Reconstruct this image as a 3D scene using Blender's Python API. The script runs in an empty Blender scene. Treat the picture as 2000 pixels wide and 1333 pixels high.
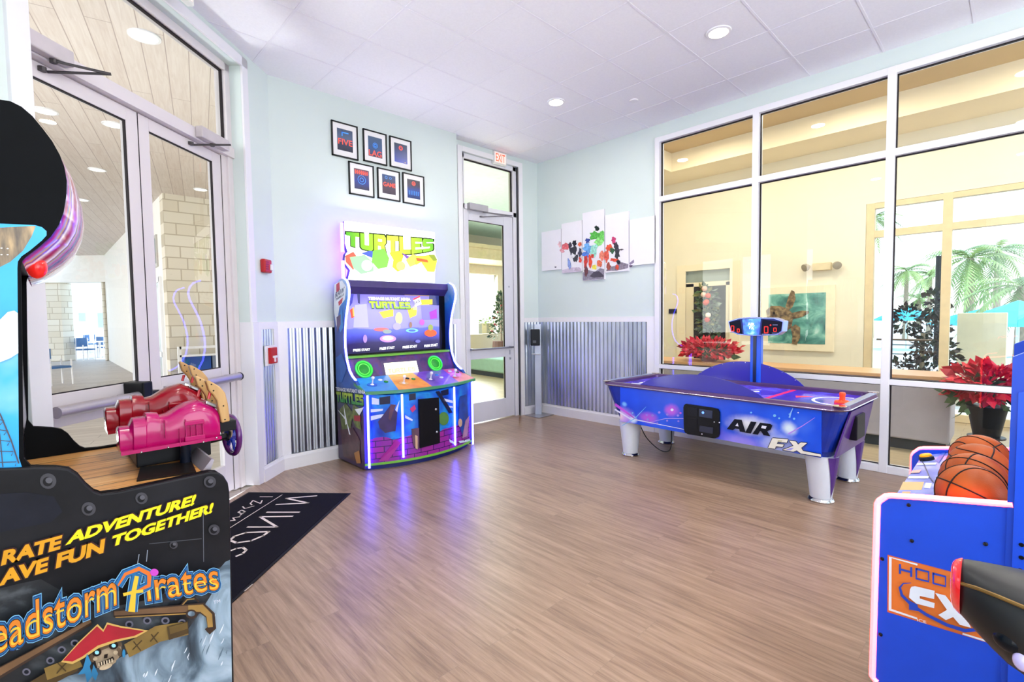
import bpy, bmesh, math, random
import numpy as np
from mathutils import Vector, Matrix
random.seed(7)
PI = math.pi
scene = bpy.context.scene
COL = scene.collection

# ------------------------------------------------------------------ camera
FPX, YAW, PIT, ROL = 953.2928, 0.01837434, 0.04914428, -0.01337472
CAMH = 1.53
_a = PI / 4 + YAW
CF = np.array([math.cos(_a) * math.cos(PIT), math.sin(_a) * math.cos(PIT), -math.sin(PIT)])
_R0 = np.array([math.sin(_a), -math.cos(_a), 0.0])
_U0 = np.cross(_R0, CF)
CR = _R0 * math.cos(ROL) + _U0 * math.sin(ROL)
CU = -_R0 * math.sin(ROL) + _U0 * math.cos(ROL)
CP = np.array([0, 0, CAMH])
cam_d = bpy.data.cameras.new('camera')
cam = bpy.data.objects.new('camera', cam_d)
COL.objects.link(cam)
cam_d.sensor_width = 36
cam_d.lens = FPX / 2000 * 36
cam_d.clip_start = 0.02
cam_d.clip_end = 400
cam.matrix_world = Matrix(((CR[0], CU[0], -CF[0], 0), (CR[1], CU[1], -CF[1], 0), (CR[2], CU[2], -CF[2], CAMH), (0, 0, 0, 1)))
scene.camera = cam

# ------------------------------------------------------------------ exposure, sky, sun, fill lights
scene.view_settings.view_transform = 'Standard'
scene.view_settings.look = 'None'
scene.view_settings.gamma = 1
scene.view_settings.use_curve_mapping = False
scene.view_settings.exposure = 0.13
scene.cycles.max_bounces = 10
scene.cycles.diffuse_bounces = 4
scene.cycles.glossy_bounces = 4
scene.cycles.transparent_max_bounces = 24
scene.cycles.sample_clamp_indirect = 6
scene.cycles.caustics_reflective = False
scene.cycles.caustics_refractive = False
w = bpy.data.worlds.new('sky')
scene.world = w
w.use_nodes = True
nt = w.node_tree
nt.nodes.clear()
out = nt.nodes.new('ShaderNodeOutputWorld')
bg = nt.nodes.new('ShaderNodeBackground')
tc = nt.nodes.new('ShaderNodeTexCoord')
sx = nt.nodes.new('ShaderNodeSeparateXYZ')
rp = nt.nodes.new('ShaderNodeValToRGB')
nt.links.new(tc.outputs['Generated'], sx.inputs[0])
nt.links.new(sx.outputs['Z'], rp.inputs[0])
rp.color_ramp.elements[0].position = 0.0
rp.color_ramp.elements[0].color = (0.95, 0.97, 1, 1)
rp.color_ramp.elements[1].position = 0.55
rp.color_ramp.elements[1].color = (0.45, 0.68, 1, 1)
nt.links.new(rp.outputs[0], bg.inputs[0])
bg.inputs[1].default_value = 2.6
nt.links.new(bg.outputs[0], out.inputs[0])


def light(name, kind, loc, energy, color=(1, 1, 1), size=1.0, size_y=None, direction=None, shape=None, angle=None, spread=None):
    d = bpy.data.lights.new(name, kind)
    d.energy = energy
    d.color = color
    if kind == 'AREA':
        d.size = size
        d.shape = shape or ('RECTANGLE' if size_y else 'SQUARE')
        if size_y:
            d.size_y = size_y
        if spread:
            d.spread = spread
    if kind == 'SUN':
        d.angle = angle or 0.01
    o = bpy.data.objects.new(name, d)
    COL.objects.link(o)
    o.location = loc
    if direction is not None:
        o.rotation_euler = Vector(direction).to_track_quat('-Z', 'Y').to_euler()
    return o


light('sun', 'SUN', (20, 10, 20), 3.2, (1, 0.96, 0.9), direction=(-0.35, 0.45, -1.0), angle=0.02)
# fill panels added at invented openings in the rear and left walls
light('rear_fill', 'AREA', (2.3, -3.1, 2.0), 150, (0.93, 0.96, 1), size=5.4, size_y=2.8, direction=(0, 1, 0.75))
light('side_fill', 'AREA', (-0.98, -0.9, 1.9), 9, (0.93, 0.96, 1), size=2.6, size_y=2.6, direction=(1, 0.1, 0))
# added area panel standing in for sky light on the porch's open side
light('porch_sky_fill', 'AREA', (-11.0, 10.5, 2.1), 1250, (1, 0.97, 0.94), size=18, size_y=3.8, direction=(1, 0.2, 0.02))
# area light added on the porch floor to brighten the room's ceiling
light('porch_floor_fill', 'AREA', (-0.75, 6.7, 0.03), 190, (0.97, 0.98, 1), size=1.4, size_y=1.2, direction=(0.40, -0.43, 0.9))


# ------------------------------------------------------------------ pixel rays -> real places
def ray(x, y):
    return CF + CR * ((x - 1000) / FPX) - CU * ((y - 666.5) / FPX)


def onP(x, y, n, c):
    d = ray(x, y)
    n = np.array(n, float)
    return CP + d * ((c - n @ CP) / (d @ n))


def onX(x, y, X):
    return onP(x, y, (1, 0, 0), X)


def onY(x, y, Y):
    return onP(x, y, (0, 1, 0), Y)


def onZ(x, y, Z):
    return onP(x, y, (0, 0, 1), Z)


def atD(x, y, D):
    return CP + ray(x, y) * D


XD, YB, YC, HC = 5.735, 5.18, 5.335, 3.94          # window wall, picture wall, alcove wall, ceiling
AA = 0.7513663                                     # bearing of the entrance wall
AD = np.array([math.cos(AA), math.sin(AA), 0.0])
AN = np.array([math.sin(AA), -math.cos(AA), 0.0])  # towards the room
A0 = np.array([1.705, YB, 0.0])


def onA(x, y, off=0.0):
    return onP(x, y, AN, AN @ A0 - off)


def pA(s, dep, z):
    return A0 + AD * s - AN * dep + np.array([0, 0, z])


# ------------------------------------------------------------------ materials
def lin(c):
    if isinstance(c, str):
        c = tuple(int(c[i:i + 2], 16) for i in (0, 2, 4))
    r = []
    for v in c[:3]:
        v = v / 255.0
        r.append(v / 12.92 if v <= 0.04045 else ((v + 0.055) / 1.055) ** 2.4)
    return tuple(r) + (1.0,)


_mats = {}


def M(col, rough=0.5, metal=0.0, emit=0.0, ecol=None, coat=0.0, var=0.05, scale=9.0, bump=0.0, spec=None):
    key = (str(col), rough, metal, emit, str(ecol), coat, var, scale, bump, spec)
    if key in _mats:
        return _mats[key]
    m = bpy.data.materials.new('surface_%d' % len(_mats))
    m.use_nodes = True
    n = m.node_tree.nodes
    L = m.node_tree.links
    b = n['Principled BSDF']
    c = lin(col)
    if max(c[:3]) < 0.035 and spec is None and not metal and not coat:
        spec = 0.2
    b.inputs['Roughness'].default_value = rough
    b.inputs['Metallic'].default_value = metal
    if spec is not None:
        b.inputs['Specular IOR Level'].default_value = spec
    if coat:
        b.inputs['Coat Weight'].default_value = coat
        b.inputs['Coat Roughness'].default_value = 0.06
    if emit:
        b.inputs['Emission Color'].default_value = lin(ecol or col)
        b.inputs['Emission Strength'].default_value = emit
        b.inputs['Base Color'].default_value = c
    else:
        t = n.new('ShaderNodeTexCoord')
        z = n.new('ShaderNodeTexNoise')
        z.inputs['Scale'].default_value = scale
        z.inputs['Detail'].default_value = 3
        L.new(t.outputs['Object'], z.inputs['Vector'])
        r = n.new('ShaderNodeValToRGB')
        r.color_ramp.elements[0].position = 0.3
        r.color_ramp.elements[1].position = 0.7
        r.color_ramp.elements[0].color = tuple(max(0, v * (1 - var)) for v in c[:3]) + (1,)
        r.color_ramp.elements[1].color = tuple(min(1, v * (1 + var)) for v in c[:3]) + (1,)
        L.new(z.outputs['Fac'], r.inputs[0])
        L.new(r.outputs[0], b.inputs['Base Color'])
        if bump:
            z2 = n.new('ShaderNodeTexNoise')
            z2.inputs['Scale'].default_value = scale * 25
            L.new(t.outputs['Object'], z2.inputs['Vector'])
            bp = n.new('ShaderNodeBump')
            bp.inputs['Strength'].default_value = bump
            bp.inputs['Distance'].default_value = 0.003
            L.new(z2.outputs['Fac'], bp.inputs['Height'])
            L.new(bp.outputs[0], b.inputs['Normal'])
    _mats[key] = m
    return m


def nodemat(name):
    m = bpy.data.materials.new(name)
    m.use_nodes = True
    return m, m.node_tree.nodes, m.node_tree.links, m.node_tree.nodes['Principled BSDF']


def ramp(n, stops, interp='LINEAR'):
    r = n.new('ShaderNodeValToRGB')
    r.color_ramp.interpolation = interp
    e = r.color_ramp.elements
    while len(e) < len(stops):
        e.new(0.5)
    for i, (p, c) in enumerate(stops):
        e[i].position = p
        e[i].color = lin(c)
    return r


def coords(n, L, scale=(1, 1, 1), rot=(0, 0, 0), loc=(0, 0, 0)):
    t = n.new('ShaderNodeTexCoord')
    mp = n.new('ShaderNodeMapping')
    mp.inputs['Scale'].default_value = scale
    mp.inputs['Rotation'].default_value = rot
    mp.inputs['Location'].default_value = loc
    L.new(t.outputs['Object'], mp.inputs['Vector'])
    return mp.outputs['Vector']


def glass_mat(name, tint=(0.93, 0.98, 0.96), ior=1.5, rough=0.0):
    m, n, L, b = nodemat(name)
    o = n['Material Output']
    n.remove(b)
    tr = n.new('ShaderNodeBsdfTransparent')
    tr.inputs[0].default_value = tint + (1,)
    gl = n.new('ShaderNodeBsdfGlossy')
    gl.inputs['Roughness'].default_value = rough
    fr = n.new('ShaderNodeFresnel')
    fr.inputs['IOR'].default_value = ior
    mx = n.new('ShaderNodeMixShader')
    L.new(fr.outputs[0], mx.inputs[0])
    L.new(tr.outputs[0], mx.inputs[1])
    L.new(gl.outputs[0], mx.inputs[2])
    L.new(mx.outputs[0], o.inputs[0])
    return m


def wood_mat(name, stops, pl=1.22, pw=0.18, rough=0.4, rot=PI / 2, grain=1.0, gap='6b5a4e', gapw=0.002, coat=0.0, fine=None):
    m, n, L, b = nodemat(name)
    v = coords(n, L, rot=(0, 0, rot))
    br = n.new('ShaderNodeTexBrick')
    br.offset = 0.37
    br.inputs['Scale'].default_value = 1
    br.inputs['Brick Width'].default_value = pl
    br.inputs['Row Height'].default_value = pw
    br.inputs['Mortar Size'].default_value = gapw
    br.inputs['Mortar Smooth'].default_value = 0.3
    br.inputs['Color1'].default_value = (0, 0, 0, 1)
    br.inputs['Color2'].default_value = (1, 1, 1, 1)
    br.inputs['Mortar'].default_value = (0.5, 0.5, 0.5, 1)
    L.new(v, br.inputs['Vector'])
    st = n.new('ShaderNodeMapping')
    st.inputs['Scale'].default_value = fine or (2.2 * grain, 34 * grain, 1)
    L.new(v, st.inputs['Vector'])
    ad = n.new('ShaderNodeVectorMath')
    ad.operation = 'ADD'
    L.new(st.outputs[0], ad.inputs[0])
    sc = n.new('ShaderNodeVectorMath')
    sc.operation = 'SCALE'
    sc.inputs['Scale'].default_value = 7
    L.new(br.outputs['Color'], sc.inputs[0])
    L.new(sc.outputs[0], ad.inputs[1])
    nz = n.new('ShaderNodeTexNoise')
    nz.inputs['Scale'].default_value = 1
    nz.inputs['Detail'].default_value = 6
    nz.inputs['Roughness'].default_value = 0.62
    nz.inputs['Distortion'].default_value = 0.35 if fine else 0.8
    if fine:
        nz.inputs['Detail'].default_value = 9
        nz.inputs['Roughness'].default_value = 0.7
    L.new(ad.outputs[0], nz.inputs['Vector'])
    mix = n.new('ShaderNodeMath')
    mix.operation = 'MULTIPLY_ADD'
    L.new(br.outputs['Color'], mix.inputs[0])
    mix.inputs[1].default_value = 0.07 if gapw < 0.001 else 0.16
    L.new(nz.outputs['Fac'], mix.inputs[2])
    r = ramp(n, stops)
    L.new(mix.outputs[0], r.inputs[0])
    mm = n.new('ShaderNodeMix')
    mm.data_type = 'RGBA'
    L.new(br.outputs['Fac'], mm.inputs['Factor'])
    L.new(r.outputs[0], mm.inputs['A'])
    mm.inputs['B'].default_value = lin(gap)
    L.new(mm.outputs['Result'], b.inputs['Base Color'])
    b.inputs['Roughness'].default_value = rough
    if coat:
        b.inputs['Coat Weight'].default_value = coat
        b.inputs['Coat Roughness'].default_value = 0.3
    bp = n.new('ShaderNodeBump')
    bp.inputs['Strength'].default_value = 0.12
    bp.inputs['Distance'].default_value = 0.002
    L.new(nz.outputs['Fac'], bp.inputs['Height'])
    L.new(bp.outputs[0], b.inputs['Normal'])
    return m


def brick_mat(name, c1, c2, mortar, bw, bh, rough=0.7, scale_noise=6, rot=(PI / 2, 0, 0), ms=0.012):
    m, n, L, b = nodemat(name)
    v = coords(n, L, rot=rot)
    br = n.new('ShaderNodeTexBrick')
    br.inputs['Scale'].default_value = 1
    br.inputs['Brick Width'].default_value = bw
    br.inputs['Row Height'].default_value = bh
    br.inputs['Mortar Size'].default_value = ms
    br.squash = 0.65
    br.squash_frequency = 3
    br.inputs['Color1'].default_value = lin(c1)
    br.inputs['Color2'].default_value = lin(c2)
    br.inputs['Mortar'].default_value = lin(mortar)
    L.new(v, br.inputs['Vector'])
    L.new(br.outputs['Color'], b.inputs['Base Color'])
    b.inputs['Roughness'].default_value = rough
    return m


def noise_mat(name, stops, scale=5, detail=5, rough=0.5, stretch=(1, 1, 1), coat=0.0, distort=0.0, emit=0.0, kind='noise'):
    m, n, L, b = nodemat(name)
    v = coords(n, L, scale=stretch)
    if kind == 'voronoi':
        z = n.new('ShaderNodeTexVoronoi')
        z.inputs['Scale'].default_value = scale
        o = z.outputs['Distance']
    else:
        z = n.new('ShaderNodeTexNoise')
        z.inputs['Scale'].default_value = scale
        z.inputs['Detail'].default_value = detail
        z.inputs['Distortion'].default_value = distort
        o = z.outputs['Fac']
    L.new(v, z.inputs['Vector'])
    r = ramp(n, stops)
    L.new(o, r.inputs[0])
    L.new(r.outputs[0], b.inputs['Base Color'])
    b.inputs['Roughness'].default_value = rough
    if coat:
        b.inputs['Coat Weight'].default_value = coat
        b.inputs['Coat Roughness'].default_value = 0.05
    if emit:
        L.new(r.outputs[0], b.inputs['Emission Color'])
        b.inputs['Emission Strength'].default_value = emit
    return m


def grad_mat(name, axis, v0, v1, stops, rough=0.35, emit=0.0, noise=0.0, nscale=6):
    """printed colour that runs along one object axis"""
    m, n, L, b = nodemat(name)
    t = n.new('ShaderNodeTexCoord')
    s = n.new('ShaderNodeSeparateXYZ')
    L.new(t.outputs['Object'], s.inputs[0])
    mr = n.new('ShaderNodeMapRange')
    mr.inputs['From Min'].default_value = v0
    mr.inputs['From Max'].default_value = v1
    L.new(s.outputs[axis], mr.inputs['Value'])
    o = mr.outputs[0]
    if noise:
        z = n.new('ShaderNodeTexNoise')
        z.inputs['Scale'].default_value = nscale
        z.inputs['Detail'].default_value = 4
        L.new(t.outputs['Object'], z.inputs['Vector'])
        a = n.new('ShaderNodeMath')
        a.operation = 'MULTIPLY_ADD'
        L.new(z.outputs['Fac'], a.inputs[0])
        a.inputs[1].default_value = noise
        L.new(o, a.inputs[2])
        a2 = n.new('ShaderNodeMath')
        a2.operation = 'SUBTRACT'
        L.new(a.outputs[0], a2.inputs[0])
        a2.inputs[1].default_value = noise / 2
        o = a2.outputs[0]
    r = ramp(n, stops)
    L.new(o, r.inputs[0])
    L.new(r.outputs[0], b.inputs['Base Color'])
    b.inputs['Roughness'].default_value = rough
    if emit:
        L.new(r.outputs[0], b.inputs['Emission Color'])
        b.inputs['Emission Strength'].default_value = emit
    return m


# ------------------------------------------------------------------ geometry collectors
class MB:
    def __init__(s, mat=None):
        s.v = []
        s.f = []
        s.mi = []
        s.mats = []
        s.cur = 0
        s.sm = []
        s.smooth = False
        if mat:
            s.mat(mat)

    def mat(s, m):
        if m not in s.mats:
            s.mats.append(m)
        s.cur = s.mats.index(m)
        return s

    def face(s, pts):
        b = len(s.v)
        s.v += [tuple(map(float, p)) for p in pts]
        s.f.append(tuple(range(b, b + len(pts))))
        s.mi.append(s.cur)
        s.sm.append(s.smooth)

    def mesh(s, verts, faces):
        b = len(s.v)
        s.v += [tuple(map(float, p)) for p in verts]
        for f in faces:
            s.f.append(tuple(i + b for i in f))
            s.mi.append(s.cur)
            s.sm.append(s.smooth)

    def box(s, lo, hi):
        x0, y0, z0 = lo
        x1, y1, z1 = hi
        s.mesh([(x0, y0, z0), (x1, y0, z0), (x1, y1, z0), (x0, y1, z0), (x0, y0, z1), (x1, y0, z1), (x1, y1, z1), (x0, y1, z1)],
               [(0, 3, 2, 1), (4, 5, 6, 7), (0, 1, 5, 4), (1, 2, 6, 5), (2, 3, 7, 6), (3, 0, 4, 7)])

    def obox(s, o, ex, ey, ez):
        """box from a corner and three edge vectors"""
        o, ex, ey, ez = (np.array(t, float) for t in (o, ex, ey, ez))
        p = [o, o + ex, o + ex + ey, o + ey]
        p += [q + ez for q in p]
        s.mesh(p, [(0, 3, 2, 1), (4, 5, 6, 7), (0, 1, 5, 4), (1, 2, 6, 5), (2, 3, 7, 6), (3, 0, 4, 7)])

    def prism(s, pts, off):
        """extrude a planar outline (3-D points) by a vector"""
        off = np.array(off, float)
        a = [np.array(p, float) for p in pts]
        n = len(a)
        s.mesh(a + [p + off for p in a], [tuple(range(n - 1, -1, -1)), tuple(range(n, 2 * n))] + [(i, (i + 1) % n, n + (i + 1) % n, n + i) for i in range(n)])

    def loft(s, rings, cap=True, closed=True):
        n = len(rings[0])
        v = [p for r in rings for p in r]
        f = []
        for k in range(len(rings) - 1):
            for i in range(n if closed else n - 1):
                j = (i + 1) % n
                f.append((k * n + i, k * n + j, (k + 1) * n + j, (k + 1) * n + i))
        if cap and closed:
            f.append(tuple(range(n - 1, -1, -1)))
            f.append(tuple((len(rings) - 1) * n + i for i in range(n)))
        s.mesh(v, f)

    def tube(s, path, r, seg=10, cap=True):
        path = [np.array(p, float) for p in path]
        rr = r if isinstance(r, (list, tuple)) else [r] * len(path)
        rings = []
        up = None
        for i, p in enumerate(path):
            t = path[min(i + 1, len(path) - 1)] - path[max(i - 1, 0)]
            t = t / (np.linalg.norm(t) + 1e-9)
            if up is None:
                up = np.array([0, 0, 1.0]) if abs(t[2]) < 0.9 else np.array([1.0, 0, 0])
            a = np.cross(t, up)
            a /= np.linalg.norm(a) + 1e-9
            b = np.cross(a, t)
            up = b
            rings.append([p + rr[i] * (math.cos(2 * PI * k / seg) * a + math.sin(2 * PI * k / seg) * b) for k in range(seg)])
        s.loft(rings, cap)

    def lathe(s, c, prof, seg=24, axis=(0, 0, 1)):
        """prof: list of (radius, height) about axis at c"""
        ax = np.array(axis, float)
        ax /= np.linalg.norm(ax)
        h = np.array([0, 0, 1.0]) if abs(ax[2]) < 0.9 else np.array([1.0, 0, 0])
        a = np.cross(ax, h)
        a /= np.linalg.norm(a)
        b = np.cross(ax, a)
        c = np.array(c, float)
        s.loft([[c + ax * z + max(r, 1e-5) * (math.cos(2 * PI * k / seg) * a + math.sin(2 * PI * k / seg) * b) for k in range(seg)] for r, z in prof], True)

    def sphere(s, c, r, seg=20, rings=12, sc=(1, 1, 1)):
        c = np.array(c, float)
        R = []
        for i in range(rings + 1):
            t = PI * i / rings
            q = max(math.sin(t), 1e-4)
            R.append([c + np.array([r * sc[0] * q * math.cos(2 * PI * k / seg), r * sc[1] * q * math.sin(2 * PI * k / seg), -r * sc[2] * math.cos(t)]) for k in range(seg)])
        s.loft(R, True)

    def torus(s, c, R, r, axis=(0, 0, 1), seg=28, sec=10):
        ax = np.array(axis, float)
        h = np.array([0, 0, 1.0]) if abs(ax[2]) < 0.9 else np.array([1.0, 0, 0])
        a = np.cross(ax, h)
        a /= np.linalg.norm(a)
        b = np.cross(ax, a)
        c = np.array(c, float)
        v = []
        f = []
        for i in range(seg):
            d = math.cos(2 * PI * i / seg) * a + math.sin(2 * PI * i / seg) * b
            for k in range(sec):
                v.append(c + d * (R + r * math.cos(2 * PI * k / sec)) + ax * r * math.sin(2 * PI * k / sec))
        for i in range(seg):
            for k in range(sec):
                f.append((i * sec + k, ((i + 1) % seg) * sec + k, ((i + 1) % seg) * sec + (k + 1) % sec, i * sec + (k + 1) % sec))
        s.mesh(v, f)

    def build(s, name, parent=None, local=False, bevel=0.0, smooth=None, fixn=True, mat=None):
        me = bpy.data.meshes.new(name)
        v = s.v
        if parent is not None and not local:
            inv = np.array(WM[parent.name].inverted())
            a = np.c_[np.array(v), np.ones(len(v))] @ inv.T
            v = [tuple(q[:3]) for q in a]
        me.from_pydata(v, [], s.f)
        for m in s.mats:
            me.materials.append(m)
        if mat is not None and not s.mats:
            me.materials.append(mat)
        for p, i, q in zip(me.polygons, s.mi, s.sm):
            p.material_index = i
            p.use_smooth = q if smooth is None else smooth
        if fixn:
            bm = bmesh.new()
            bm.from_mesh(me)
            bmesh.ops.recalc_face_normals(bm, faces=bm.faces)
            bm.to_mesh(me)
            bm.free()
        me.update()
        o = bpy.data.objects.new(name, me)
        COL.objects.link(o)
        if parent is not None:
            o.parent = parent
            WM[o.name] = WM[parent.name].copy()
        else:
            WM[o.name] = Matrix.Identity(4)
        if bevel:
            md = o.modifiers.new('bevel', 'BEVEL')
            md.width = bevel
            md.segments = 2
            md.limit_method = 'ANGLE'
            md.angle_limit = math.radians(40)
        if smooth:
            try:
                md = o.modifiers.new('edges', 'EDGE_SPLIT')
                md.split_angle = math.radians(38)
            except Exception:
                pass
        return o


WM = {}   # world matrices of everything built so far


def thing(name, label, cat, loc=(0, 0, 0), rz=0.0, group=None):
    o = bpy.data.objects.new(name, None)
    COL.objects.link(o)
    o.location = [float(t) for t in loc]
    o.rotation_euler = (0, 0, rz)
    o.empty_display_size = 0.1
    o['label'] = label
    o['category'] = cat
    if group:
        o['group'] = group
    WM[o.name] = Matrix.Translation(Vector([float(t) for t in loc])) @ Matrix.Rotation(rz, 4, 'Z')
    return o


def tag(o, label, cat, group=None, kind=None):
    o['label'] = label
    o['category'] = cat
    if group:
        o['group'] = group
    if kind:
        o['kind'] = kind
    return o


def struct(o, label=None):
    o['kind'] = 'structure'
    if label:
        o['label'] = label
    return o


def sroot(name, loc=(0, 0, 0), rz=0.0):
    o = bpy.data.objects.new(name, None)
    COL.objects.link(o)
    o.location = [float(t) for t in loc]
    o.rotation_euler = (0, 0, rz)
    o['kind'] = 'structure'
    WM[o.name] = Matrix.Translation(Vector([float(t) for t in loc])) @ Matrix.Rotation(rz, 4, 'Z')
    return o


def copy_tree(o, parent=None, link=None):
    c = o.copy()
    COL.objects.link(c)
    if parent is not None:
        c.parent = parent
    for ch in [q for q in bpy.data.objects if q.parent == o]:
        copy_tree(ch, c)
    return c


# ------------------------------------------------------------------ lettering
_tscene = bpy.data.scenes.new('lettering')
_tc = {}


def text_geo(t, bold=0.0, space=1.0):
    k = (t, bold, space)
    if k not in _tc:
        cu = bpy.data.curves.new('t', 'FONT')
        cu.body = t
        cu.offset = bold
        cu.space_character = space
        cu.resolution_u = 3
        ob = bpy.data.objects.new('t', cu)
        _tscene.collection.objects.link(ob)
        vl = _tscene.view_layers[0]
        vl.update()
        dg = vl.depsgraph
        me = ob.evaluated_get(dg).to_mesh()
        v = np.array([tuple(q.co) for q in me.vertices])
        f = [tuple(p.vertices) for p in me.polygons]
        ob.evaluated_get(dg).to_mesh_clear()
        bpy.data.objects.remove(ob)
        bpy.data.curves.remove(cu)
        _tc[k] = (v, f)
    return _tc[k]


def put_text(mb, t, p0, p1, pt, lift=(0, 0, 0), bold=0.0, ref=None, slant=0.0, space=1.0):
    """letters whose baseline runs p0->p1 and whose cap height reaches pt above p0"""
    v, f = text_geo(t, bold, space)
    r, _ = text_geo(t if ref is None else ref, 0.0, space)
    x0, x1 = r[:, 0].min(), r[:, 0].max()
    y1 = max(r[:, 1].max(), 0.1)
    p0, p1, pt = (np.array(q, float) for q in (p0, p1, pt))
    ex = p1 - p0
    ey = pt - p0
    L = np.array(lift, float)
    q = [p0 + ex * ((a[0] - x0) / (x1 - x0)) + (ey + ex * slant) * (a[1] / y1) + L for a in v]
    mb.mesh(q, f)


BLK = {  # chunky block capitals on a unit cell
    'T': [[(0, 1), (1, 1), (1, .72), (.68, .72), (.68, 0), (.32, 0), (.32, .72), (0, .72)]],
    'U': [[(0, 1), (.34, 1), (.34, .3), (.66, .3), (.66, 1), (1, 1), (1, .12), (.86, 0), (.14, 0), (0, .12)]],
    'R': [[(0, 0), (0, 1), (.86, 1), (1, .86), (1, .56), (.86, .42), (1, 0), (.66, 0), (.52, .38), (.34, .38), (.34, .6), (.66, .6), (.66, .76), (.34, .76), (.34, .6), (.33, .38), (.33, 0)]],
    'L': [[(0, 1), (.36, 1), (.36, .28), (1, .28), (1, 0), (0, 0)]],
    'E': [[(0, 0), (0, 1), (1, 1), (1, .74), (.36, .74), (.36, .62), (.85, .62), (.85, .4), (.36, .4), (.36, .26), (1, .26), (1, 0)]],
    'S': [[(1, 1), (.12, 1), (0, .88), (0, .5), (.1, .4), (.66, .4), (.66, .26), (0, .26), (0, 0), (.88, 0), (1, .12), (1, .54), (.9, .63), (.34, .63), (.34, .74), (1, .74)]],
}


def put_block(mb, word, p0, p1, pt, lift=(0, 0, 0), grow=0.0, gap=0.06, arch=0.0):
    p0, p1, pt = (np.array(q, float) for q in (p0, p1, pt))
    ex, ey, Lf = p1 - p0, pt - p0, np.array(lift, float)
    n = len(word)
    cw = 1.0 / n
    for i, ch in enumerate(word):
        for poly in BLK[ch]:
            cx = sum(a for a, b in poly) / len(poly)
            q = []
            for a, b in poly:
                aa = (a - 0.5) * (1 + grow * 2) + 0.5
                bb = (b - 0.5) * (1 + grow * 1.2) + 0.5
                u = (i + gap / 2 + aa * (1 - gap)) * cw
                q.append(p0 + ex * u + ey * (bb + arch * 4 * (u - .5) ** 2 * (1 - bb)) + Lf)
            mb.face(q)


class Art:
    """flat print on one plane: points come from the picture, meet the plane, and are lifted layer by layer off it"""

    def __init__(s, fn, normal, step=0.0005):
        s.fn = fn
        s.n = np.array(normal, float)
        s.k = 1
        s.step = step
        s.mb = MB()

    def P(s, x, y):
        return s.fn(x, y) + s.n * s.step * s.k

    def lay(s):
        s.k += 1

    def poly(s, pts, m):
        s.mb.mat(m)
        s.mb.face([s.P(*q) for q in pts])
        s.lay()

    def ell(s, cx, cy, rx, ry, m, rot=0.0, n=20):
        c, d = math.cos(rot), math.sin(rot)
        s.poly([(cx + rx * math.cos(2 * PI * i / n) * c - ry * math.sin(2 * PI * i / n) * d, cy + rx * math.cos(2 * PI * i / n) * d + ry * math.sin(2 * PI * i / n) * c) for i in range(n)], m)

    def stroke(s, pts, wd, m):
        s.mb.mat(m)
        ws = wd if isinstance(wd, (list, tuple)) else [wd] * len(pts)
        P = [np.array(q, float) for q in pts]
        l, r = [], []
        for i, p in enumerate(P):
            t = P[min(i + 1, len(P) - 1)] - P[max(i - 1, 0)]
            t /= np.linalg.norm(t) + 1e-9
            nn = np.array([-t[1], t[0]]) * ws[i] / 2
            l.append(p + nn)
            r.append(p - nn)
        for i in range(len(P) - 1):
            s.mb.face([s.P(*l[i]), s.P(*l[i + 1]), s.P(*r[i + 1]), s.P(*r[i])])
        s.lay()

    def text(s, t, a, b, top, m, bold=0.0, ref=None, slant=0.0, space=1.0):
        s.mb.mat(m)
        put_text(s.mb, t, s.P(*a), s.P(*b), s.P(*top), (0, 0, 0), bold, ref, slant, space)
        s.lay()

    def block(s, t, a, b, top, m, grow=0.0, gap=0.06, arch=0.0):
        s.mb.mat(m)
        put_block(s.mb, t, s.P(*a), s.P(*b), s.P(*top), (0, 0, 0), grow, gap, arch)
        s.lay()

    def build(s, name, parent):
        return s.mb.build(name, parent, fixn=False)

# ================================================================== shared finishes
PAINT = M('d6e2de', 0.55, var=0.015, scale=2.0, bump=0.05)
WHITE = M('efeef0', 0.4, var=0.012, scale=3.0)
FRAMEW = M('e9e8ec', 0.35, var=0.012, scale=3.0)
DOORW = M('ddd6d8', 0.38, var=0.015, scale=3.0)
TILE = M('f4f3f7', 0.85, var=0.02, scale=60.0, bump=0.25)
TBAR = M('f0eef4', 0.5, var=0.01)
GASKET = M('231d20', 0.6)
GLASS = glass_mat('clear_glass')
BLACK = M('0b0b0d', 0.45, var=0.15)
SATIN = M('17181b', 0.35, var=0.15)
CHROME = M('d8d9dc', 0.12, 1.0, var=0.02)
STEEL = M('b9bcc4', 0.32, 1.0, var=0.04)
ALU = M('b9b3ba', 0.35, 0.6, var=0.03)
FLOOR = wood_mat('vinyl_planks', [(0.28, '6a5342'), (0.44, '8c6f59'), (0.56, 'a0826a'), (0.8, 'bc9d84')], pw=0.18, rough=0.33, coat=0.3, fine=(2.2, 36, 1), gap='86705f', gapw=0.0008)
CORR = noise_mat('corrugated_steel', [(0.3, '9aa2ad'), (0.7, 'd9dfe6')], scale=3, rough=0.34, stretch=(1, 1, 0.3))
CORR.node_tree.nodes['Principled BSDF'].inputs['Metallic'].default_value = 1.0
TANW = M('e9e0ca', 0.6, var=0.02, scale=2)
TANL = M('eee0c2', 0.6, var=0.02, scale=2)
TAN2 = M('d3c8ac', 0.6, var=0.02, scale=2)
STONE = brick_mat('ashlar_stone', 'eae4d6', 'dcd2be', 'bdb29c', 0.55, 0.24)
PLANKC = wood_mat('porch_ceiling_boards', [(0.2, 'c6b4a8'), (0.5, 'd6c8bd'), (0.8, 'e2d7ce')], pl=2.4, pw=0.19, rough=0.5, rot=PI / 2 + 0.2, gap='ab9a90', gapw=0.005)
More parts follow.
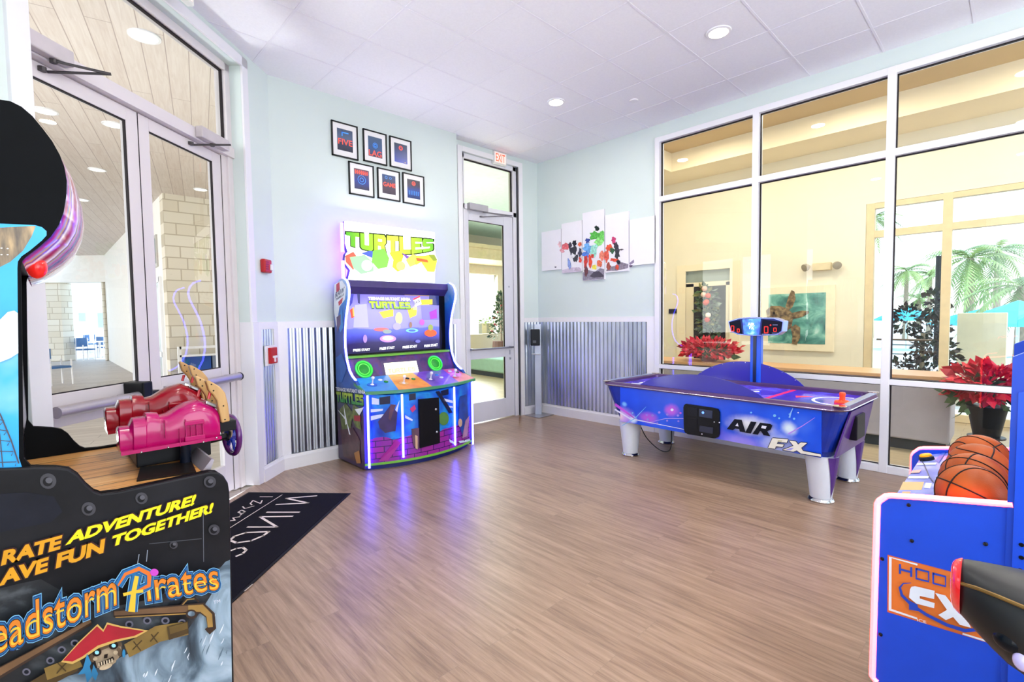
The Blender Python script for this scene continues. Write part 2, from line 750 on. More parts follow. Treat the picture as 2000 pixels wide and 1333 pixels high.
DECKM = wood_mat('porch_deck_boards', [(0.2, '9c928a'), (0.5, 'b3a9a1'), (0.8, 'c9c0b8')], pl=1.2, pw=0.2, rough=0.45, rot=0.25, gap='7d746d', gapw=0.004)
OUTW = M('f2efe9', 0.6, var=0.02)

# ================================================================== room shell
mb = MB()
mb.mat(FLOOR)
room = [(A0 + AD * -2.9)[:2], A0[:2], (4.03, YB), (4.03, YC), (XD, YC), (XD, -3.0), (-0.85, -3.0), (-0.85, 3.2)]
mb.face([(x, y, 0) for x, y in [(-0.95, -3.1), (XD + 0.1, -3.1), (XD + 0.1, YC + 0.12), (4.03, YC + 0.12), (4.03, YB + 0.06), (1.72, YB + 0.06), (-0.46, 3.15), (-0.95, 3.15)]])
f = struct(mb.build('floor'))
f['label'] = 'brown wood-look plank floor of the games room'

mb = MB(TILE)
mb.face([(-0.95, -3.1, HC), (XD + 0.1, -3.1, HC), (XD + 0.1, YC + 0.1, HC), (1.5, YC + 0.1, HC), (-0.95, 3.2, HC)])
mb.face([(-0.95, -3.1, HC + 0.12), (XD + 0.1, -3.1, HC + 0.12), (XD + 0.1, YC + 0.1, HC + 0.12), (1.5, YC + 0.1, HC + 0.12), (-0.95, 3.2, HC + 0.12)])
ceil = struct(mb.build('ceiling'))
T2 = 0.6096
GX, GY = 2.7509, 2.7556
mb = MB(TBAR)
for i in range(-6, 6):
    x = GX + i * T2
    if -0.85 < x < XD:
        y1 = YB if x < 4.03 else YC
        if x < 1.7:
            y1 = min(y1, A0[1] + (x - A0[0]) * math.tan(AA))
        mb.box((x - 0.009, -3, HC - 0.0035), (x + 0.009, y1, HC - 0.0005))
for j in range(-10, 5):
    y = GY + j * T2
    if -3 < y < YC:
        x0 = -0.85 if y < 3.0 else A0[0] + (y - A0[1]) / math.tan(AA)
        if y > YB:
            x0 = 4.03
        mb.box((x0, y - 0.009, HC - 0.004), (XD, y + 0.009, HC - 0.001))
mb.build('suspension_grid', ceil)


def boxA(mb, s0, s1, d0, d1, z0, z1):
    mb.obox(pA(s0, d0, z0), AD * (s1 - s0), -AN * (d1 - d0), (0, 0, z1 - z0))


OPL, OPR, OPT = -2.38, -0.45, 3.80
mb = MB(PAINT)
boxA(mb, OPR, 0.0, 0, 0.2, 0, HC)
boxA(mb, -2.9, OPL, 0, 0.2, 0, HC)
boxA(mb, OPL, OPR, 0, 0.2, OPT, HC)
wall_left = struct(mb.build('wall_left'))
mb = MB(PAINT)
mb.box((A0[0] - 0.14, YB, 0), (4.03, YB + 0.155, HC))
wall_back = struct(mb.build('wall_back'))
mb = MB(PAINT)
DL, DR, DT = 4.235, 5.30, 3.80
mb.box((4.03, YC, 0), (DL, YC + 0.16, HC))
mb.box((DR, YC, 0), (XD + 0.15, YC + 0.16, HC))
mb.box((DL, YC, DT), (DR, YC + 0.16, HC))
wall_alcove = struct(mb.build('wall_alcove'))
mb = MB(PAINT)
WY = 3.262
mb.box((XD, WY, 0), (XD + 0.15, YC, HC))
mb.box((XD, -3.1, 3.775), (XD + 0.15, WY, HC))
wall_right = struct(mb.build('wall_right'))
# walls behind the camera, each with a wide opening added for the fill panels
mb = MB(PAINT)
mb.box((-0.95, -3.12, 0), (XD + 0.1, -3.0, 0.55))
mb.box((-0.95, -3.12, 3.45), (XD + 0.1, -3.0, HC))
mb.box((-0.95, -3.12, 0.55), (-0.4, -3.0, 3.45))
mb.box((5.0, -3.12, 0.55), (XD + 0.1, -3.0, 3.45))
struct(mb.build('wall_rear'))
mb = MB(PAINT)
mb.box((-0.97, -3.0, 0), (-0.85, 3.2, 0.55))
mb.box((-0.97, -3.0, 3.25), (-0.85, 3.2, HC))
mb.box((-0.97, 0.45, 0.55), (-0.85, 3.2, 3.25))
mb.box((-0.97, -3.0, 0.55), (-0.85, -2.25, 3.25))
struct(mb.build('wall_side'))


# ---- wainscot: flat white boards framing corrugated steel, cap on top
def corrugated(mb, a, b, z0, z1, n, amp=0.0065, per=0.0677, sub=8):
    a, b, n = np.array(a, float), np.array(b, float), np.array(n, float)
    L = np.linalg.norm(b - a)
    k = int(L / per * sub)
    v, f = [], []
    for i in range(k + 1):
        t = i / k
        p = a + (b - a) * t + n * amp * math.cos(2 * PI * L * t / per)
        v += [(p[0], p[1], z0), (p[0], p[1], z1)]
    for i in range(k):
        f.append((2 * i, 2 * i + 2, 2 * i + 3, 2 * i + 1))
    mb.smooth = True
    mb.mesh(v, f)
    mb.smooth = False


def baseboard(mb, o, e, n, z=0.135, d=0.022):
    o, e, n = np.array(o, float), np.array(e, float), np.array(n, float)
    pr = [(0, 0), (d, 0), (d, z - 0.03), (d * 0.7, z - 0.02), (d * 0.55, z), (0, z)]
    mb.prism([o + n * a + np.array([0, 0, b]) for a, b in pr], e)


ZW = 1.515
ZC0, ZC1 = 0.155, 1.445
NB = np.array([0, -1, 0.0])
# entrance wall return (right of the double door)
mb = MB(WHITE)
boxA(mb, -0.36, 0.0, -0.018, 0, ZC1, ZW)
boxA(mb, -0.36, -0.30, -0.018, 0, 0.1, ZC1)
boxA(mb, -0.085, 0.012, -0.018, 0, 0.1, ZC1)
mb.build('chair_rail', wall_left)
mb = MB(CORR)
corrugated(mb, pA(-0.30, -0.004, 0), pA(-0.085, -0.004, 0), 0.12, ZC1, AN, 0.005, 0.0452)
mb.build('corrugated_panel', wall_left, fixn=False)
mb = MB(WHITE)
baseboard(mb, pA(-0.37, -0.018, 0), AD * 0.40, AN, 0.15)
struct(mb.build('baseboard_left'))
# picture wall
mb = MB(WHITE)
mb.box((1.70, YB - 0.018, ZC1), (4.03, YB, ZW))
mb.box((1.70, YB - 0.018, 0.1), (1.80, YB, ZC1))
mb.box((3.955, YB - 0.018, 0.1), (4.035, YB, ZC1))
mb.build('chair_rail', wall_back)
mb = MB(CORR)
corrugated(mb, (1.80, YB - 0.009, 0), (3.955, YB - 0.009, 0), 0.12, ZC1, NB)
mb.build('corrugated_panel', wall_back, fixn=False)
mb = MB(WHITE)
baseboard(mb, (1.70, YB - 0.018, 0), (2.33, 0, 0), NB, 0.15)
struct(mb.build('baseboard_back'))
# alcove right of the single door
mb = MB(WHITE)
mb.box((5.40, YC - 0.016, ZC1), (XD, YC, ZW))
mb.build('chair_rail', wall_alcove)
mb = MB(CORR)
corrugated(mb, (5.395, YC - 0.008, 0), (XD - 0.005, YC - 0.008, 0), 0.12, ZC1, NB)
mb.build('corrugated_panel', wall_alcove, fixn=False)
mb = MB(WHITE)
baseboard(mb, (5.37, YC - 0.016, 0), (XD - 5.37, 0, 0), NB, 0.13)
struct(mb.build('baseboard_alcove'))
# window wall
ND = np.array([-1, 0, 0.0])
mb = MB(WHITE)
mb.box((XD - 0.018, WY, ZC1), (XD, YC, ZW))
mb.box((XD - 0.018, WY, 0.1), (XD, WY + 0.115, ZC1))
mb.build('chair_rail', wall_right)
mb = MB(CORR)
corrugated(mb, (XD - 0.009, WY + 0.115, 0), (XD - 0.009, YC - 0.01, 0), 0.12, ZC1, ND)
mb.build('corrugated_panel', wall_right, fixn=False)
mb = MB(WHITE)
baseboard(mb, (XD - 0.018, WY, 0), (0, YC - WY, 0), ND, 0.15)
struct(mb.build('baseboard_right'))

# ---- window wall to the lobby
win = sroot('window_1', (XD, WY, 0))
VY = [3.23, 2.045, 0.86, -0.325, -1.51, -2.69]
HB = [(0.0, 0.07), (0.845, 0.895), (2.965, 3.03), (3.71, 3.775)]
mb = MB(FRAMEW)
for y in VY:
    mb.box((XD - 0.03, y - 0.033, 0), (XD + 0.09, y + 0.033, 3.775))
for a, b in HB:
    mb.box((XD - 0.028, VY[-1], a), (XD + 0.088, VY[0], b))
mb.build('frame', win, bevel=0.003)
mb = MB(GASKET)
gk = 0.010
for i in range(len(VY) - 1):
    y1, y0 = VY[i] - 0.033, VY[i + 1] + 0.033
    for (a, b), (c, d) in zip(HB[:-1], HB[1:]):
        mb.box((XD + 0.02, y0, c - gk), (XD + 0.045, y1, c))
        mb.box((XD + 0.02, y0, b), (XD + 0.045, y1, b + gk * 0.5))
        mb.box((XD + 0.02, y0, b), (XD + 0.045, y0 + gk * 0.4, c))
        mb.box((XD + 0.02, y1 - gk, b), (XD + 0.045, y1, c))
mb.build('gasket', win)
for i in range(len(VY) - 1):
    for (a, b), (c, d) in zip(HB[:-1], HB[1:]):
        mb = MB(GLASS)
        mb.face([(XD + 0.032, VY[i + 1] + 0.03, b), (XD + 0.032, VY[i] - 0.03, b), (XD + 0.032, VY[i] - 0.03, c), (XD + 0.032, VY[i + 1] + 0.03, c)])
        mb.build('pane', win, fixn=False)

# ---- entrance: double glazed door with transom
d1 = sroot('door_1', A0, AA)
mb = MB(DOORW)
FD0, FD1 = 0.10, 0.20
boxA(mb, OPR - 0.065, OPR, FD0, FD1, 0, OPT)
boxA(mb, OPL, OPL + 0.065, FD0, FD1, 0, OPT)
boxA(mb, OPL, OPR, FD0, FD1, 3.735, OPT)
boxA(mb, OPL, OPR, FD0 - 0.02, FD1, 2.985, 3.075)
boxA(mb, OPR - 0.125, OPR - 0.06, FD0 + 0.02, FD1, 0, 3.0)
boxA(mb, -2.318, -2.312, FD0 + 0.02, FD1, 0, 3.0)
mb.build('frame', d1, bevel=0.003)
mb = MB(FRAMEW)
boxA(mb, OPR, OPR + 0.085, -0.02, 0.0, ZW, 3.885)
boxA(mb, OPR, OPR + 0.09, -0.03, 0.0, 0, ZW)
boxA(mb, -2.425, -2.315, -0.021, 0.09, 0, 3.799)
boxA(mb, OPL - 0.085, OPR + 0.085, -0.02, 0.0, OPT, 3.885)
boxA(mb, OPR - 0.002, OPR + 0.004, -0.02, 0.1, 0, ZW)
mb.build('casing', d1, bevel=0.003)
mb = MB(GLASS)
mb.face([pA(OPL + 0.065, 0.15, 3.075), pA(OPR - 0.065, 0.15, 3.075), pA(OPR - 0.065, 0.15, 3.735), pA(OPL + 0.065, 0.15, 3.735)])
mb.build('transom_pane', d1, fixn=False)
mb = MB(GASKET)
boxA(mb, OPL + 0.065, OPR - 0.065, 0.128, 0.15, 3.722, 3.735)
boxA(mb, OPR - 0.077, OPR - 0.065, 0.128, 0.15, 3.075, 3.735)
mb.build('gasket', d1)


def leaf(s0, s1, g0, g1, bar0, bar1, latch=False):
    mb = MB(DOORW)
    a, b = 0.13, 0.175
    boxA(mb, s0, g0, a, b, 0.012, 2.978)
    boxA(mb, g1, s1, a, b, 0.012, 2.978)
    boxA(mb, g0, g1, a, b, 2.89, 2.978)
    boxA(mb, g0, g1, a, b, 0.93, 1.122)
    boxA(mb, g0, g1, a, b, 0.012, 0.26)
    lf = mb.build('door_leaf', d1, bevel=0.003)
    for z0, z1 in ((1.122, 2.89), (0.26, 0.93)):
        m2 = MB(GLASS)
        m2.face([pA(g0, 0.152, z0), pA(g1, 0.152, z0), pA(g1, 0.152, z1), pA(g0, 0.152, z1)])
        m2.build('pane', lf, fixn=False)
    m2 = MB(GASKET)
    boxA(m2, g0, g1, 0.134, 0.15, 2.882, 2.89)
    boxA(m2, g0, g1, 0.134, 0.15, 1.122, 1.128)
    boxA(m2, g1 - 0.008, g1, 0.134, 0.15, 1.122, 2.89)
    boxA(m2, s1 - 0.003, s1 + 0.004, 0.1285, 0.17, 0.012, 2.978)
    m2.build('gasket', lf)
    m2 = MB(ALU)
    m2.tube([pA(bar0, 0.03, 1.035), pA(bar1, 0.03, 1.035)], 0.034, 14)
    for s in (bar0 + 0.03, bar1 - 0.03):
        boxA(m2, s - 0.02, s + 0.02, 0.05, 0.13, 1.015, 1.055)
    pb = m2.build('push_bar', lf, smooth=True)
    m2 = MB(BLACK)
    m2.tube([pA(bar1, 0.03, 1.035), pA(bar1 + 0.014, 0.03, 1.035)], 0.036, 14)
    m2.build('end_cap', pb)
    if latch:
        m2 = MB(SATIN)
        boxA(m2, bar1 + 0.0, bar1 + 0.085, -0.01, 0.13, 0.95, 1.13)
        boxA(m2, bar1 + 0.06, bar1 + 0.16, -0.005, 0.125, 0.985, 1.06)
        m2.build('latch', pb, bevel=0.01)
    return lf


leaf(-2.31, -1.469, -2.21, -1.566, -2.25, -1.70, True)
leaf(-1.465, -0.578, -1.369, -0.689, -1.36, -0.60)


def closer(s0, s1, j_s, tip_s, tip_d, low_s, parent):
    mb = MB(M('c9c1c4', 0.4, 0.2))
    boxA(mb, s0, s1, 0.02, 0.079, 2.995, 3.085)
    c = mb.build('door_closer', parent, bevel=0.008)
    mb = MB(M('4a4648', 0.4, 0.5))
    e = pA(tip_s, tip_d, 2.985)
    mb.tube([pA(j_s, 0.05, 2.988), e], 0.008, 8)
    mb.tube([e, pA(low_s, 0.12, 2.945)], 0.008, 8)
    mb.tube([pA(j_s, 0.05, 2.994), pA(j_s, 0.05, 2.975)], 0.018, 10)
    mb.lathe(pA(low_s - 0.03, 0.118, 2.945), [(0.02, -0.012), (0.02, 0.012)], 10)
    mb.build('closer_arm', c)


closer(-2.34, -2.03, -2.13, -1.97, -0.14, -2.10, d1)
closer(-0.96, -0.61, -0.80, -0.79, -0.10, -0.93, d1)

# ---- single glazed door to the lobby with transom
d2 = sroot('door_2', (DL, YC, 0))
y0, y1 = YC + 0.03, YC + 0.13
mb = MB(FRAMEW)
mb.box((DL, y0, 0), (DL + 0.06, y1, DT))
mb.box((DR - 0.065, y0, 0), (DR, y1, DT))
mb.box((DL, y0, 3.735), (DR, y1, DT))
mb.box((DL, y0, 3.045), (DR, y1, 3.115))
mb.build('frame', d2, bevel=0.003)
mb = MB(WHITE)
mb.box((4.15, YC - 0.02, 0), (DL, YC, 3.87))
mb.box((DR, YC - 0.02, 0), (5.395, YC, 3.87))
mb.box((DL, YC - 0.02, DT), (DR, YC, 3.87))
mb.box((DL - 0.01, YC - 0.02, 0), (DL, YC + 0.03, DT))
mb.box((DR, YC - 0.02, 0), (DR + 0.01, YC + 0.03, DT))
mb.build('casing', d2, bevel=0.003)
mb = MB(GLASS)
mb.face([(DL + 0.06, YC + 0.08, 3.115), (DR - 0.065, YC + 0.08, 3.115), (DR - 0.065, YC + 0.08, 3.735), (DL + 0.06, YC + 0.08, 3.735)])
mb.build('transom_pane', d2, fixn=False)
mb = MB(GASKET)
mb.box((DL + 0.06, YC + 0.06, 3.718), (DR - 0.065, YC + 0.08, 3.735))
mb.box((DR - 0.08, YC + 0.06, 3.115), (DR - 0.065, YC + 0.08, 3.735))
mb.build('gasket', d2)
mb = MB(M('dcdce3', 0.38, var=0.015))
e0, e1 = YC + 0.05, YC + 0.095
gl, gr = 4.375, 5.045
mb.box((DL + 0.062, e0, 0.012), (gl, e1, 3.04))
mb.box((gr, e0, 0.012), (DR - 0.068, e1, 3.04))
mb.box((gl, e0, 2.90), (gr, e1, 3.04))
mb.box((gl, e0, 0.93), (gr, e1, 1.06))
mb.box((gl, e0, 0.012), (gr, e1, 0.30))
lf = mb.build('door_leaf', d2, bevel=0.003)
for z0, z1 in ((0.30, 0.93), (1.06, 2.90)):
    m2 = MB(GLASS)
    m2.face([(gl, e0 + 0.02, z0), (gr, e0 + 0.02, z0), (gr, e0 + 0.02, z1), (gl, e0 + 0.02, z1)])
    m2.build('pane', lf, fixn=False)
m2 = MB(GASKET)
m2.box((gl, e0 + 0.003, 2.892), (gr, e0 + 0.02, 2.90))
m2.box((gr - 0.008, e0 + 0.003, 1.06), (gr, e0 + 0.02, 2.90))
m2.box((gr - 0.008, e0 + 0.003, 0.30), (gr, e0 + 0.02, 0.93))
m2.box((DR - 0.069, e0 - 0.0015, 0.012), (DR - 0.0655, e1, 3.04))
m2.build('gasket', lf)
m2 = MB(M('a9a9b2', 0.3, 0.9))
m2.tube([(gl - 0.03, e0 - 0.055, 1.075), (gr + 0.12, e0 - 0.055, 1.075)], 0.014, 10)
for x in (gl, gr + 0.09):
    m2.box((x - 0.012, e0 - 0.055, 1.06), (x + 0.012, e0, 1.09))
m2.build('push_bar', lf, smooth=True)
m2 = MB(STEEL)
m2.lathe((gr + 0.095, e0, 1.99), [(0.014, 0), (0.014, 0.008)], 12, axis=(0, -1, 0))
m2.build('deadbolt', lf)
m2 = MB(STEEL)
m2.box((gr + 0.085, e0 - 0.004, 0.96), (gr + 0.105, e0, 1.03))
m2.build('latch_plate', lf)
m2 = MB(STEEL)
m2.lathe((gr + 0.095, e0, 0.90), [(0.018, 0), (0.018, 0.012), (0.006, 0.016)], 14, axis=(0, -1, 0))
m2.build('lock', lf)
mb = MB(M('b9b6bb', 0.4, 0.3))
mb.box((4.34, YC - 0.03, 3.035), (4.68, YC + 0.04, 3.125))
c = mb.build('door_closer', d2, bevel=0.006)
mb = MB(M('77757c', 0.4, 0.6))
e = (5.0, YC - 0.19, 3.0)
mb.tube([(4.60, YC, 3.03), e], 0.008, 8)
mb.tube([e, (4.62, YC + 0.045, 2.97)], 0.008, 8)
mb.lathe((4.60, YC + 0.045, 2.97), [(0.022, -0.01), (0.022, 0.01)], 10)
mb.build('closer_arm', c)

# ---- recessed ceiling lights (two in view; the others added out of view for the lighting)
LAMP = M('fff4e2', 0.4, emit=14, ecol='ffefd8')
LABL = {(4.275, 1.842): 'round recessed ceiling light nearer the camera, above the air hockey table',
        (4.275, 3.67): 'round recessed ceiling light farther away, towards the mint corner'}
for x in (4.275, 2.446, 0.617):
    for y in (3.67, 1.842, 0.013, -1.816):
        if y == 3.67 and x < 4 or (x == 2.446 and y == 1.842):
            continue
        t = thing('ceiling_light', LABL.get((x, y), 'round recessed ceiling light added out of view in the white tile ceiling'), 'ceiling light', (x, y, HC), group='recessed ceiling lights')
        mb = MB(WHITE)
        mb.lathe((x, y, HC - 0.012), [(0.075, 0.004), (0.08, 0), (0.1, 0.003), (0.103, 0.0118)], 32)
        mb.build('trim_ring', t, smooth=True)
        mb = MB(LAMP)
        mb.lathe((x, y, HC - 0.0135), [(0.0, 0.0), (0.074, 0.0), (0.074, 0.006)], 32)
        mb.build('lamp', t)
        light('downlight', 'AREA', (x, y, HC - 0.02), 17, (1, 0.96, 0.90), size=0.15, direction=(0, 0, -1), shape='DISK')
t = thing('sprinkler', 'small white sprinkler cover in a ceiling tile, right of the far light', 'sprinkler', (4.894, 3.057, HC))
mb = MB(WHITE)
mb.lathe((4.894, 3.057, HC - 0.012), [(0.0, 0), (0.045, 0.0), (0.05, 0.005), (0.05, 0.0115)], 24)
mb.build('cover_plate', t, smooth=True)

# ================================================================== four-player arcade machine
X0, X1, YK, YF = 2.274, 3.666, 5.105, 4.506
XM = (X0 + X1) / 2
SAG = 0.19
RAD = ((X1 - X0) ** 2 / 4 + SAG ** 2) / (2 * SAG)
CYF = YF - SAG + RAD


def yfront(x, extra=0.0):
    r = RAD + extra
    return CYF - math.sqrt(max(r * r - (x - XM) ** 2, 0))


def onFront(px, py, extra=0.004):
    d = ray(px, py)
    o = CP
    ax, ay = o[0] - XM, o[1] - CYF
    r = RAD + extra
    A = d[0] ** 2 + d[1] ** 2
    B = 2 * (ax * d[0] + ay * d[1])
    C = ax * ax + ay * ay - r * r
    t = (-B - math.sqrt(max(B * B - 4 * A * C, 0))) / (2 * A)
    return o + d * t


am = thing('arcade_machine', 'tall four-player video arcade cabinet with TURTLES marquee against the mint wall', 'arcade machine', (XM, 4.8, 0))
LEDB = M('e6e9ff', 0.4, emit=24, ecol='3a3cff')
LEDV = M('c9a8ff', 0.4, emit=5, ecol='8f5cff')
BLU = M('1446c8', 0.3, var=0.1)
PUR = M('3a2a6a', 0.35, var=0.15)
GRN = M('6fb43a', 0.35, var=0.08)
# pedestal with bowed front
front = [(x, yfront(x)) for x in np.linspace(X0, X1, 21)]
fm, n_, L_, b_ = nodemat('pedestal_art')
t_ = n_.new('ShaderNodeTexCoord')
s_ = n_.new('ShaderNodeSeparateXYZ')
L_.new(t_.outputs['Object'], s_.inputs[0])
nz = n_.new('ShaderNodeTexNoise')
nz.inputs['Scale'].default_value = 5
nz.inputs['Detail'].default_value = 2
L_.new(t_.outputs['Object'], nz.inputs['Vector'])
r1 = ramp(n_, [(0.30, '0c2f9e'), (0.5, '1560cf'), (0.62, '1a86d8'), (0.75, '123aa0')])
L_.new(nz.outputs['Fac'], r1.inputs[0])
v_ = coords(n_, L_, rot=(PI / 2, 0, 0))
bk = n_.new('ShaderNodeTexBrick')
bk.inputs['Scale'].default_value = 1
bk.inputs['Brick Width'].default_value = 0.15
bk.inputs['Row Height'].default_value = 0.06
bk.inputs['Mortar Size'].default_value = 0.004
bk.inputs['Color1'].default_value = lin('7a1c9a')
bk.inputs['Color2'].default_value = lin('9a2390')
bk.inputs['Mortar'].default_value = lin('2a1150')
L_.new(v_, bk.inputs['Vector'])
ad = n_.new('ShaderNodeMath')
ad.operation = 'MULTIPLY_ADD'
L_.new(nz.outputs['Fac'], ad.inputs[0])
ad.inputs[1].default_value = 0.12
L_.new(s_.outputs['Z'], ad.inputs[2])
gt = n_.new('ShaderNodeMath')
gt.operation = 'GREATER_THAN'
L_.new(ad.outputs[0], gt.inputs[0])
gt.inputs[1].default_value = 0.38
mx = n_.new('ShaderNodeMix')
mx.data_type = 'RGBA'
L_.new(gt.outputs[0], mx.inputs['Factor'])
L_.new(bk.outputs['Color'], mx.inputs['A'])
L_.new(r1.outputs[0], mx.inputs['B'])
L_.new(mx.outputs['Result'], b_.inputs['Base Color'])
b_.inputs['Roughness'].default_value = 0.25
mb = MB(fm)
outl = [(X1 - 0.032, YK), (X0 + 0.032, YK)] + [(min(max(x, X0 + 0.032), X1 - 0.032), y) for x, y in front]
zt = lambda y: 0.91 - (4.80 - y) * 0.28
nB = len(outl)
mb.mesh([(x, y, 0.055) for x, y in outl] + [(x, y, min(zt(y), 0.9) - 0.04) for x, y in outl],
        [tuple(range(nB - 1, -1, -1)), tuple(range(nB, 2 * nB))] + [(i, (i + 1) % nB, nB + (i + 1) % nB, nB + i) for i in range(nB)])
ped = mb.build('pedestal', am)
mb = MB(M('0a1a6a', 0.4))
o2 = [(X1 - 0.06, YK - 0.02), (X0 + 0.06, YK - 0.02)] + [(x * 0.94 + XM * 0.06, y + 0.045) for x, y in front]
mb.prism([(x, y, 0.0) for x, y in o2], (0, 0, 0.056))
mb.build('kick_base', ped)
mb = MB(GRN)
for i in range(20):
    a, b = front[i], front[i + 1]
    mb.obox((a[0], a[1] - 0.012, 0.058), (b[0] - a[0], b[1] - a[1], 0), (0, 0.012, 0), (0, 0, 0.022))
mb.build('green_edge', ped)
# coin door
mb = MB(M('07070f', 0.35, var=0.2))
cq = [onFront(818.5, 780.5, 0.02), onFront(857.5, 777, 0.02), onFront(859.5, 866, 0.02), onFront(820.5, 876, 0.02)]
mb.prism(cq, (0.0, 0.022, 0))
cd = mb.build('coin_door', am)
mb = MB(STEEL)
for p in ((851, 800), (853, 844)):
    q = onFront(*p, 0.021)
    mb.lathe(q, [(0.012, 0), (0.012, 0.008), (0.006, 0.010)], 12, axis=(-0.1, -1, 0))
mb.build('lock', cd)
# vertical light tubes
for px0, py0, px1, py1 in ((717.5, 773, 722.5, 915), (785, 771, 789.5, 894), (887, 756.5, 890.5, 869.5), (921.5, 746, 924.5, 868)):
    a = onFront(px0, py0, 0.012)
    b = onFront(px1, py1, 0.012)
    mb = MB(LEDB)
    mb.tube([(a[0], a[1], b[2]), (a[0], a[1], a[2])], 0.0115, 10)
    mb.build('light_tube', am)
# print on the bowed front
art = Art(lambda x, y: onFront(x, y, 0.0015), (-0.1, -1, 0), 0.0004)
Wp, Dk, Pk, Mg = M('cfd6ea', 0.3), M('0b1238', 0.3), M('c02a72', 0.3), M('a01a8c', 0.3)
for q in ([(741, 777), (762, 774), (762, 789), (742, 791)], [(799, 770), (812, 768), (812, 781), (799, 783)], [(861, 764), (876, 760), (876, 771), (862, 774)]):
    art.poly(q, Dk)
for q in ([(726, 777), (740, 780), (740, 791), (726, 790)], [(724, 800), (748, 799), (747, 803), (724, 806)], [(724, 813), (750, 809), (749, 815), (724, 822)],
          [(760, 800), (770, 790), (768, 807), (757, 822)], [(772, 800), (780, 782), (776, 805), (769, 830)], [(791, 811), (806, 820), (805, 823), (791, 817)],
          [(864, 778), (884, 783), (884, 788), (868, 784)], [(868, 792), (884, 794), (884, 797), (870, 796)], [(877, 858), (887, 864), (887, 868), (878, 864)],
          [(895, 862), (918, 858), (918, 862), (898, 866)]):
    art.poly(q, Wp)
art.poly([(800, 799), (809, 791), (812, 799), (805, 806)], Pk)
art.poly([(738, 902), (772, 861), (784, 864), (757, 900)], Mg)
Br, Bn = M('5c3b52', 0.3, var=0.3), M('c9a58a', 0.3, var=0.2)
art.poly([(738, 824), (762, 792), (776, 806), (772, 842), (752, 846), (741, 836)], M('37265c', 0.3, var=0.3))
art.poly([(762, 790), (773, 791), (767, 806), (762, 822), (758, 818)], Br)
art.poly([(803, 838), (818, 836), (819, 876), (812, 878), (806, 868)], Br)
art.poly([(810, 850), (815, 852), (815, 878), (811, 876)], Bn)
art.ell(866, 818, 10, 13, M('4c7a3a', 0.3, var=0.3))
art.poly([(850, 765), (857, 764), (884, 806), (877, 808)], Dk)
art.poly([(897, 775), (911, 770), (914, 820), (902, 850), (895, 825)], M('1a3f9e', 0.3, var=0.4))
art.ell(898, 826, 4, 8, Bn)
art.poly([(908, 822), (916, 812), (912, 852), (902, 856)], M('a77aa8', 0.3, var=0.3))
art.build('front_print', am)

# side panels with the lit outline
LP = [(668.5, 544), (674.5, 548.5), (677.6, 556), (679.3, 567.5), (678.8, 580), (677, 592), (674.6, 608), (672.6, 625), (671.4, 645), (671, 660), (671.8, 680), (674.5, 702.5), (680, 725), (685.5, 736), (692, 744)]
prof = [onX(x, y, X0)[1:] for x, y in LP]
prof = [(float(a), float(b)) for a, b in prof]
side = [(YK, 0.02), (YK, 1.80), (5.075, 1.86), (5.0, 1.925), (4.95, 1.95)] + prof + [(4.66, 0.90), (4.60, 0.842), (YF, 0.80), (YF, 0.02)]
sm = grad_mat('cabinet_side_print', 'Z', 0.0, 2.0, [(0.0, '2b1a4a'), (0.15, '4a2a4c'), (0.28, '3c2b3a'), (0.42, '1c57b0'), (0.55, '12348c'), (0.72, '1a3fa8'), (0.88, '2d7fd0'), (1, 'c8d8f0')], 0.3, noise=0.18, nscale=7)
for xs, nm in ((X0, 'left'), (X1 - 0.03, 'right')):
    mb = MB(sm)
    mb.prism([(xs, y, z) for y, z in side], (0.03, 0, 0))
    sp = mb.build('side_panel', am)
    mb = MB(LEDB)
    mb.tube([(xs + 0.015, y - 0.004, z) for y, z in prof], 0.0125, 8)
    mb.build('light_tube', sp)
# side print, left
art = Art(lambda x, y: onX(x, y, X0), (-1, 0, 0), 0.0005)
WL = M('e8ecf4', 0.3)
art.poly([(653, 556), (668, 548), (676, 560), (674, 585), (663, 600), (657, 640), (652, 605)], WL)
art.poly([(657, 556), (663, 551), (664, 566), (657, 573)], M('c33049', 0.3))
art.poly([(661, 590), (670, 581), (668, 592), (662, 598)], M('c33049', 0.3))
art.text('RAW', (655, 582), (672, 571), (656, 572), M('3a4468', 0.3), bold=0.02)
art.text('THRILLS', (656, 588), (672, 577), (656.3, 584), M('3a4468', 0.3), bold=0.02)
art.poly([(661, 632), (668, 600), (671, 640), (665, 650)], M('2f86d6', 0.3))
art.poly([(656, 700), (668, 690), (678, 720), (668, 748), (657, 742)], M('1b5fbf', 0.3, var=0.2))
art.poly([(658, 620), (666, 614), (666, 634), (659, 650)], M('5a4070', 0.3, var=0.4))
for q in ([(664, 800), (676, 788), (690, 806), (684, 850), (668, 838)], [(690, 790), (702, 797), (706, 840), (696, 835), (688, 815)]):
    art.poly(q, M('5f6a34', 0.35, var=0.5, scale=20))
art.poly([(666, 840), (690, 836), (704, 860), (704, 905), (672, 892)], M('4b2c33', 0.35, var=0.4, scale=18))
art.poly([(692, 812), (705, 812), (705, 824), (693, 822)], M('9a2334', 0.35))
for q in ([(660, 800), (678, 818), (676, 821)], [(672, 790), (676, 830), (680, 828)], [(694, 800), (712, 796), (703, 812)], [(676, 812), (686, 850), (683, 848)]):
    art.poly(q, WL)
art.poly([(693, 885), (703, 880), (706, 905), (698, 905)], M('a8743c', 0.35))
art.text('TEENAGE MUTANT NINJA', (657.5, 763), (715, 770), (657, 756.5), WL, bold=0.03)
art.block('TURTLES', (659, 785), (713, 794), (658, 764), M('12331c', 0.3), grow=0.06)
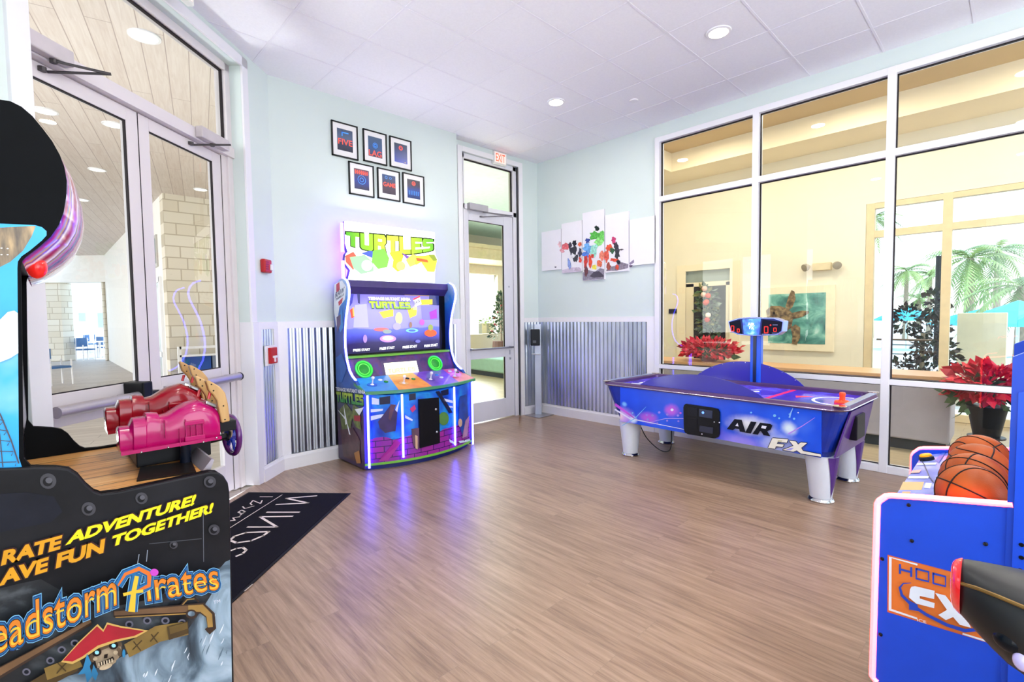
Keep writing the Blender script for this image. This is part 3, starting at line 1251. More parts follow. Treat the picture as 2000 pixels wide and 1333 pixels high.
art.block('TURTLES', (659, 784), (712, 793), (658, 765), grad_mat('turtle_letters_side', 'Z', 0.68, 0.82, [(0, '2a8a34'), (0.5, 'a9c12c'), (1, '6fb23a')], 0.3))
art.build('side_print', am)

# monitor housing
mb = MB(M('141038', 0.35))
mb.box((X0 + 0.03, 5.0, 0.9), (X1 - 0.03, YK, 1.80))
mb.prism([(X0 + 0.03, YK, 1.80), (X0 + 0.03, 5.07, 1.855), (X0 + 0.03, 5.0, 1.915), (X0 + 0.03, 5.0, 1.70), (X0 + 0.03, YK, 1.70)], (X1 - X0 - 0.06, 0, 0))
mb.build('housing', am)
mb = MB(PUR)
mb.prism([(X0 + 0.03, 4.905, 1.945), (X0 + 0.03, 5.0, 1.918), (X0 + 0.03, 5.0, 1.80), (X0 + 0.03, 4.975, 1.80), (X0 + 0.03, 4.90, 1.875)], (X1 - X0 - 0.06, 0, 0))
mb.build('visor', am)
SY = 4.972


def onS(x, y):
    return onY(x, y, SY)


mb = MB(M('06060c', 0.25))
mb.box((X0 + 0.03, SY + 0.004, 1.10), (X1 - 0.03, 5.0, 1.86))
mb.build('bezel', am)
a0, a1 = onS(676, 567), onS(857.5, 681)
scr = [(X0 + 0.045, SY, 1.155), (onS(857.5, 620)[0], SY, 1.155), (onS(857.5, 620)[0], SY, 1.80), (X0 + 0.045, SY, 1.80)]
sc_m = grad_mat('screen_picture', 'Z', 1.155, 1.80, [(0.0, '1a1440'), (0.16, '241a58'), (0.24, '3a3c9c'), (0.40, '5f6cd6'), (0.42, '8f8ce6'), (0.75, '9a96ee'), (1.0, '6d62c8')], 0.15, emit=0.62, noise=0.12, nscale=4)
mb = MB(sc_m)
mb.prism(scr, (0, 0.008, 0))
sc = mb.build('screen', am)


def E(c, s=0.9):
    return M(c, 0.2, emit=s)


art = Art(lambda x, y: onS(x, y), (0, -1, 0), 0.0005)
for q, c in (([(684, 568), (692, 568), (688, 592), (683, 600)], '3b3aa0'), ([(697, 570), (703, 571), (703, 594), (699, 592)], '2b2a66'),
             ([(714, 569), (742, 570), (742, 574), (714, 573)], '24245c'), ([(790, 570), (846, 573), (846, 580), (790, 577)], '8a6a50'),
             ([(838, 570), (857, 571), (857, 597), (838, 596)], '222a60'), ([(693, 596), (716, 594), (720, 640), (690, 640)], 'aaa8f0'),
             ([(822, 597), (857, 597), (857, 625), (824, 625)], '7a74dc'),
             ([(683, 606), (688, 602), (692, 620), (686, 622)], 'c84a30'), ([(688, 601), (691, 600), (692, 618), (689, 619)], 'ffb050'),
             ([(740, 610), (768, 604), (768, 618), (748, 622)], 'ffc83a'), ([(795, 604), (814, 600), (813, 616), (800, 622)], 'ffc83a'),
             ([(806, 600), (814, 599), (814, 606), (806, 606)], 'ffe08a'), ([(820, 586), (844, 585), (844, 595), (820, 596)], 'f2c818'),
             ([(838, 610), (852, 604), (853, 622), (840, 624)], '9a2ac0')):
    art.poly(q, E(c, 0.75))
for cx, cy, rx, ry, c in ((757, 662, 16, 7, 'c08aff'), (757, 661, 11, 4.5, 'f0c8ff'), (744, 644, 15, 3.5, 'e86a6a'), (804, 646, 12, 4, '7ad0ff'), (804, 646, 7, 2.2, '4a62d0'),
                          (840, 651, 12, 7, 'ff5a2a'), (840, 640, 5, 6, '8a9a4a'), (778, 622, 7, 12, 'c8c890'), (774, 638, 8, 7, 'a09ab8'), (801, 635, 3, 6, '8a6a58'),
                          (755, 648, 9, 4, '8a9a9a'), (823, 630, 5, 6, 'b45ad0'), (712, 662, 4, 8, 'a080c8'), (815, 667, 5, 3, '6a6ac8')):
    art.ell(cx, cy, rx, ry, E(c, 0.75))
art.text('TEENAGE MUTANT NINJA', (718.5, 586), (800, 587.5), (718, 580.5), E('ffffff', 1.0), bold=0.03)
art.block('TURTLES', (721, 603), (801, 604.5), (719, 588), E('0d3a1c', 0.5), grow=0.07)
art.block('TURTLES', (721, 602), (801, 603.5), (719, 588.5), grad_mat('turtle_letters_screen', 'Z', 1.58, 1.68, [(0, '1f9a48'), (0.6, '7ac030'), (1, 'a8d832')], 0.2, emit=0.8))
art.poly([(805, 584), (818, 578), (822, 594), (809, 600)], E('f2f2f8'))
art.poly([(805, 584), (818, 578), (819, 581), (806, 587)], E('d0304a'))
art.text('RAW', (808, 596), (820, 591), (806.5, 589), E('4a4a6a', 0.5), bold=0.02)
for x0_, x1_, y0_, y1_ in ((688.5, 721, 687, 685), (740, 769, 684, 681), (785, 813, 681, 678.5), (827, 853, 678.5, 676)):
    art.text('PRESS START', (x0_, y0_), (x1_, y1_), (x0_, y0_ - 4.6), E('ffffff', 1.0), bold=0.03)
art.build('screen_picture', sc)
mb = MB(GRN)
mb.box((X0 + 0.03, 4.885, 1.112), (X1 - 0.03, 4.975, 1.136))
mb.build('green_edge', am)
# speaker panel
P0, P1 = np.array([0, 4.90, 1.115]), np.array([0, 4.80, 0.912])
pn = np.array([0, P0[2] - P1[2], -(P0[1] - P1[1])])
pn = -np.array([0, (P0[2] - P1[2]), -(P0[1] - P1[1])]) / np.linalg.norm(pn)
pn = np.array([0, -abs(P0[2] - P1[2]), abs(P0[1] - P1[1])]) / np.hypot(P0[1] - P1[1], P0[2] - P1[2])
mb = MB(noise_mat('speaker_panel_print', [(0.35, '2c1a5c'), (0.5, '5a2a68'), (0.65, '3d2a86')], 7, 3, 0.35))
mb.prism([(X0 + 0.03, 4.90, 1.115), (X0 + 0.03, 4.80, 0.912), (X0 + 0.03, 4.80, 0.87), (X0 + 0.03, 5.0, 0.87), (X0 + 0.03, 5.0, 1.115)], (X1 - X0 - 0.06, 0, 0))
spk = mb.build('speaker_panel', am)


def onPan(x, y, off=0.0):
    return onP(x, y, pn, pn @ np.array([0, P0[1], P0[2]]) + off)


for cx, cy in ((710.5, 722), (849.5, 710.5)):
    c = onPan(cx, cy, 0.002)
    mb = MB(E('2fd03a', 0.35))
    mb.torus(c + pn * 0.006, 0.088, 0.013, pn, 32, 8)
    s1 = mb.build('speaker_ring', spk, smooth=True)
    mb = MB(E('0f8a22', 0.25))
    mb.lathe(c, [(0.085, 0.0), (0.085, 0.005), (0.04, 0.001), (0.03, 0.004), (0.0, 0.012)], 28, axis=pn)
    mb.build('speaker_cone', s1)
    mb = MB(E('59e84a', 0.6))
    mb.torus(c + pn * 0.008, 0.062, 0.006, pn, 28, 6)
    mb.build('speaker_glow', s1)
mb = MB(M('4a3a66', 0.4))
mb.face([onPan(x, y, 0.002) for x, y in ((744, 707), (818, 701), (827, 731), (749, 737))])
ip = mb.build('instruction_frame', spk, fixn=False)
mb = MB(E('fffbe0', 1.0))
mb.face([onPan(x, y, 0.004) for x, y in ((749.5, 710), (813, 705), (818.5, 727.5), (754, 733))])
mb.mat(E('dbe58a', 0.9))
put_block(mb, 'TURTLES', onPan(758, 730, 0.005), onPan(812, 725, 0.005), onPan(757, 721, 0.005))
mb.build('instruction_panel', ip, fixn=False)

# control deck with four coloured stations
mb = MB(M('4a8f63', 0.35))
nseg = 24
xs = np.linspace(X0 - 0.004, X1 + 0.004, nseg + 1)


_dn = np.array([0, -0.28, 1.0])
_dc = _dn @ np.array([0, 4.80, 0.91])
yc0 = float(onP(779, 764, _dn, _dc)[1]) - 0.008
yc1 = float(onP(716, 766.5, _dn, _dc)[1])


def dyy(x):
    u = (x - XM) / ((X1 - X0) / 2)
    return yc0 + (yc1 - yc0) * u * u


rT, rB = [], []
for x in xs:
    rT.append((x, dyy(x), zt(dyy(x))))
    rB.append((x, dyy(x), zt(dyy(x)) - 0.028))
kT = [(X1 + 0.004, 4.69, zt(4.69)), (X1 - 0.031, 4.69, zt(4.69)), (X1 - 0.031, 4.81, zt(4.81)), (X0 + 0.031, 4.81, zt(4.81)), (X0 + 0.031, 4.69, zt(4.69)), (X0 - 0.004, 4.69, zt(4.69))]
kB = [(x, y, z - 0.028) for x, y, z in kT]
n1 = len(rT) + len(kT)
mb.mesh(rT + kT + rB + kB, [tuple(range(n1 - 1, -1, -1)), tuple(range(n1, 2 * n1))] + [(i, (i + 1) % n1, n1 + (i + 1) % n1, n1 + i) for i in range(n1)])
deck = mb.build('control_deck', am)
dn = np.array([0, -0.28, 1.0])
dn /= np.linalg.norm(dn)


def onD(x, y, off=0.0):
    return onP(x, y, dn, dn @ np.array([0, 4.80, 0.91]) + off)


fx = [X0, onD(777, 761)[0], onD(839.5, 752)[0], onD(890, 743)[0], X1]
bx = [X0, onD(761.5, 736)[0], onD(809, 731)[0], onD(868, 724)[0], X1]
QC = ['2f7fd6', 'f08a24', '6a3fb4', 'd8466e']
QN = ['blue', 'orange', 'purple', 'red']
stick_px = [(727, 752, 727, 739), (788.5, 749, 790, 739), (841, 741.5, 842, 732), (888, 735.5, 889, 727)]
btns = [[(754, 746.5, '1f8a30'), (742.5, 743, 'e8e8f0')], [(807.5, 741, '1f8a30'), (795.5, 740, '22262e')], [(853, 733.5, '2a78c8'), (862, 738, 'c8c8e0')], [(878.5, 726, 'e8e8f0'), (893, 727.5, '2a3a30')]]
DZ = 0.003
for i in range(4):
    mb = MB(noise_mat('deck_print_' + QN[i], [(0.3, QC[i]), (0.7, {'2f7fd6': '3fa0e0', 'f08a24': 'ffab3a', '6a3fb4': '8a5ac8', 'd8466e': 'e8708c'}[QC[i]])], 9, 3, 0.3, coat=0.3))
    k = 10
    fr = [fx[i] + (fx[i + 1] - fx[i]) * j / k for j in range(k + 1)]
    pts = [(x, dyy(x) + 0.012, 0) for x in fr] + [(min(bx[i + 1], X1 - 0.035), 4.795, 0), (max(bx[i], X0 + 0.035), 4.795, 0)]
    mb.face([(x, y, zt(y) + 0.0012) for x, y, _ in pts])
    mb.build('station_print', deck, fixn=False)
    a = onD(*stick_px[i][:2], DZ)
    mb = MB(M({0: '2a62c8', 1: 'f0b060', 2: '5a2a9a', 3: 'c02a50'}[i], 0.3))
    mb.lathe(a, [(0.052, 0), (0.05, 0.002), (0.0, 0.003)], 24, axis=dn)
    st = mb.build('joystick', deck)
    mb = MB(M('e8e6f2', 0.2))
    mb.lathe(a, [(0.022, 0.002), (0.008, 0.012), (0.007, 0.05), (0.013, 0.06), (0.019, 0.075), (0.013, 0.09), (0.0, 0.094)], 14, axis=dn)
    mb.build('joystick_ball', st, smooth=True)
    for bxp, byp, c in btns[i]:
        q = onD(bxp, byp, 0.002)
        mb = MB(M(c, 0.25))
        mb.lathe(q, [(0.023, 0), (0.023, 0.006), (0.017, 0.010), (0.0, 0.012)], 18, axis=dn)
        mb.build('button', deck, smooth=True)

# marquee
MY = 4.985


def onM(x, y):
    return onY(x, y, MY)


tl, tr, bl, br = onM(672.5, 431.5), onM(848.8, 454), onM(678, 549), onM(849, 553)
mx0, mx1 = tl[0], tr[0]
mz0, mz1 = 1.925, (tl[2] + tr[2]) / 2
ol = [onM(*q) for q in ((672.5, 433), (674.5, 431.5), (848.8, 454), (849, 478), (850, 498), (855, 508), (851, 514), (850.5, 520), (849.5, 535), (849, 553), (679, 548.5), (684, 528), (673, 513), (675, 497), (679, 492), (674, 476))]
ol = [(p[0], MY, max(p[2], mz0)) for p in ol]
mb = MB(M('3a2a7a', 0.4))
mb.prism([(x, y + 0.004, z) for x, y, z in ol], (0, 0.055, 0))
mq = mb.build('marquee', am)
mb = MB(M('ffffff', 0.3, emit=1.5, ecol='fbfdf4'))
mb.prism(ol, (0, 0.004, 0))
mb.build('lit_panel', mq)
mb = MB(LEDV)
for a, b in (((0.0, 0.42), (0.0, 0.02)),):
    for zz0, zz1 in ((mz1 - 0.02, mz1 - 0.33), (mz1 - 0.42, mz0 + 0.02)):
        mb.box((mx0 - 0.028, MY + 0.012, zz1), (mx0 - 0.004, MY + 0.05, zz0))
mb.build('edge_light', mq)
mb = MB(LEDV)
mb.box((mx0 + 0.03, MY + 0.0595, mz0 + 0.06), (mx1 - 0.03, MY + 0.064, mz1 - 0.05))
mb.build('back_light', mq)
art = Art(onM, (0, -1, 0), 0.0006)
art.block('TURTLES', (675.5, 492), (848, 502), (674.5, 452), M('14280e', 0.6), grow=0.06, gap=0.03, arch=0.35)
art.block('TURTLES', (676, 491), (847, 501), (675, 453), grad_mat('turtle_letters_marquee', 'X', mx0 - XM, mx1 - XM, [(0, '3fae14'), (0.28, 'a4dc28'), (0.5, 'e8ec50'), (0.74, 'b4de38'), (1, '56b828')], 0.4, emit=0.35, noise=0.15), gap=0.06, arch=0.35)
# plain colour shapes in place of the printed figures
for q, c in (([(674, 500), (690, 492), (700, 506), (690, 528), (675, 512)], 'c8604a'), ([(683, 503), (712, 498), (728, 512), (730, 530), (705, 536), (690, 524)], '9fe8a0'),
             ([(705, 495), (722, 490), (758, 498), (756, 508), (735, 508)], '4a62c8'), ([(728, 490), (750, 486), (760, 505), (756, 522), (738, 526), (726, 512)], '7fd24a'),
             ([(760, 494), (778, 490), (788, 500), (784, 512), (790, 526), (776, 531), (766, 522), (768, 508)], 'f2c832'), ([(784, 494), (800, 502), (812, 504), (812, 509), (794, 506)], '7a4ab0'),
             ([(792, 508), (806, 496), (818, 502), (814, 516), (800, 522)], 'd8dc5a'), ([(812, 500), (826, 500), (840, 498), (853, 510), (848, 532), (826, 530), (810, 516)], 'd2c83a'),
             ([(812, 504), (834, 508), (836, 513), (814, 510)], 'e0622a'), ([(836, 498), (848, 498), (854, 509), (846, 510)], '8a9a2a'), ([(808, 520), (822, 512), (834, 530), (822, 540), (810, 538)], 'f2eec8')):
    art.poly(q, E(c, 0.55))
for cx, cy, r in ((716, 519, 11), (782, 520, 9)):
    art.ell(cx, cy, r, r, E('d8f6dc' if cx < 750 else 'ffe07a', 0.6))
art.build('marquee_print', mq)
# the open top of the lit box spills light up the wall and onto the ceiling
light('marquee_spill', 'AREA', (XM, MY + 0.03, mz1 + 0.02), 7, (0.95, 0.97, 1), size=1.2, size_y=0.05, direction=(0, -0.9, 1))

# ================================================================== pirate gun game in the left foreground
PY0, PY1 = 2.2, 3.06
pm = thing('gun_game_machine', 'pirate gun game cabinet with mounted red guns, wheel and black hood, left foreground', 'arcade machine', (-0.1, 2.63, 0))


def Y0(x, y):
    return onY(x, y, PY0)


hood = [(21, 198), (42, 208.5), (63, 226.5), (84, 252), (102, 276), (117, 303), (126, 327), (130.5, 354), (129.6, 384), (124.5, 414), (115.5, 438), (99, 462), (75, 483), (50, 502), (43, 510), (41, 520), (42, 580), (46, 895)]
lower = [(60, 911), (110, 911.5), (135, 915), (152, 926), (168, 945), (183, 958), (197, 963), (230, 959), (300, 944), (370, 929), (408, 920.5), (422, 921), (435, 929), (443, 942), (446, 960)]
hp = [Y0(*q) for q in hood]
lp = [Y0(*q) for q in lower]
BX = -0.62
outl = [(BX, 2.222), (-0.06, 2.222)] + [(p[0], p[2]) for p in hp] + [(p[0], p[2]) for p in lp] + [(0.503, 0.05), (0.49, 0.02), (BX, 0.02)]
PBK = noise_mat('black_gunmetal', [(0.3, '0c0c0f'), (0.7, '1e1e22')], 5, 4, 0.5)
PBK.node_tree.nodes['Principled BSDF'].inputs['Specular IOR Level'].default_value = 0.25
for y, nm in ((PY0, 'a'), (PY1 - 0.025, 'b')):
    mb = MB(M('080a0d', 0.65, var=0.2, spec=0.1))
    mb.prism([(x, y, z) for x, z in outl], (0, 0.025, 0))
    sp = mb.build('side_panel', pm)
    if nm == 'a':
        near = sp
# chrome edge line round the panels
# body between the panels
mb = MB(M('101014', 0.4))
mb.box((BX, PY0 + 0.025, 0.02), (-0.075, PY1 - 0.025, 2.20))
mb.build('monitor_housing', pm)
mb = MB(M('0a0a10', 0.15))
mb.box((-0.076, PY0 + 0.05, 1.12), (-0.062, PY1 - 0.05, 1.72))
mb.build('screen', pm)
mb = MB(M('14141a', 0.5))
mb.box((-0.075, PY0 + 0.025, 0.03), (0.47, PY1 - 0.025, 0.90))
mb.build('pedestal', pm)
deckw = wood_mat('pirate_deck_planks', [(0.2, '6a3e1a'), (0.4, 'bc7c3c'), (0.6, 'e0a258'), (0.85, 'f0c484')], pl=0.8, pw=0.14, rough=0.3, rot=0.0, grain=1.6, gap='3a2410', gapw=0.004)
mb = MB(deckw)
mb.box((-0.08, PY0 + 0.025, 0.90), (0.46, PY1 - 0.025, 0.925))
mb.build('deck', pm)
# hood: bulging printed marquee between the two panels
mqm, n_, L_, b_ = nodemat('marquee_stripes')
v_ = coords(n_, L_, scale=(1, 1, 0.35))
s_ = n_.new('ShaderNodeSeparateXYZ')
L_.new(v_, s_.inputs[0])
wv = n_.new('ShaderNodeTexWave')
wv.inputs['Scale'].default_value = 2.2
wv.inputs['Distortion'].default_value = 3.5
wv.inputs['Detail'].default_value = 2
wv.bands_direction = 'Y'
L_.new(v_, wv.inputs['Vector'])
r_ = ramp(n_, [(0.0, '3a2f8a'), (0.2, 'b8308a'), (0.4, '8a8ac8'), (0.55, 'c8a060'), (0.7, '6a3a9a'), (0.85, 'e8e0f0'), (1, 'a02a50')])
L_.new(wv.outputs['Fac'], r_.inputs[0])
L_.new(r_.outputs[0], b_.inputs['Base Color'])
L_.new(r_.outputs[0], b_.inputs['Emission Color'])
b_.inputs['Emission Strength'].default_value = 0.25
b_.inputs['Roughness'].default_value = 0.12
b_.inputs['Coat Weight'].default_value = 0.5
mb = MB(mqm)
hz = [(p[0], p[2]) for p in hp[2:15]]
rings = []
for k in range(11):
    t = k / 10
    y = PY0 + 0.02 + (PY1 - PY0 - 0.04) * t
    bul = 0.05 * (1 - (2 * t - 1) ** 4)
    rr = []
    for i, (x, z) in enumerate(hz):
        u = i / (len(hz) - 1)
        q = min(1, 1.9 * u) * (1 if u < 0.9 else (1 - u) * 10 * 0.7 + 0.3)
        rr.append((x + bul * q + bul * 0.9 * max(0, u - .45) * (1 - u) * 6, y, z - 0.05 * bul / 0.05 * max(0, u - .5) * 2))
    rings.append(rr)
mb.smooth = True
mb.loft(rings, cap=False, closed=False)
mb.build('marquee', pm, fixn=False)
mb = MB(M('111116', 0.4))
mb.prism([(-0.076, PY0 + 0.025, 2.2), (-0.06, PY0 + 0.025, 2.215), (0.0, PY0 + 0.025, 2.205), (0.06, PY0 + 0.025, 2.1), (0.075, PY0 + 0.025, 2.0), (0.05, PY0 + 0.025, 1.86), (-0.03, PY0 + 0.025, 1.74), (-0.076, PY0 + 0.025, 1.74)], (0, PY1 - PY0 - 0.05, 0))
mb.build('hood', pm)
mb = MB(M('c01a1a', 0.15, emit=0.5, ecol='e02a20'))
lc = onY(72, 522, PY0 + 0.10)
mb.sphere(lc, 0.034, 16, 10, (0.8, 1.0, 1.15))
mb.build('red_lamp', pm, smooth=True)

# --- print on the near panel
SKY = noise_mat('sky_print', [(0.35, '0a9bee'), (0.55, '2fb4f8'), (0.68, '9fdcfa'), (0.8, 'e8f6fc')], 2.6, 4, 0.35)
art = Art(Y0, (0, -1, 0), 0.0006)
art.poly([(-420, 470), (0, 437), (68, 440), (82, 444), (91, 452), (91, 460), (82, 470), (58, 490), (42, 501), (35, 511), (34, 524), (37, 895), (43, 913), (0, 914), (-420, 914)], SKY)
art.poly([(-60, 448), (70, 441.5), (62, 462), (45, 490), (20, 512), (0, 522), (-60, 530)], noise_mat('brass_print', [(0.3, '4a4038'), (0.5, '8a7658'), (0.7, 'c8a878')], 5, 3, 0.3, stretch=(9, 1, 2)))
for x0_, y0_ in ((3, 485), (15, 486), (3, 498), (15, 498)):
    art.ell(x0_, y0_, 2.2, 1.2, M('f0ece4', 0.3))
RP = M('4a4650', 0.5)
for i in range(5):
    art.stroke([(-20 + i * 3, 815 + i * 22), (8 + i * 6, 822 + i * 20), (0 + i * 7.5, 830 + i * 20)], 1.6, RP)
art.stroke([(-10, 790), (2, 812), (22, 860), (37, 905)], 3, RP)
art.stroke([(-8, 800), (0, 850), (6, 912)], 2.2, RP)
art.poly([(0, 625), (15, 610), (28, 607), (35, 612), (36, 690), (20, 700), (0, 708)], M('d9eefa', 0.35, var=0.06))
art.build('sky_print', near)

# --- raised lower board with the lettering
lb = [(60, 911), (110, 911.5), (135, 915), (152, 926), (168, 945), (183, 958), (197, 963), (230, 959), (300, 944), (370, 929), (408, 920.5), (422, 921), (435, 929), (443, 942), (446, 960)]
bpts = [Y0(-330, 925), Y0(0, 914)] + [Y0(*q) for q in lb] + [np.array([0.503, PY0, 0.05]), np.array([-0.45, PY0, 0.05])]
mb = MB(PBK)
mb.prism(bpts, (0, -0.02, 0))
board = mb.build('art_board', pm, bevel=0.006)


def Yb(x, y):
    return onY(x, y, PY0 - 0.0202)


WAT = noise_mat('sea_spray_print', [(0.30, '1c242c'), (0.42, '566a78'), (0.55, '9fb8c8'), (0.7, 'cfe2ee')], 6, 7, 0.4, stretch=(1.0, 1, 0.5), distort=1.2)
art = Art(Yb, (0, -1, 0), 0.0006)
SMK = noise_mat('storm_print', [(0.3, '0e1013'), (0.5, '24282c'), (0.66, '5a6064'), (0.8, '8a9296')], 5, 7, 0.45, distort=1.0)
art.poly([(-420, 1200), (0, 1150), (40, 1140), (80, 1132), (130, 1160), (200, 1190), (300, 1170), (380, 1130), (438, 1105), (449, 1100), (453, 1336), (-420, 1400)], SMK)
art.poly([(90, 1336), (130, 1322), (190, 1305), (245, 1280), (280, 1262), (320, 1235), (360, 1240), (395, 1190), (420, 1150), (428, 1112), (440, 1098), (449, 1094), (453, 1336)], WAT)
art.poly([(-100, 1000), (0, 965), (50, 962), (105, 970), (122, 1000), (100, 1020), (-100, 1060)], M('1c1e28', 0.45, var=0.25))
# rivets
RV, RV2 = M('3a3a40', 0.35, var=0.2), M('55555c', 0.35, var=0.2)
for cx, cy, r in ((94, 940, 16), (173, 994, 14), (276, 973, 12), (409, 941, 12), (417, 1034, 11), (338, 1063, 8)):
    art.ell(cx, cy, r, r * 0.95, RV)
    art.ell(cx - 1, cy + 1, r * 0.6, r * 0.58, M('17171a', 0.4))
    art.ell(cx + 1.5, cy - 1.5, r * 0.42, r * 0.36, RV2)
# slogan: dark red halo, then yellow
RH = M('3c0f0c', 0.4)
YE = M('f4ea1e', 0.3)
YO = M('e3a01c', 0.3)
for m1, m2, bd in ((RH, RH, 0.10), (YO, YE, 0.048)):
    art.text('RATE', (5, 1100), (115, 1069), (3, 1076), m1, bold=bd, slant=0.06)
    art.text('ADVENTURE!', (131, 1060), (375, 984), (130, 1040.5), m2, bold=bd, slant=0.03)
    art.text('AVE', (2, 1139), (90, 1112), (0, 1114), m1, bold=bd, slant=0.06)
    art.text('FUN', (111, 1105), (199, 1076), (109, 1081), m1, bold=bd, slant=0.06)
    art.text('TOGETHER!', (216, 1065), (410, 999), (214.5, 1047), m2, bold=bd, slant=0.03)
WS = [M('e4eef6', 0.4, var=0.1), M('6c8494', 0.4, var=0.3)]
rw = random.Random(9)
for k in range(46):
    x_, y_ = rw.uniform(255, 444), rw.uniform(1180, 1330)
    if y_ < 1330 - (x_ - 240) * 0.75:
        continue
    l_ = rw.uniform(8, 26)
    art.stroke([(x_, y_), (x_ - l_ * 0.25, y_ + l_ * 0.6), (x_ - l_ * 0.3 + rw.uniform(-3, 3), y_ + l_)], [0.8, rw.uniform(1.5, 3.5), 0.6], WS[rw.randrange(2)])
    art.k -= 1
art.k += 1
# crossed pistols and ribbon behind the emblem
PB, PBd, GD = M('7a5a3c', 0.3, var=0.25), M('3c2a1e', 0.35), M('b08a48', 0.3, var=0.2)
art.stroke([(-20, 1320), (60, 1275), (176, 1210)], [22, 16, 12], PBd)
art.stroke([(-20, 1318), (60, 1273), (176, 1208)], [15, 10, 7], PB)
art.stroke([(220, 1195), (300, 1190), (370, 1186)], [13, 16, 20], PBd)
art.stroke([(222, 1194), (300, 1189), (370, 1185)], [8, 10, 13], PB)
art.stroke([(365, 1186), (392, 1184), (408, 1198), (411, 1222), (402, 1230)], [20, 22, 19, 17, 14], PBd)
art.stroke([(365, 1185), (391, 1184), (406, 1198), (408, 1221)], [13, 15, 12, 10], GD)
art.stroke([(352, 1178), (362, 1166), (378, 1164), (386, 1172)], [4, 5, 4, 3], PBd)
art.stroke([(354, 1177), (363, 1167), (377, 1165.5)], [2, 2.6, 2], GD)
art.stroke([(224, 1201), (365, 1194)], 2.2, GD)
art.ell(371, 1195, 11, 9, PBd)
art.ell(371, 1194, 7, 5, WAT)
for cx, cy in ((52, 1305), (98, 1283), (120, 1262), (285, 1206), (320, 1206), (352, 1210), (145, 1248), (250, 1212)):
    art.ell(cx, cy, 8, 7, M('6a6a78', 0.3))
    art.ell(cx, cy, 4.5, 3.8, M('20222a', 0.35))
RB, RBd = M('8a7038', 0.35, var=0.3), M('4c3a1c', 0.35, var=0.2)
art.poly([(40, 1333), (95, 1300), (150, 1275), (152, 1300), (105, 1325), (60, 1352)], RBd)
art.poly([(86, 1295), (150, 1270), (160, 1292), (92, 1318)], RB)
art.poly([(240, 1250), (300, 1215), (352, 1207), (362, 1218), (364, 1232), (310, 1245), (250, 1275)], RB)
for q_ in ([(258, 1244), (272, 1262)], [(274, 1242), (256, 1260)], [(292, 1230), (304, 1246)], [(306, 1226), (290, 1244)], [(112, 1284), (128, 1300)], [(130, 1282), (110, 1304)]):
    art.stroke(q_, 2.4, RBd)
art.poly([(322, 1215), (362, 1205), (364, 1228), (326, 1241)], RBd)
art.poly([(326, 1216), (361, 1207), (362, 1219), (328, 1230)], M('6a5428', 0.35, var=0.25))
# skull emblem with a red hat
BN, BNd = M('a89478', 0.4, var=0.25, scale=30), M('241a16', 0.4)
art.ell(206, 1262, 29, 24, BN, -0.25)
art.poly([(181, 1268), (226, 1252), (224, 1282), (205, 1296), (188, 1293)], BN)
BNh, BNs = M('cbb694', 0.4, var=0.2, scale=40), M('6a5640', 0.4, var=0.3, scale=40)
art.poly([(176, 1262), (190, 1248), (216, 1238), (234, 1244), (236, 1252), (214, 1252), (190, 1262), (178, 1270)], BNs)
art.ell(178, 1274, 5, 8, BNs, -0.2)
art.ell(230, 1262, 4.5, 9, BNs, -0.2)
art.ell(184, 1275, 4.5, 3.5, BNh, -0.3)
art.ell(223, 1263, 4.5, 4, BNh, -0.3)
art.ell(204, 1290, 13, 5, BNh, -0.35)
art.ell(187, 1262, 9, 7.5, BNd, -0.3)
art.ell(219, 1249, 9, 7.5, BNd, -0.3)
art.ell(187, 1262, 4.2, 3.6, M('9fe8ff', 0.3))
art.ell(219, 1249, 4.2, 3.6, M('9fe8ff', 0.3))
art.poly([(201, 1266), (208, 1264), (207, 1272), (200, 1273)], BNd)
art.stroke([(189, 1284), (203, 1281), (219, 1272)], 6.5, BNd)
for i in range(6):
    art.stroke([(191 + i * 5, 1287 - i * 1.5), (190.5 + i * 5, 1281 - i * 1.7)], 2.6, M('d8c8a8', 0.4))
HR, HRd = M('a81c2c', 0.35, var=0.25), M('d8b060', 0.35)
art.poly([(118, 1278), (150, 1242), (188, 1206), (199, 1217), (206, 1203), (232, 1210), (285, 1219), (262, 1232), (225, 1240), (190, 1252), (160, 1272), (140, 1282)], HRd)
art.poly([(122, 1275), (152, 1243), (187, 1210), (199, 1221), (207, 1207), (232, 1213), (277, 1220), (258, 1229), (222, 1236), (188, 1247), (158, 1268), (140, 1277)], HR)
BF = M('2a7fae', 0.35, var=0.3)
for q in ([(176, 1280), (168, 1262), (160, 1290), (150, 1302), (166, 1300)], [(172, 1283), (178, 1305), (168, 1318), (164, 1300)], [(180, 1282), (189, 1300), (184, 1314), (176, 1302)]):
    art.poly(q, BF)
art.ell(238, 1262, 3, 8, BF)
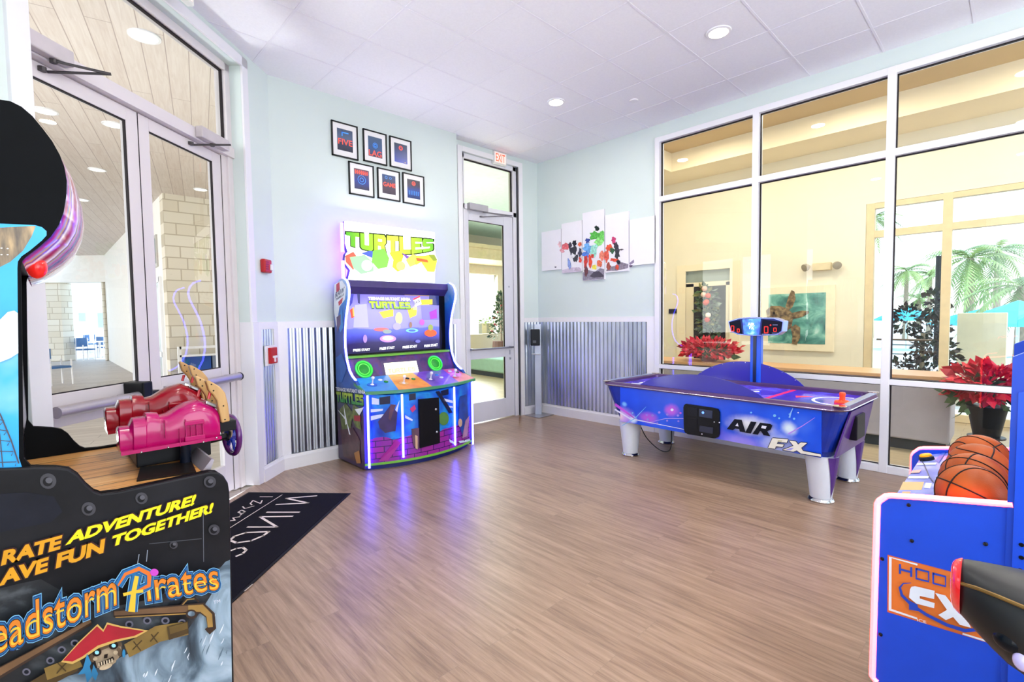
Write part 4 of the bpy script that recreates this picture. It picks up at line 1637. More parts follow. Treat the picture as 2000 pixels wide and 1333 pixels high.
# title: light rim, blue body, orange to yellow letters
for word, a, b, tp, ref in (('eadstorm', (-12, 1262), (224, 1168), (-14, 1188), None), ('irates', (283, 1161), (420, 1139), (278, 1108), None)):
    v0 = a
    for m_, bd in ((M('7fc4e8', 0.3), 0.085), (M('0d3f78', 0.3), 0.07), (M('1b6fa8', 0.3), 0.045), (M('3a1408', 0.3), 0.022)):
        art.text(word, a, b, tp, m_, bold=bd, ref=word)
    art.text(word, a, b, tp, M('e8882a', 0.3), bold=0.006, ref=word)
    # yellow heart of each letter
    art.text(word, (a[0] + 1, a[1] - 3), (b[0] - 1, b[1] - 2), (tp[0] + 2, tp[1] + 20), M('f2c83c', 0.3), bold=-0.012, ref=word)
for m_, gx in ((M('7fc4e8', 0.3), 7), (M('0d3f78', 0.3), 5.5), (M('1b6fa8', 0.3), 4)):
    art.stroke([(252, 1180), (256, 1142), (262, 1108)], 9 + gx * 2, m_)
    art.stroke([(226, 1130), (240, 1108), (266, 1098), (286, 1108), (285, 1130), (262, 1141)], 6 + gx * 2, m_)
art.stroke([(252, 1180), (256, 1142), (262, 1112)], [13, 9, 8], M('f2c83c', 0.3))
art.stroke([(226, 1130), (240, 1108), (266, 1098), (286, 1108), (285, 1130), (262, 1141)], [3, 6, 8, 10, 8, 4], M('e8762a', 0.3))
art.stroke([(236, 1147), (256, 1142), (274, 1140)], 6, M('f2c83c', 0.3))
art.ell(295, 1105, 8, 7, M('d04ac8', 0.2))
art.text('TM', (408, 1166), (421, 1163), (407.5, 1160), M('e8e8f0', 0.4))
art.stroke([(263, 1088), (266, 1070)], 1.6, M('8a94a0', 0.4))
art.stroke([(280, 1084), (282, 1062)], 1.6, M('8a94a0', 0.4))
art.stroke([(388, 985), (389, 1085)], 1.4, M('5a5e66', 0.4))
art.stroke([(285, 1050), (385, 1041)], 1.2, M('44484e', 0.4))
art.build('print', board)


# --- the two mounted guns
def gun(yc, col, dx, dz, sc, name_hint):
    def G(x, y):
        p = onY(x, y, 2.45)
        return (p[0], p[2])
    pxt = [(228, 838), (231, 834), (250, 832), (255, 820), (257, 817), (281, 814), (283, 807), (290, 806), (306, 806), (309, 812), (325, 808), (345, 795), (360, 787), (382, 780), (400, 786), (417, 795), (421, 800)]
    pxb = [(230, 866), (232, 883), (250, 882), (256, 880.5), (258, 880), (281, 877), (283, 876.6), (290, 875.5), (306, 873), (309, 872), (325, 870), (345, 867.5), (360, 866), (382, 863), (400, 860), (417, 856), (423, 851)]
    wd = [0.045, 0.052, 0.052, 0.054, 0.066, 0.068, 0.064, 0.064, 0.064, 0.066, 0.07, 0.074, 0.077, 0.078, 0.078, 0.076, 0.07]
    rings = []
    org = G(330, 840)

    def tr(p):
        return ((p[0] - org[0]) * sc + org[0] + dx, (p[1] - org[1]) * sc + org[1] + dz)
    for t, b, h in zip(pxt, pxb, wd):
        x0, z1 = tr(G(*t))
        x1, z0 = tr(G(*b))
        ring = []
        for k in range(20):
            a = 2 * PI * k / 20
            cy, sy = math.cos(a), math.sin(a)
            e = 0.55
            u = math.copysign(abs(cy) ** e, cy)
            v = math.copysign(abs(sy) ** e, sy)
            f = (v + 1) / 2
            ring.append((x1 + (x0 - x1) * f, yc + h * u * (0.92 + 0.08 * (1 - f)), z0 + (z1 - z0) * f))
        rings.append(ring)
    mb = MB(M(col, 0.2, coat=0.3, var=0.04, spec=0.35))
    mb.smooth = True
    mb.loft(rings)
    gh = mb.build('gun_housing', pm, smooth=True)
    # raised ribs and windows on the near side
    for x0, x1, y0, y1 in ((353, 357, 815, 853), (363, 366, 823, 847), (374, 377, 824, 846), (386, 389, 822, 845), (352, 390, 819, 822), (353, 392, 848, 851), (314, 317, 816, 850), (342, 345, 832, 866)):
        p, q = tr(G(x0, y0)), tr(G(x1, y1))
        mb = MB(M(col, 0.2, coat=0.3, var=0.04, spec=0.35))
        mb.box((min(p[0], q[0]), yc - 0.087, min(p[1], q[1])), (max(p[0], q[0]), yc - 0.06, max(p[1], q[1])))
        mb.build('rib', gh, bevel=0.003)
    p, q = tr(G(259, 870)), tr(G(424, 842))
    mb = MB(M(col, 0.15, coat=0.6, var=0.04))
    a, b = tr(G(232, 883)), tr(G(423, 852))
    mb.prism([(a[0], yc - 0.086, a[1]), (b[0], yc - 0.086, b[1]), (b[0], yc - 0.086, b[1] + 0.014), (a[0], yc - 0.086, a[1] + 0.014)], (0, 0.172, 0))
    mb.build('lower_flange', gh)
    for px_, py_ in ((270, 876), (321, 867), (388, 857), (413, 849)):
        c = tr(G(px_, py_))
        mb = MB(CHROME)
        mb.sphere((c[0], yc - 0.088, c[1]), 0.004, 10, 6)
        mb.build('rivet', gh, smooth=True)
    # chrome plate behind the hump
    mb = MB(CHROME)
    a, b = tr(G(396, 784)), tr(G(418, 793))
    mb.obox((a[0], yc - 0.05, a[1] - 0.006), (b[0] - a[0], 0, b[1] - a[1]), (0, 0.1, 0), (0.004, 0, 0.014))
    mb.build('chrome_plate', gh, bevel=0.003)
    # two wooden pistol grips
    gp = [(393, 742), (398, 740), (408, 745), (421, 753), (431, 765), (436, 785), (440, 818), (424, 822), (419, 800), (415, 780), (407, 768), (399, 760), (396, 750)]
    WG = wood_mat('grip_wood_%s' % name_hint, [(0.2, '9a7040'), (0.5, 'b88e54'), (0.8, 'd0aa70')], pl=3, pw=1, rough=0.4, rot=0.0, grain=3, gap='a87838', gapw=0.0)
    for sy in (-0.062, 0.048):
        pts = [tr(G(*q)) for q in gp]
        mb = MB(WG)
        mb.prism([(x - (0.018 if sy > 0 else 0), yc + sy - 0.018, z + (0.012 if sy > 0 else 0)) for x, z in pts], (0, 0.036, 0))
        g = mb.build('grip', pm, bevel=0.006)
        for px_, py_ in ((404, 748), (408, 760), (427, 789), (430, 815)):
            c = tr(G(px_, py_))
            mb = MB(BLACK)
            mb.sphere((c[0] - (0.018 if sy > 0 else 0), yc + sy - 0.018, c[1] + (0.012 if sy > 0 else 0)), 0.0032, 10, 6)
            mb.build('screw', g, smooth=True)
        mb = MB(M('c8202a', 0.2, coat=0.5))
        a, b = tr(G(404, 765)), tr(G(402, 776))
        mb.tube([(a[0] - (0.018 if sy > 0 else 0), yc + sy, a[1] + 0.004), (b[0] - (0.018 if sy > 0 else 0) - 0.003, yc + sy, b[1])], 0.006, 8)
        mb.build('trigger', g)
    mb = MB(SATIN)
    a, b = tr(G(421, 826)), tr(G(455, 822))
    mb.box((a[0], yc - 0.055, a[1] - 0.035), (b[0], yc + 0.055, b[1] + 0.012))
    mb.build('mount_block', pm, bevel=0.004)
    mb = MB(M('101522', 0.25))
    p = tr(G(361, 868))
    mb.tube([(p[0], yc, 0.925), (p[0], yc, p[1] + 0.03)], 0.021, 16)
    mb.build('post', pm, smooth=True)


gun(2.45, 'b00a60', 0, 0, 1.0, 'near')
gun(2.80, '92081a', -0.002, 0.03, 1.06, 'far')
mb = MB(SATIN)
a, b = onY(266, 892, 2.52), onY(412, 872, 2.52)
mb.box((a[0], 2.52, 0.925), (b[0], 2.88, 0.99))
mb.build('rail_box', pm, bevel=0.004)
mb = MB(M('1b1714', 0.3))
mb.prism([(0.235, 2.30, 0.9255), (0.42, 2.26, 0.9255), (0.44, 2.45, 0.9255), (0.27, 2.50, 0.9255)], (0, 0, 0.006))
mb.build('deck_plate', pm)
mb = MB(ALU)
mb.prism([(0.44, 2.26, 0.926), (0.475, 2.26, 0.97), (0.485, 2.26, 0.965), (0.46, 2.26, 0.90)], (0, 0.7, 0))
mb.build('edge_trim', pm)
# steering wheel on a bar behind the guns
wc = onY(452, 850, 2.60)
mb = MB(M('5a1a6a', 0.2, coat=0.5, var=0.3))
mb.torus(wc, 0.088, 0.013, (1, 0.12, 0), 36, 10)
wh = mb.build('wheel', pm, smooth=True)
mb = MB(M('2038b0', 0.2, coat=0.5))
for k in range(4):
    a = PI / 4 + k * PI / 2
    mb.tube([wc, wc + np.array([0, math.cos(a), math.sin(a)]) * 0.086], 0.009, 8)
mb.lathe(wc, [(0.03, -0.02), (0.03, 0.02)], 16, axis=(1, 0.12, 0))
mb.build('spokes', wh)
mb = MB(CHROME)
mb.torus(wc + np.array([-0.02, 0, 0.035]), 0.05, 0.009, (1, 0.12, 0), 24, 8)
mb.build('chrome_ring', wh, smooth=True)
mb = MB(SATIN)
mb.tube([wc - np.array([0.20, 0, 0.02]), wc], 0.016, 12)
mb.tube([(wc[0] - 0.20, 2.60, 0.92), (wc[0] - 0.20, 2.60, wc[2] - 0.01)], 0.02, 12)
mb.build('wheel_shaft', pm, smooth=True)

# ================================================================== air hockey table
HXC, HYC, HR_ = 4.925, 1.985, math.radians(-2.5)
ht = thing('air_hockey_table', 'blue air hockey table with white tapered legs and overhead scoreboard, by the windows', 'air hockey table', (HXC, HYC, 0), HR_)
HM = WM[ht.name]


def hl(x, y, z):
    v = HM @ Vector((x, y, z))
    return np.array(v)


HN = np.array(HM.to_3x3() @ Vector((-1, 0, 0)))
HE = np.array(HM.to_3x3() @ Vector((0, -1, 0)))
HW = 0.50


def onH(x, y):
    return onP(x, y, HN, HN @ hl(-HW, 0, 0))


def rrect(hx, hy, r, z, n=6, far=0.0):
    p = []
    for cx, cy, a0 in ((hx - r, hy - r, 0), (-hx + r, hy - r, PI / 2), (-hx + r, -hy + r, PI), (hx - r, -hy + r, 3 * PI / 2)):
        for k in range(n + 1):
            a = a0 + k * PI / 2 / n
            yy_ = cy + r * math.sin(a)
            p.append((cx + r * math.cos(a), yy_ + (far if yy_ > 0 else 0), z))
    return p


CAPM = M('0b2c90', 0.35, var=0.15)
PURP = M('4a1f7a', 0.3, var=0.15)
hart, n_, L_, b_ = nodemat('hockey_side_print')
b_.inputs['Roughness'].default_value = 0.28
t_ = n_.new('ShaderNodeTexCoord')
nz = n_.new('ShaderNodeTexNoise')
nz.inputs['Scale'].default_value = 2.5
L_.new(t_.outputs['Object'], nz.inputs['Vector'])
r_ = ramp(n_, [(0.3, '0a44d2'), (0.55, '1456ea'), (0.75, '2a68f0')])
L_.new(nz.outputs['Fac'], r_.inputs[0])
cur = r_.outputs[0]
n2 = n_.new('ShaderNodeTexNoise')
n2.inputs['Scale'].default_value = 9
n2.inputs['Detail'].default_value = 5
L_.new(t_.outputs['Object'], n2.inputs['Vector'])
for px_, py2, rx_, ry_, col, k_ in ((1450, 866, 70, 22, '9a8cf0', 0.9), (1520, 866, 60, 30, 'b8c4f8', 0.9), (1467, 832, 62, 25, 'f2f4ff', 1.0), (1542, 838, 22, 18, 'e0f2fc', 1.0), (1395, 845, 40, 20, '6a5ce8', 0.7),
                                     (1312, 802, 20, 16, 'd060e0', 0.9), (1266, 816, 26, 15, 'c860e0', 0.85), (1215, 812, 30, 22, 'e0b0f0', 0.95), (1208, 812, 16, 14, 'ffe8dc', 1.0), (1237, 820, 10, 9, 'd8f0ff', 1.0), (1220, 790, 7, 6, '8ad0ff', 0.9), (1570, 830, 30, 26, '4a7cf4', 0.5)):
    c_ = HM.inverted() @ Vector(onP(px_, py2, HN, HN @ hl(-HW, 0, 0)))
    e_ = HM.inverted() @ Vector(onP(px_ + rx_, py2, HN, HN @ hl(-HW, 0, 0)))
    f_ = HM.inverted() @ Vector(onP(px_, py2 - ry_, HN, HN @ hl(-HW, 0, 0)))
    mp = n_.new('ShaderNodeMapping')
    mp.vector_type = 'TEXTURE'
    mp.inputs['Location'].default_value = (0, c_.y, c_.z)
    mp.inputs['Scale'].default_value = (1e6, abs(e_.y - c_.y), abs(f_.z - c_.z))
    L_.new(t_.outputs['Object'], mp.inputs['Vector'])
    ln = n_.new('ShaderNodeVectorMath')
    ln.operation = 'LENGTH'
    L_.new(mp.outputs[0], ln.inputs[0])
    a2 = n_.new('ShaderNodeMath')
    a2.operation = 'MULTIPLY_ADD'
    L_.new(n2.outputs['Fac'], a2.inputs[0])
    a2.inputs[1].default_value = 0.5
    L_.new(ln.outputs['Value'], a2.inputs[2])
    mr = n_.new('ShaderNodeMapRange')
    mr.interpolation_type = 'SMOOTHSTEP'
    mr.inputs['From Min'].default_value = 1.25
    mr.inputs['From Max'].default_value = 0.45
    mr.inputs['To Max'].default_value = k_
    L_.new(a2.outputs[0], mr.inputs['Value'])
    mx_ = n_.new('ShaderNodeMix')
    mx_.data_type = 'RGBA'
    L_.new(mr.outputs[0], mx_.inputs['Factor'])
    L_.new(cur, mx_.inputs['A'])
    mx_.inputs['B'].default_value = lin(col)
    cur = mx_.outputs['Result']
L_.new(cur, b_.inputs['Base Color'])
mb = MB(CAPM)
mb.loft([rrect(HW - 0.02, 1.00, 0.10, 0.385), rrect(HW - 0.005, 1.02, 0.10, 0.43), rrect(HW + 0.0, 1.10, 0.12, 0.74, far=0.08), rrect(HW, 1.10, 0.12, 0.765, far=0.085)])
mb.build('cabinet', ht, local=True)
mb = MB(hart)
mb.box((-HW - 0.004, -0.955, 0.387), (-HW + 0.06, 0.955, 0.763))
sp = mb.build('side_panel', ht, local=True)
mb = MB(hart)
mb.box((HW - 0.06, -0.955, 0.387), (HW + 0.004, 0.955, 0.763))
mb.build('side_panel', ht, local=True)
# print
art = Art(lambda x, y: onP(x, y, HN, HN @ hl(-HW - 0.004, 0, 0)), HN, 0.0006)


def glow(name, cols, **k):
    return noise_mat(name, cols, **k)


LV, PKc, WHc, CYc = M('9a86e8', 0.3, var=0.15), M('c858d8', 0.3, var=0.15), M('e8eafa', 0.3, var=0.05), M('7ac8f4', 0.3, var=0.1)
art.stroke([(1201, 790), (1222, 805), (1245, 822)], [5, 4, 1], PKc)
art.stroke([(1201, 800), (1230, 818), (1280, 828), (1400, 852)], [3, 2.4, 1.4, 0.6], WHc)
art.stroke([(1215, 832), (1240, 818), (1262, 795)], [1.2, 1.6, 0.5], CYc)
art.stroke([(1270, 825), (1300, 818), (1335, 818)], [0.6, 1.2, 1.2], M('b8a8f4', 0.3))
art.stroke([(1540, 848), (1568, 832), (1592, 816)], [2.5, 1.6, 0.6], M('b88af0', 0.3))
for cx, cy, r, m_ in ((1236, 807, 1.6, CYc), (1313, 801, 3, WHc), (1288, 806, 2.6, LV), (1304, 810, 2.4, LV), (1275, 812, 2.6, LV), (1264, 811, 2, LV), (1266, 820, 2.6, LV),
                      (1325, 812, 2.4, LV), (1330, 807, 2.2, PKc), (1304, 822, 2, LV), (1326, 823, 2, LV), (1285, 827, 1.6, LV), (1468, 806, 2, CYc), (1552, 818, 2.2, CYc), (1514, 812, 3, CYc), (1560, 806, 1.5, WHc), (1543, 809, 1.6, CYc), (1523, 817, 2, CYc)):
    art.ell(cx, cy, r, r * 0.9, m_)
art.stroke([(1543, 816), (1546, 806), (1550, 797)], [3.4, 2.4, 1.2], M('8ac0f4', 0.3))
AB = M('0c1020', 0.3)
# AIR in wide slanted capitals
art.poly([(1421, 838), (1436, 818.5), (1450, 820), (1458, 845), (1446.5, 843), (1445, 838), (1437, 837), (1433, 840.5)], AB)
art.poly([(1437.5, 832), (1442, 826), (1444, 833)], WHc)
art.poly([(1468, 823), (1479, 824.5), (1468, 847), (1457, 845)], AB)
art.poly([(1486, 825.5), (1506, 828), (1510, 831), (1507, 839), (1500, 842), (1506, 852), (1493, 850), (1488, 842.5), (1486, 842), (1482, 849), (1471, 847.5)], AB)
art.poly([(1490, 831), (1499, 832.5), (1497, 837.5), (1488, 836)], WHc)
# FX with the tail
DKp = M('14143a', 0.3)
CRM = M('f2efe0', 0.3)
fo = [(1510.5, 855.4), (1541, 858), (1538, 864.5), (1521, 862.5), (1519, 866.5), (1533, 868), (1530, 873), (1517, 871.5), (1515.5, 876.4), (1502, 874.3)]
xo = [(1543, 860.3), (1556, 862), (1560.5, 868), (1566, 863.8), (1578, 865), (1566.5, 874.5), (1570, 880.5), (1605, 887.5), (1605, 891.7), (1566, 885.5), (1558, 879.5), (1551, 882), (1530, 878.5), (1551.5, 870.5)]
for po in (fo, xo):
    cxm, cym = sum(p[0] for p in po) / len(po), sum(p[1] for p in po) / len(po)
    k_ = len(po)
    for i in range(k_):
        art.stroke([po[i], po[(i + 1) % k_]], 2.6, DKp)
        art.k -= 1
    art.k += 1
for po in (fo, xo):
    art.poly(po, CRM)
art.poly([(1522, 859.5), (1530, 860.3), (1528, 862.6), (1520, 862)], M('c8c8a0', 0.3))
art.poly([(1547, 874), (1552, 874.6), (1546, 879.5), (1536, 878.2)], M('a8a4f0', 0.3))
art.build('side_print', sp)
# coin mechanism door
cq = [(1341, 789), (1396, 797), (1403, 799), (1407, 806), (1406.5, 848), (1404, 854), (1397, 856.5), (1345, 848), (1339, 844), (1337.5, 838), (1336.5, 796), (1338, 791)]
mb = MB(M('0a0b12', 0.3, var=0.3))
mb.prism([onP(x, y, HN, HN @ hl(-HW - 0.005, 0, 0)) for x, y in cq], HN * 0.018)
cd = mb.build('coin_door', ht)
for q, c in (([(1343, 795), (1362, 798), (1362, 814), (1343, 811)], '14151f'), ([(1366, 799), (1392, 803), (1391, 818), (1366, 814)], '1c2a4c'), ([(1343, 816), (1362, 819), (1362, 838), (1343, 834)], '101018'), ([(1367, 832), (1393, 836), (1392, 848), (1366, 843)], '121c38')):
    mb = MB(M(c, 0.3))
    mb.prism([onP(x, y, HN, HN @ hl(-HW - 0.023, 0, 0)) for x, y in q], HN * 0.004)
    mb.build('coin_slot_plate', cd)
mb = MB(E('6aa0ff', 1.0))
mb.sphere(onP(1373, 806.5, HN, HN @ hl(-HW - 0.027, 0, 0)), 0.012, 12, 8)
mb.build('coin_button', cd)
for x, y in ((1395, 825), (1371, 848.5), (1405, 826)):
    mb = MB(CHROME)
    mb.sphere(onP(x, y, HN, HN @ hl(-HW - 0.024, 0, 0)), 0.008, 10, 6)
    mb.build('lock', cd, smooth=True)
# end caps' purple wedge and score slot on the right end
mb = MB(PURP)
mb.prism([(-HW - 0.002 + 0.02, -1.035, 0.40), (-HW + 0.10, -1.04, 0.40), (0.30, -1.046, 0.40), (0.30, -1.106, 0.755), (-HW + 0.14, -1.106, 0.755), (-HW + 0.09, -1.09, 0.66)], (0, -0.012, 0))
mb.build('end_panel', ht, local=True)
mb = MB(M('15121c', 0.4))
mb.box((-0.22, -1.125, 0.50), (0.02, -1.06, 0.70))
mb.build('puck_return', ht, local=True, bevel=0.01)
# legs
LEGM = M('dfe6ee', 0.3, var=0.02)
for sx in (-1, 1):
    for sy in (-1, 1):
        c = (sx * 0.365, sy * 0.92, 0)
        mb = MB(LEGM)
        mb.lathe(c, [(0.078, 0.03), (0.105, 0.25), (0.122, 0.386)], 28)
        lg = mb.build('leg', ht, local=True, smooth=True)
        mb = MB(CHROME)
        mb.lathe(c, [(0.092, 0.0), (0.096, 0.012), (0.085, 0.03), (0.079, 0.034)], 28)
        mb.build('foot', lg, local=True, smooth=True)
        if sy < 0:
            mb = MB(PURP)
            pts = []
            for t, ang in ((0.386, -1.95), (0.386, -0.75), (0.06, -1.25), (0.06, -1.35)):
                r = np.interp(t, [0.03, 0.25, 0.386], [0.078, 0.105, 0.122]) + 0.002
                pts.append((t, ang, r))
            ring = []
            for k in range(9):
                u = k / 8
                row = []
                for j in range(7):
                    w_ = j / 6
                    t = 0.384 + (0.05 - 0.384) * u
                    a = (-2.50 + 1.7 * w_) * (1 - u) + (-1.95) * u
                    r = np.interp(t, [0.03, 0.25, 0.386], [0.078, 0.105, 0.122]) + 0.004
                    row.append((c[0] + r * math.cos(a), c[1] + r * math.sin(a), t))
                ring.append(row)
            mb.loft(ring, cap=False, closed=False)
            mb.build('leg_wrap', lg, local=True, fixn=False)
# rim
RIMM = M('5a3e6a', 0.3, 0.2, var=0.06)
mb = MB(RIMM)
o = [rrect(HW + 0.02, 1.11, 0.12, 0.764, far=0.085), rrect(HW + 0.03, 1.125, 0.13, 0.78, far=0.085), rrect(HW + 0.015, 1.115, 0.125, 0.806, far=0.085), rrect(HW - 0.03, 1.065, 0.07, 0.808, far=0.05), rrect(HW - 0.042, 1.05, 0.06, 0.80, far=0.05), rrect(HW - 0.045, 1.048, 0.06, 0.765, far=0.05)]
mb.loft(o, cap=False)
mb.build('rim', ht, local=True)
mb = MB(M('c9bfcf', 0.2, 0.9, var=0.03))
mb.loft([rrect(HW + 0.031, 1.126, 0.13, 0.772, far=0.085), rrect(HW + 0.036, 1.131, 0.134, 0.777, far=0.085), rrect(HW + 0.031, 1.126, 0.13, 0.782, far=0.085)], cap=False)
mb.build('chrome_edge', ht, local=True)
for sy in (-1, 1):
    mb = MB(M('9aa6cc', 0.25, 0.5, var=0.03))
    oy = 0.07 if sy > 0 else 0.0
    mb.box((-HW + 0.08, sy * 1.09 - 0.028 + oy, 0.8075), (HW - 0.08, sy * 1.09 + 0.028 + oy, 0.812))
    mb.build('end_plate', ht, local=True, bevel=0.003)
    for sx in (-1, 1):
        mb = MB(M('d8c8b8', 0.12, 1.0, var=0.03))
        pts = rrect(0.045, 0.045, 0.035, 0.8075, 4)
        mb.prism([(x + sx * (HW - 0.012), y + sy * 1.075 + oy, z) for x, y, z in pts], (0, 0, 0.008))
        mb.build('corner_plate', ht, local=True, bevel=0.003)
pfm, n_, L_, b_ = nodemat('playfield_print')
v_ = coords(n_, L_)
nz = n_.new('ShaderNodeTexNoise')
nz.inputs['Scale'].default_value = 3
nz.inputs['Distortion'].default_value = 1.5
L_.new(v_, nz.inputs['Vector'])
r_ = ramp(n_, [(0.3, '2a1a9a'), (0.5, '4a2ac8'), (0.62, '5a5ae8'), (0.75, '9a5ae0')])
L_.new(nz.outputs['Fac'], r_.inputs[0])
L_.new(r_.outputs[0], b_.inputs['Base Color'])
L_.new(r_.outputs[0], b_.inputs['Emission Color'])
b_.inputs['Emission Strength'].default_value = 0.35
b_.inputs['Roughness'].default_value = 0.12
mb = MB(pfm)
mb.box((-HW + 0.043, -1.05, 0.764), (HW - 0.043, 1.10, 0.772))
pf = mb.build('playfield', ht, local=True)
PW = M('eef0ff', 0.2, emit=0.6, ecol='e8ecff')
PR = M('e0245a', 0.2, emit=0.5, ecol='e0245a')


def flat_arc(mb, cx, cy, r0, r1, a0, a1, z, n=20):
    for k in range(n):
        a, b = a0 + (a1 - a0) * k / n, a0 + (a1 - a0) * (k + 1) / n
        mb.face([(cx + r0 * math.cos(a), cy + r0 * math.sin(a), z), (cx + r1 * math.cos(a), cy + r1 * math.sin(a), z), (cx + r1 * math.cos(b), cy + r1 * math.sin(b), z), (cx + r0 * math.cos(b), cy + r0 * math.sin(b), z)])


mb = MB(PW)
flat_arc(mb, 0, -1.0, 0.235, 0.26, 0.05, PI - 0.05, 0.7735)
flat_arc(mb, 0, 1.0, 0.235, 0.26, PI + 0.05, 2 * PI - 0.05, 0.7735)
for k in range(3):
    mb.box((-0.16 + k * 0.10, 0.85, 0.7725), (-0.10 + k * 0.10, 0.95, 0.774))
mb.mat(PR)
mb.box((-HW + 0.08, -0.47, 0.7724), (HW - 0.08, -0.43, 0.7738))
mb.box((-HW + 0.08, 0.43, 0.7724), (HW - 0.08, 0.47, 0.7738))
mb.face([(-0.05, -0.62, 0.774), (0.12, -0.72, 0.774), (0.06, -0.58, 0.774)])
mb.mat(PW)
mb.face([(0.10, -0.12, 0.774), (0.24, -0.22, 0.774), (0.16, -0.2, 0.774)])
mb.face([(0.0, -0.10, 0.774), (0.12, -0.24, 0.774), (0.06, -0.26, 0.774), (-0.04, -0.16, 0.774)])
mb.build('playfield_lines', pf, local=True, fixn=False)
# arched clear guards; the purple they reflect is put into their colour
gm, n_, L_, b_ = nodemat('guard_purple_reflection')
b_.inputs['Base Color'].default_value = lin('4a46b4')
b_.inputs['Roughness'].default_value = 0.18
tr_ = n_.new('ShaderNodeBsdfTransparent')
tr_.inputs[0].default_value = lin('8a84f0')
mx_ = n_.new('ShaderNodeMixShader')
mx_.inputs[0].default_value = 0.72
L_.new(tr_.outputs[0], mx_.inputs[1])
L_.new(b_.outputs[0], mx_.inputs[2])
L_.new(mx_.outputs[0], n_['Material Output'].inputs[0])
for sx, y0_, y1_, h in ((-1, -0.52, 0.72, 0.155), (1, -0.52, 0.62, 0.215)):
    mb = MB(gm)
    n = 28
    pts = []
    for k in range(n + 1):
        u = k / n
        y = y0_ + (y1_ - y0_) * u
        pts.append((sx * (HW - 0.012), y, 0.806 + h * (1 - (2 * u - 1) ** 2) ** 0.85))
    mb.prism(pts, (-sx * 0.008, 0, 0))
    g = mb.build('guard', ht, local=True)
    for k in range(2, n - 1, 3):
        mb = MB(CHROME)
        mb.sphere((pts[k][0] - sx * 0.012, pts[k][1], pts[k][2] - 0.012), 0.005, 8, 6)
        mb.build('guard_bolt', g, local=True, smooth=True)
# overhead scoreboard
SBX = HW - 0.03
sp0 = (HM.inverted() @ Vector(onP(1475, 690, HN, HN @ hl(SBX, 0, 0))))
py_ = sp0.y
mb = MB(M('1a5cd8', 0.3))
mb.box((SBX + 0.0, py_ - 0.055, 0.80), (SBX + 0.07, py_ + 0.055, 1.32))
po = mb.build('scoreboard_post', ht, local=True, bevel=0.01)
mb = MB(M('0c1840', 0.3))
mb.box((SBX - 0.006, py_ - 0.012, 0.81), (SBX + 0.004, py_ + 0.02, 1.31))
mb.build('post_stripe', po, local=True)


def onSB(x, y, off=0.0):
    return onP(x, y, HN, HN @ hl(SBX - 0.05 - off, 0, 0))


so = [(1422, 628), (1442, 621.5), (1462, 620), (1512, 621), (1530.5, 628), (1528, 648), (1518, 655), (1470, 657), (1440, 654), (1426, 647)]
mb = MB(M('8a9ae0', 0.2, 0.4))
mb.prism([onSB(*q) for q in so], -HN * 0.13)
sb = mb.build('scoreboard', ht, bevel=0.004)
cxm, cym = 1476, 638.5
art = Art(lambda x, y: onSB(x, y, 0.001), HN, 0.0006)
art.poly([(cxm + (x - cxm) * 0.965, cym + (y - cym) * 0.9) for x, y in so], M('0e1f62', 0.5, emit=0.12, ecol='1a2f9a'))
art.poly([(1424, 630), (1446, 625), (1450, 653), (1428, 646)], M('0c0c1e', 0.6))
art.poly([(1489, 624), (1528, 629), (1526, 646), (1516, 653), (1486, 655)], M('0c0c22', 0.6))
art.poly([(1450, 624), (1486, 623), (1483, 655), (1453, 653)], noise_mat('score_centre', [(0.35, '0a3fd0'), (0.6, '2f8af0'), (0.75, '9adcff')], 14, 3, 0.2, emit=0.7))
art.text('AIR', (1461, 636), (1474, 637), (1460.5, 630.5), E('dff2ff'), bold=0.03)
art.text('FX', (1464, 643), (1473, 643.5), (1463.5, 638), E('dff2ff'), bold=0.03)
RD = M('ff2a1a', 0.5, emit=1.6, ecol='ff2010')
for cx, cy, w_, h_ in ((1431, 642, 5.5, 10), (1442.5, 646, 4, 6), (1497, 644.5, 7, 12), (1514.5, 644.5, 5, 7)):
    x0_, x1_, y0_, y1_ = cx - w_ / 2, cx + w_ / 2, cy - h_ / 2, cy + h_ / 2
    for q in ([(x0_, y1_), (x0_, y0_)], [(x1_, y1_), (x1_, y0_)], [(x0_, y0_), (x1_, y0_)], [(x0_, y1_), (x1_, y1_)]):
        art.stroke(q, 1.1, RD)
art.ell(1506, 635.5, 1.3, 1.3, RD)
for q in ([(1510, 635), (1520, 635)], [(1427, 649), (1436, 650)], [(1489, 653), (1504, 653)], [(1509, 651), (1520, 651)]):
    art.stroke(q, 1.0, M('8a90c0', 0.3))
art.build('scoreboard_print', sb)
# orange striker resting on the playfield
sv = onZ(1645, 792, 0.7735)
t = thing('striker', 'orange air hockey striker on the right end of the table', 'air hockey striker', sv)
mb = MB(M('ff4a1a', 0.3, emit=0.15, ecol='ff4a1a'))
mb.lathe(sv, [(0.052, 0.0), (0.056, 0.006), (0.056, 0.03), (0.048, 0.038), (0.03, 0.036), (0.022, 0.042), (0.02, 0.075), (0.024, 0.09), (0.02, 0.105), (0.0, 0.11)], 28)
mb.build('handle', t, smooth=True)
mb = MB(M('e81a6a', 0.3))
mb.lathe(sv, [(0.0565, 0.004), (0.0575, 0.008), (0.0575, 0.016), (0.0565, 0.02)], 28)
mb.build('base_ring', t, smooth=True)
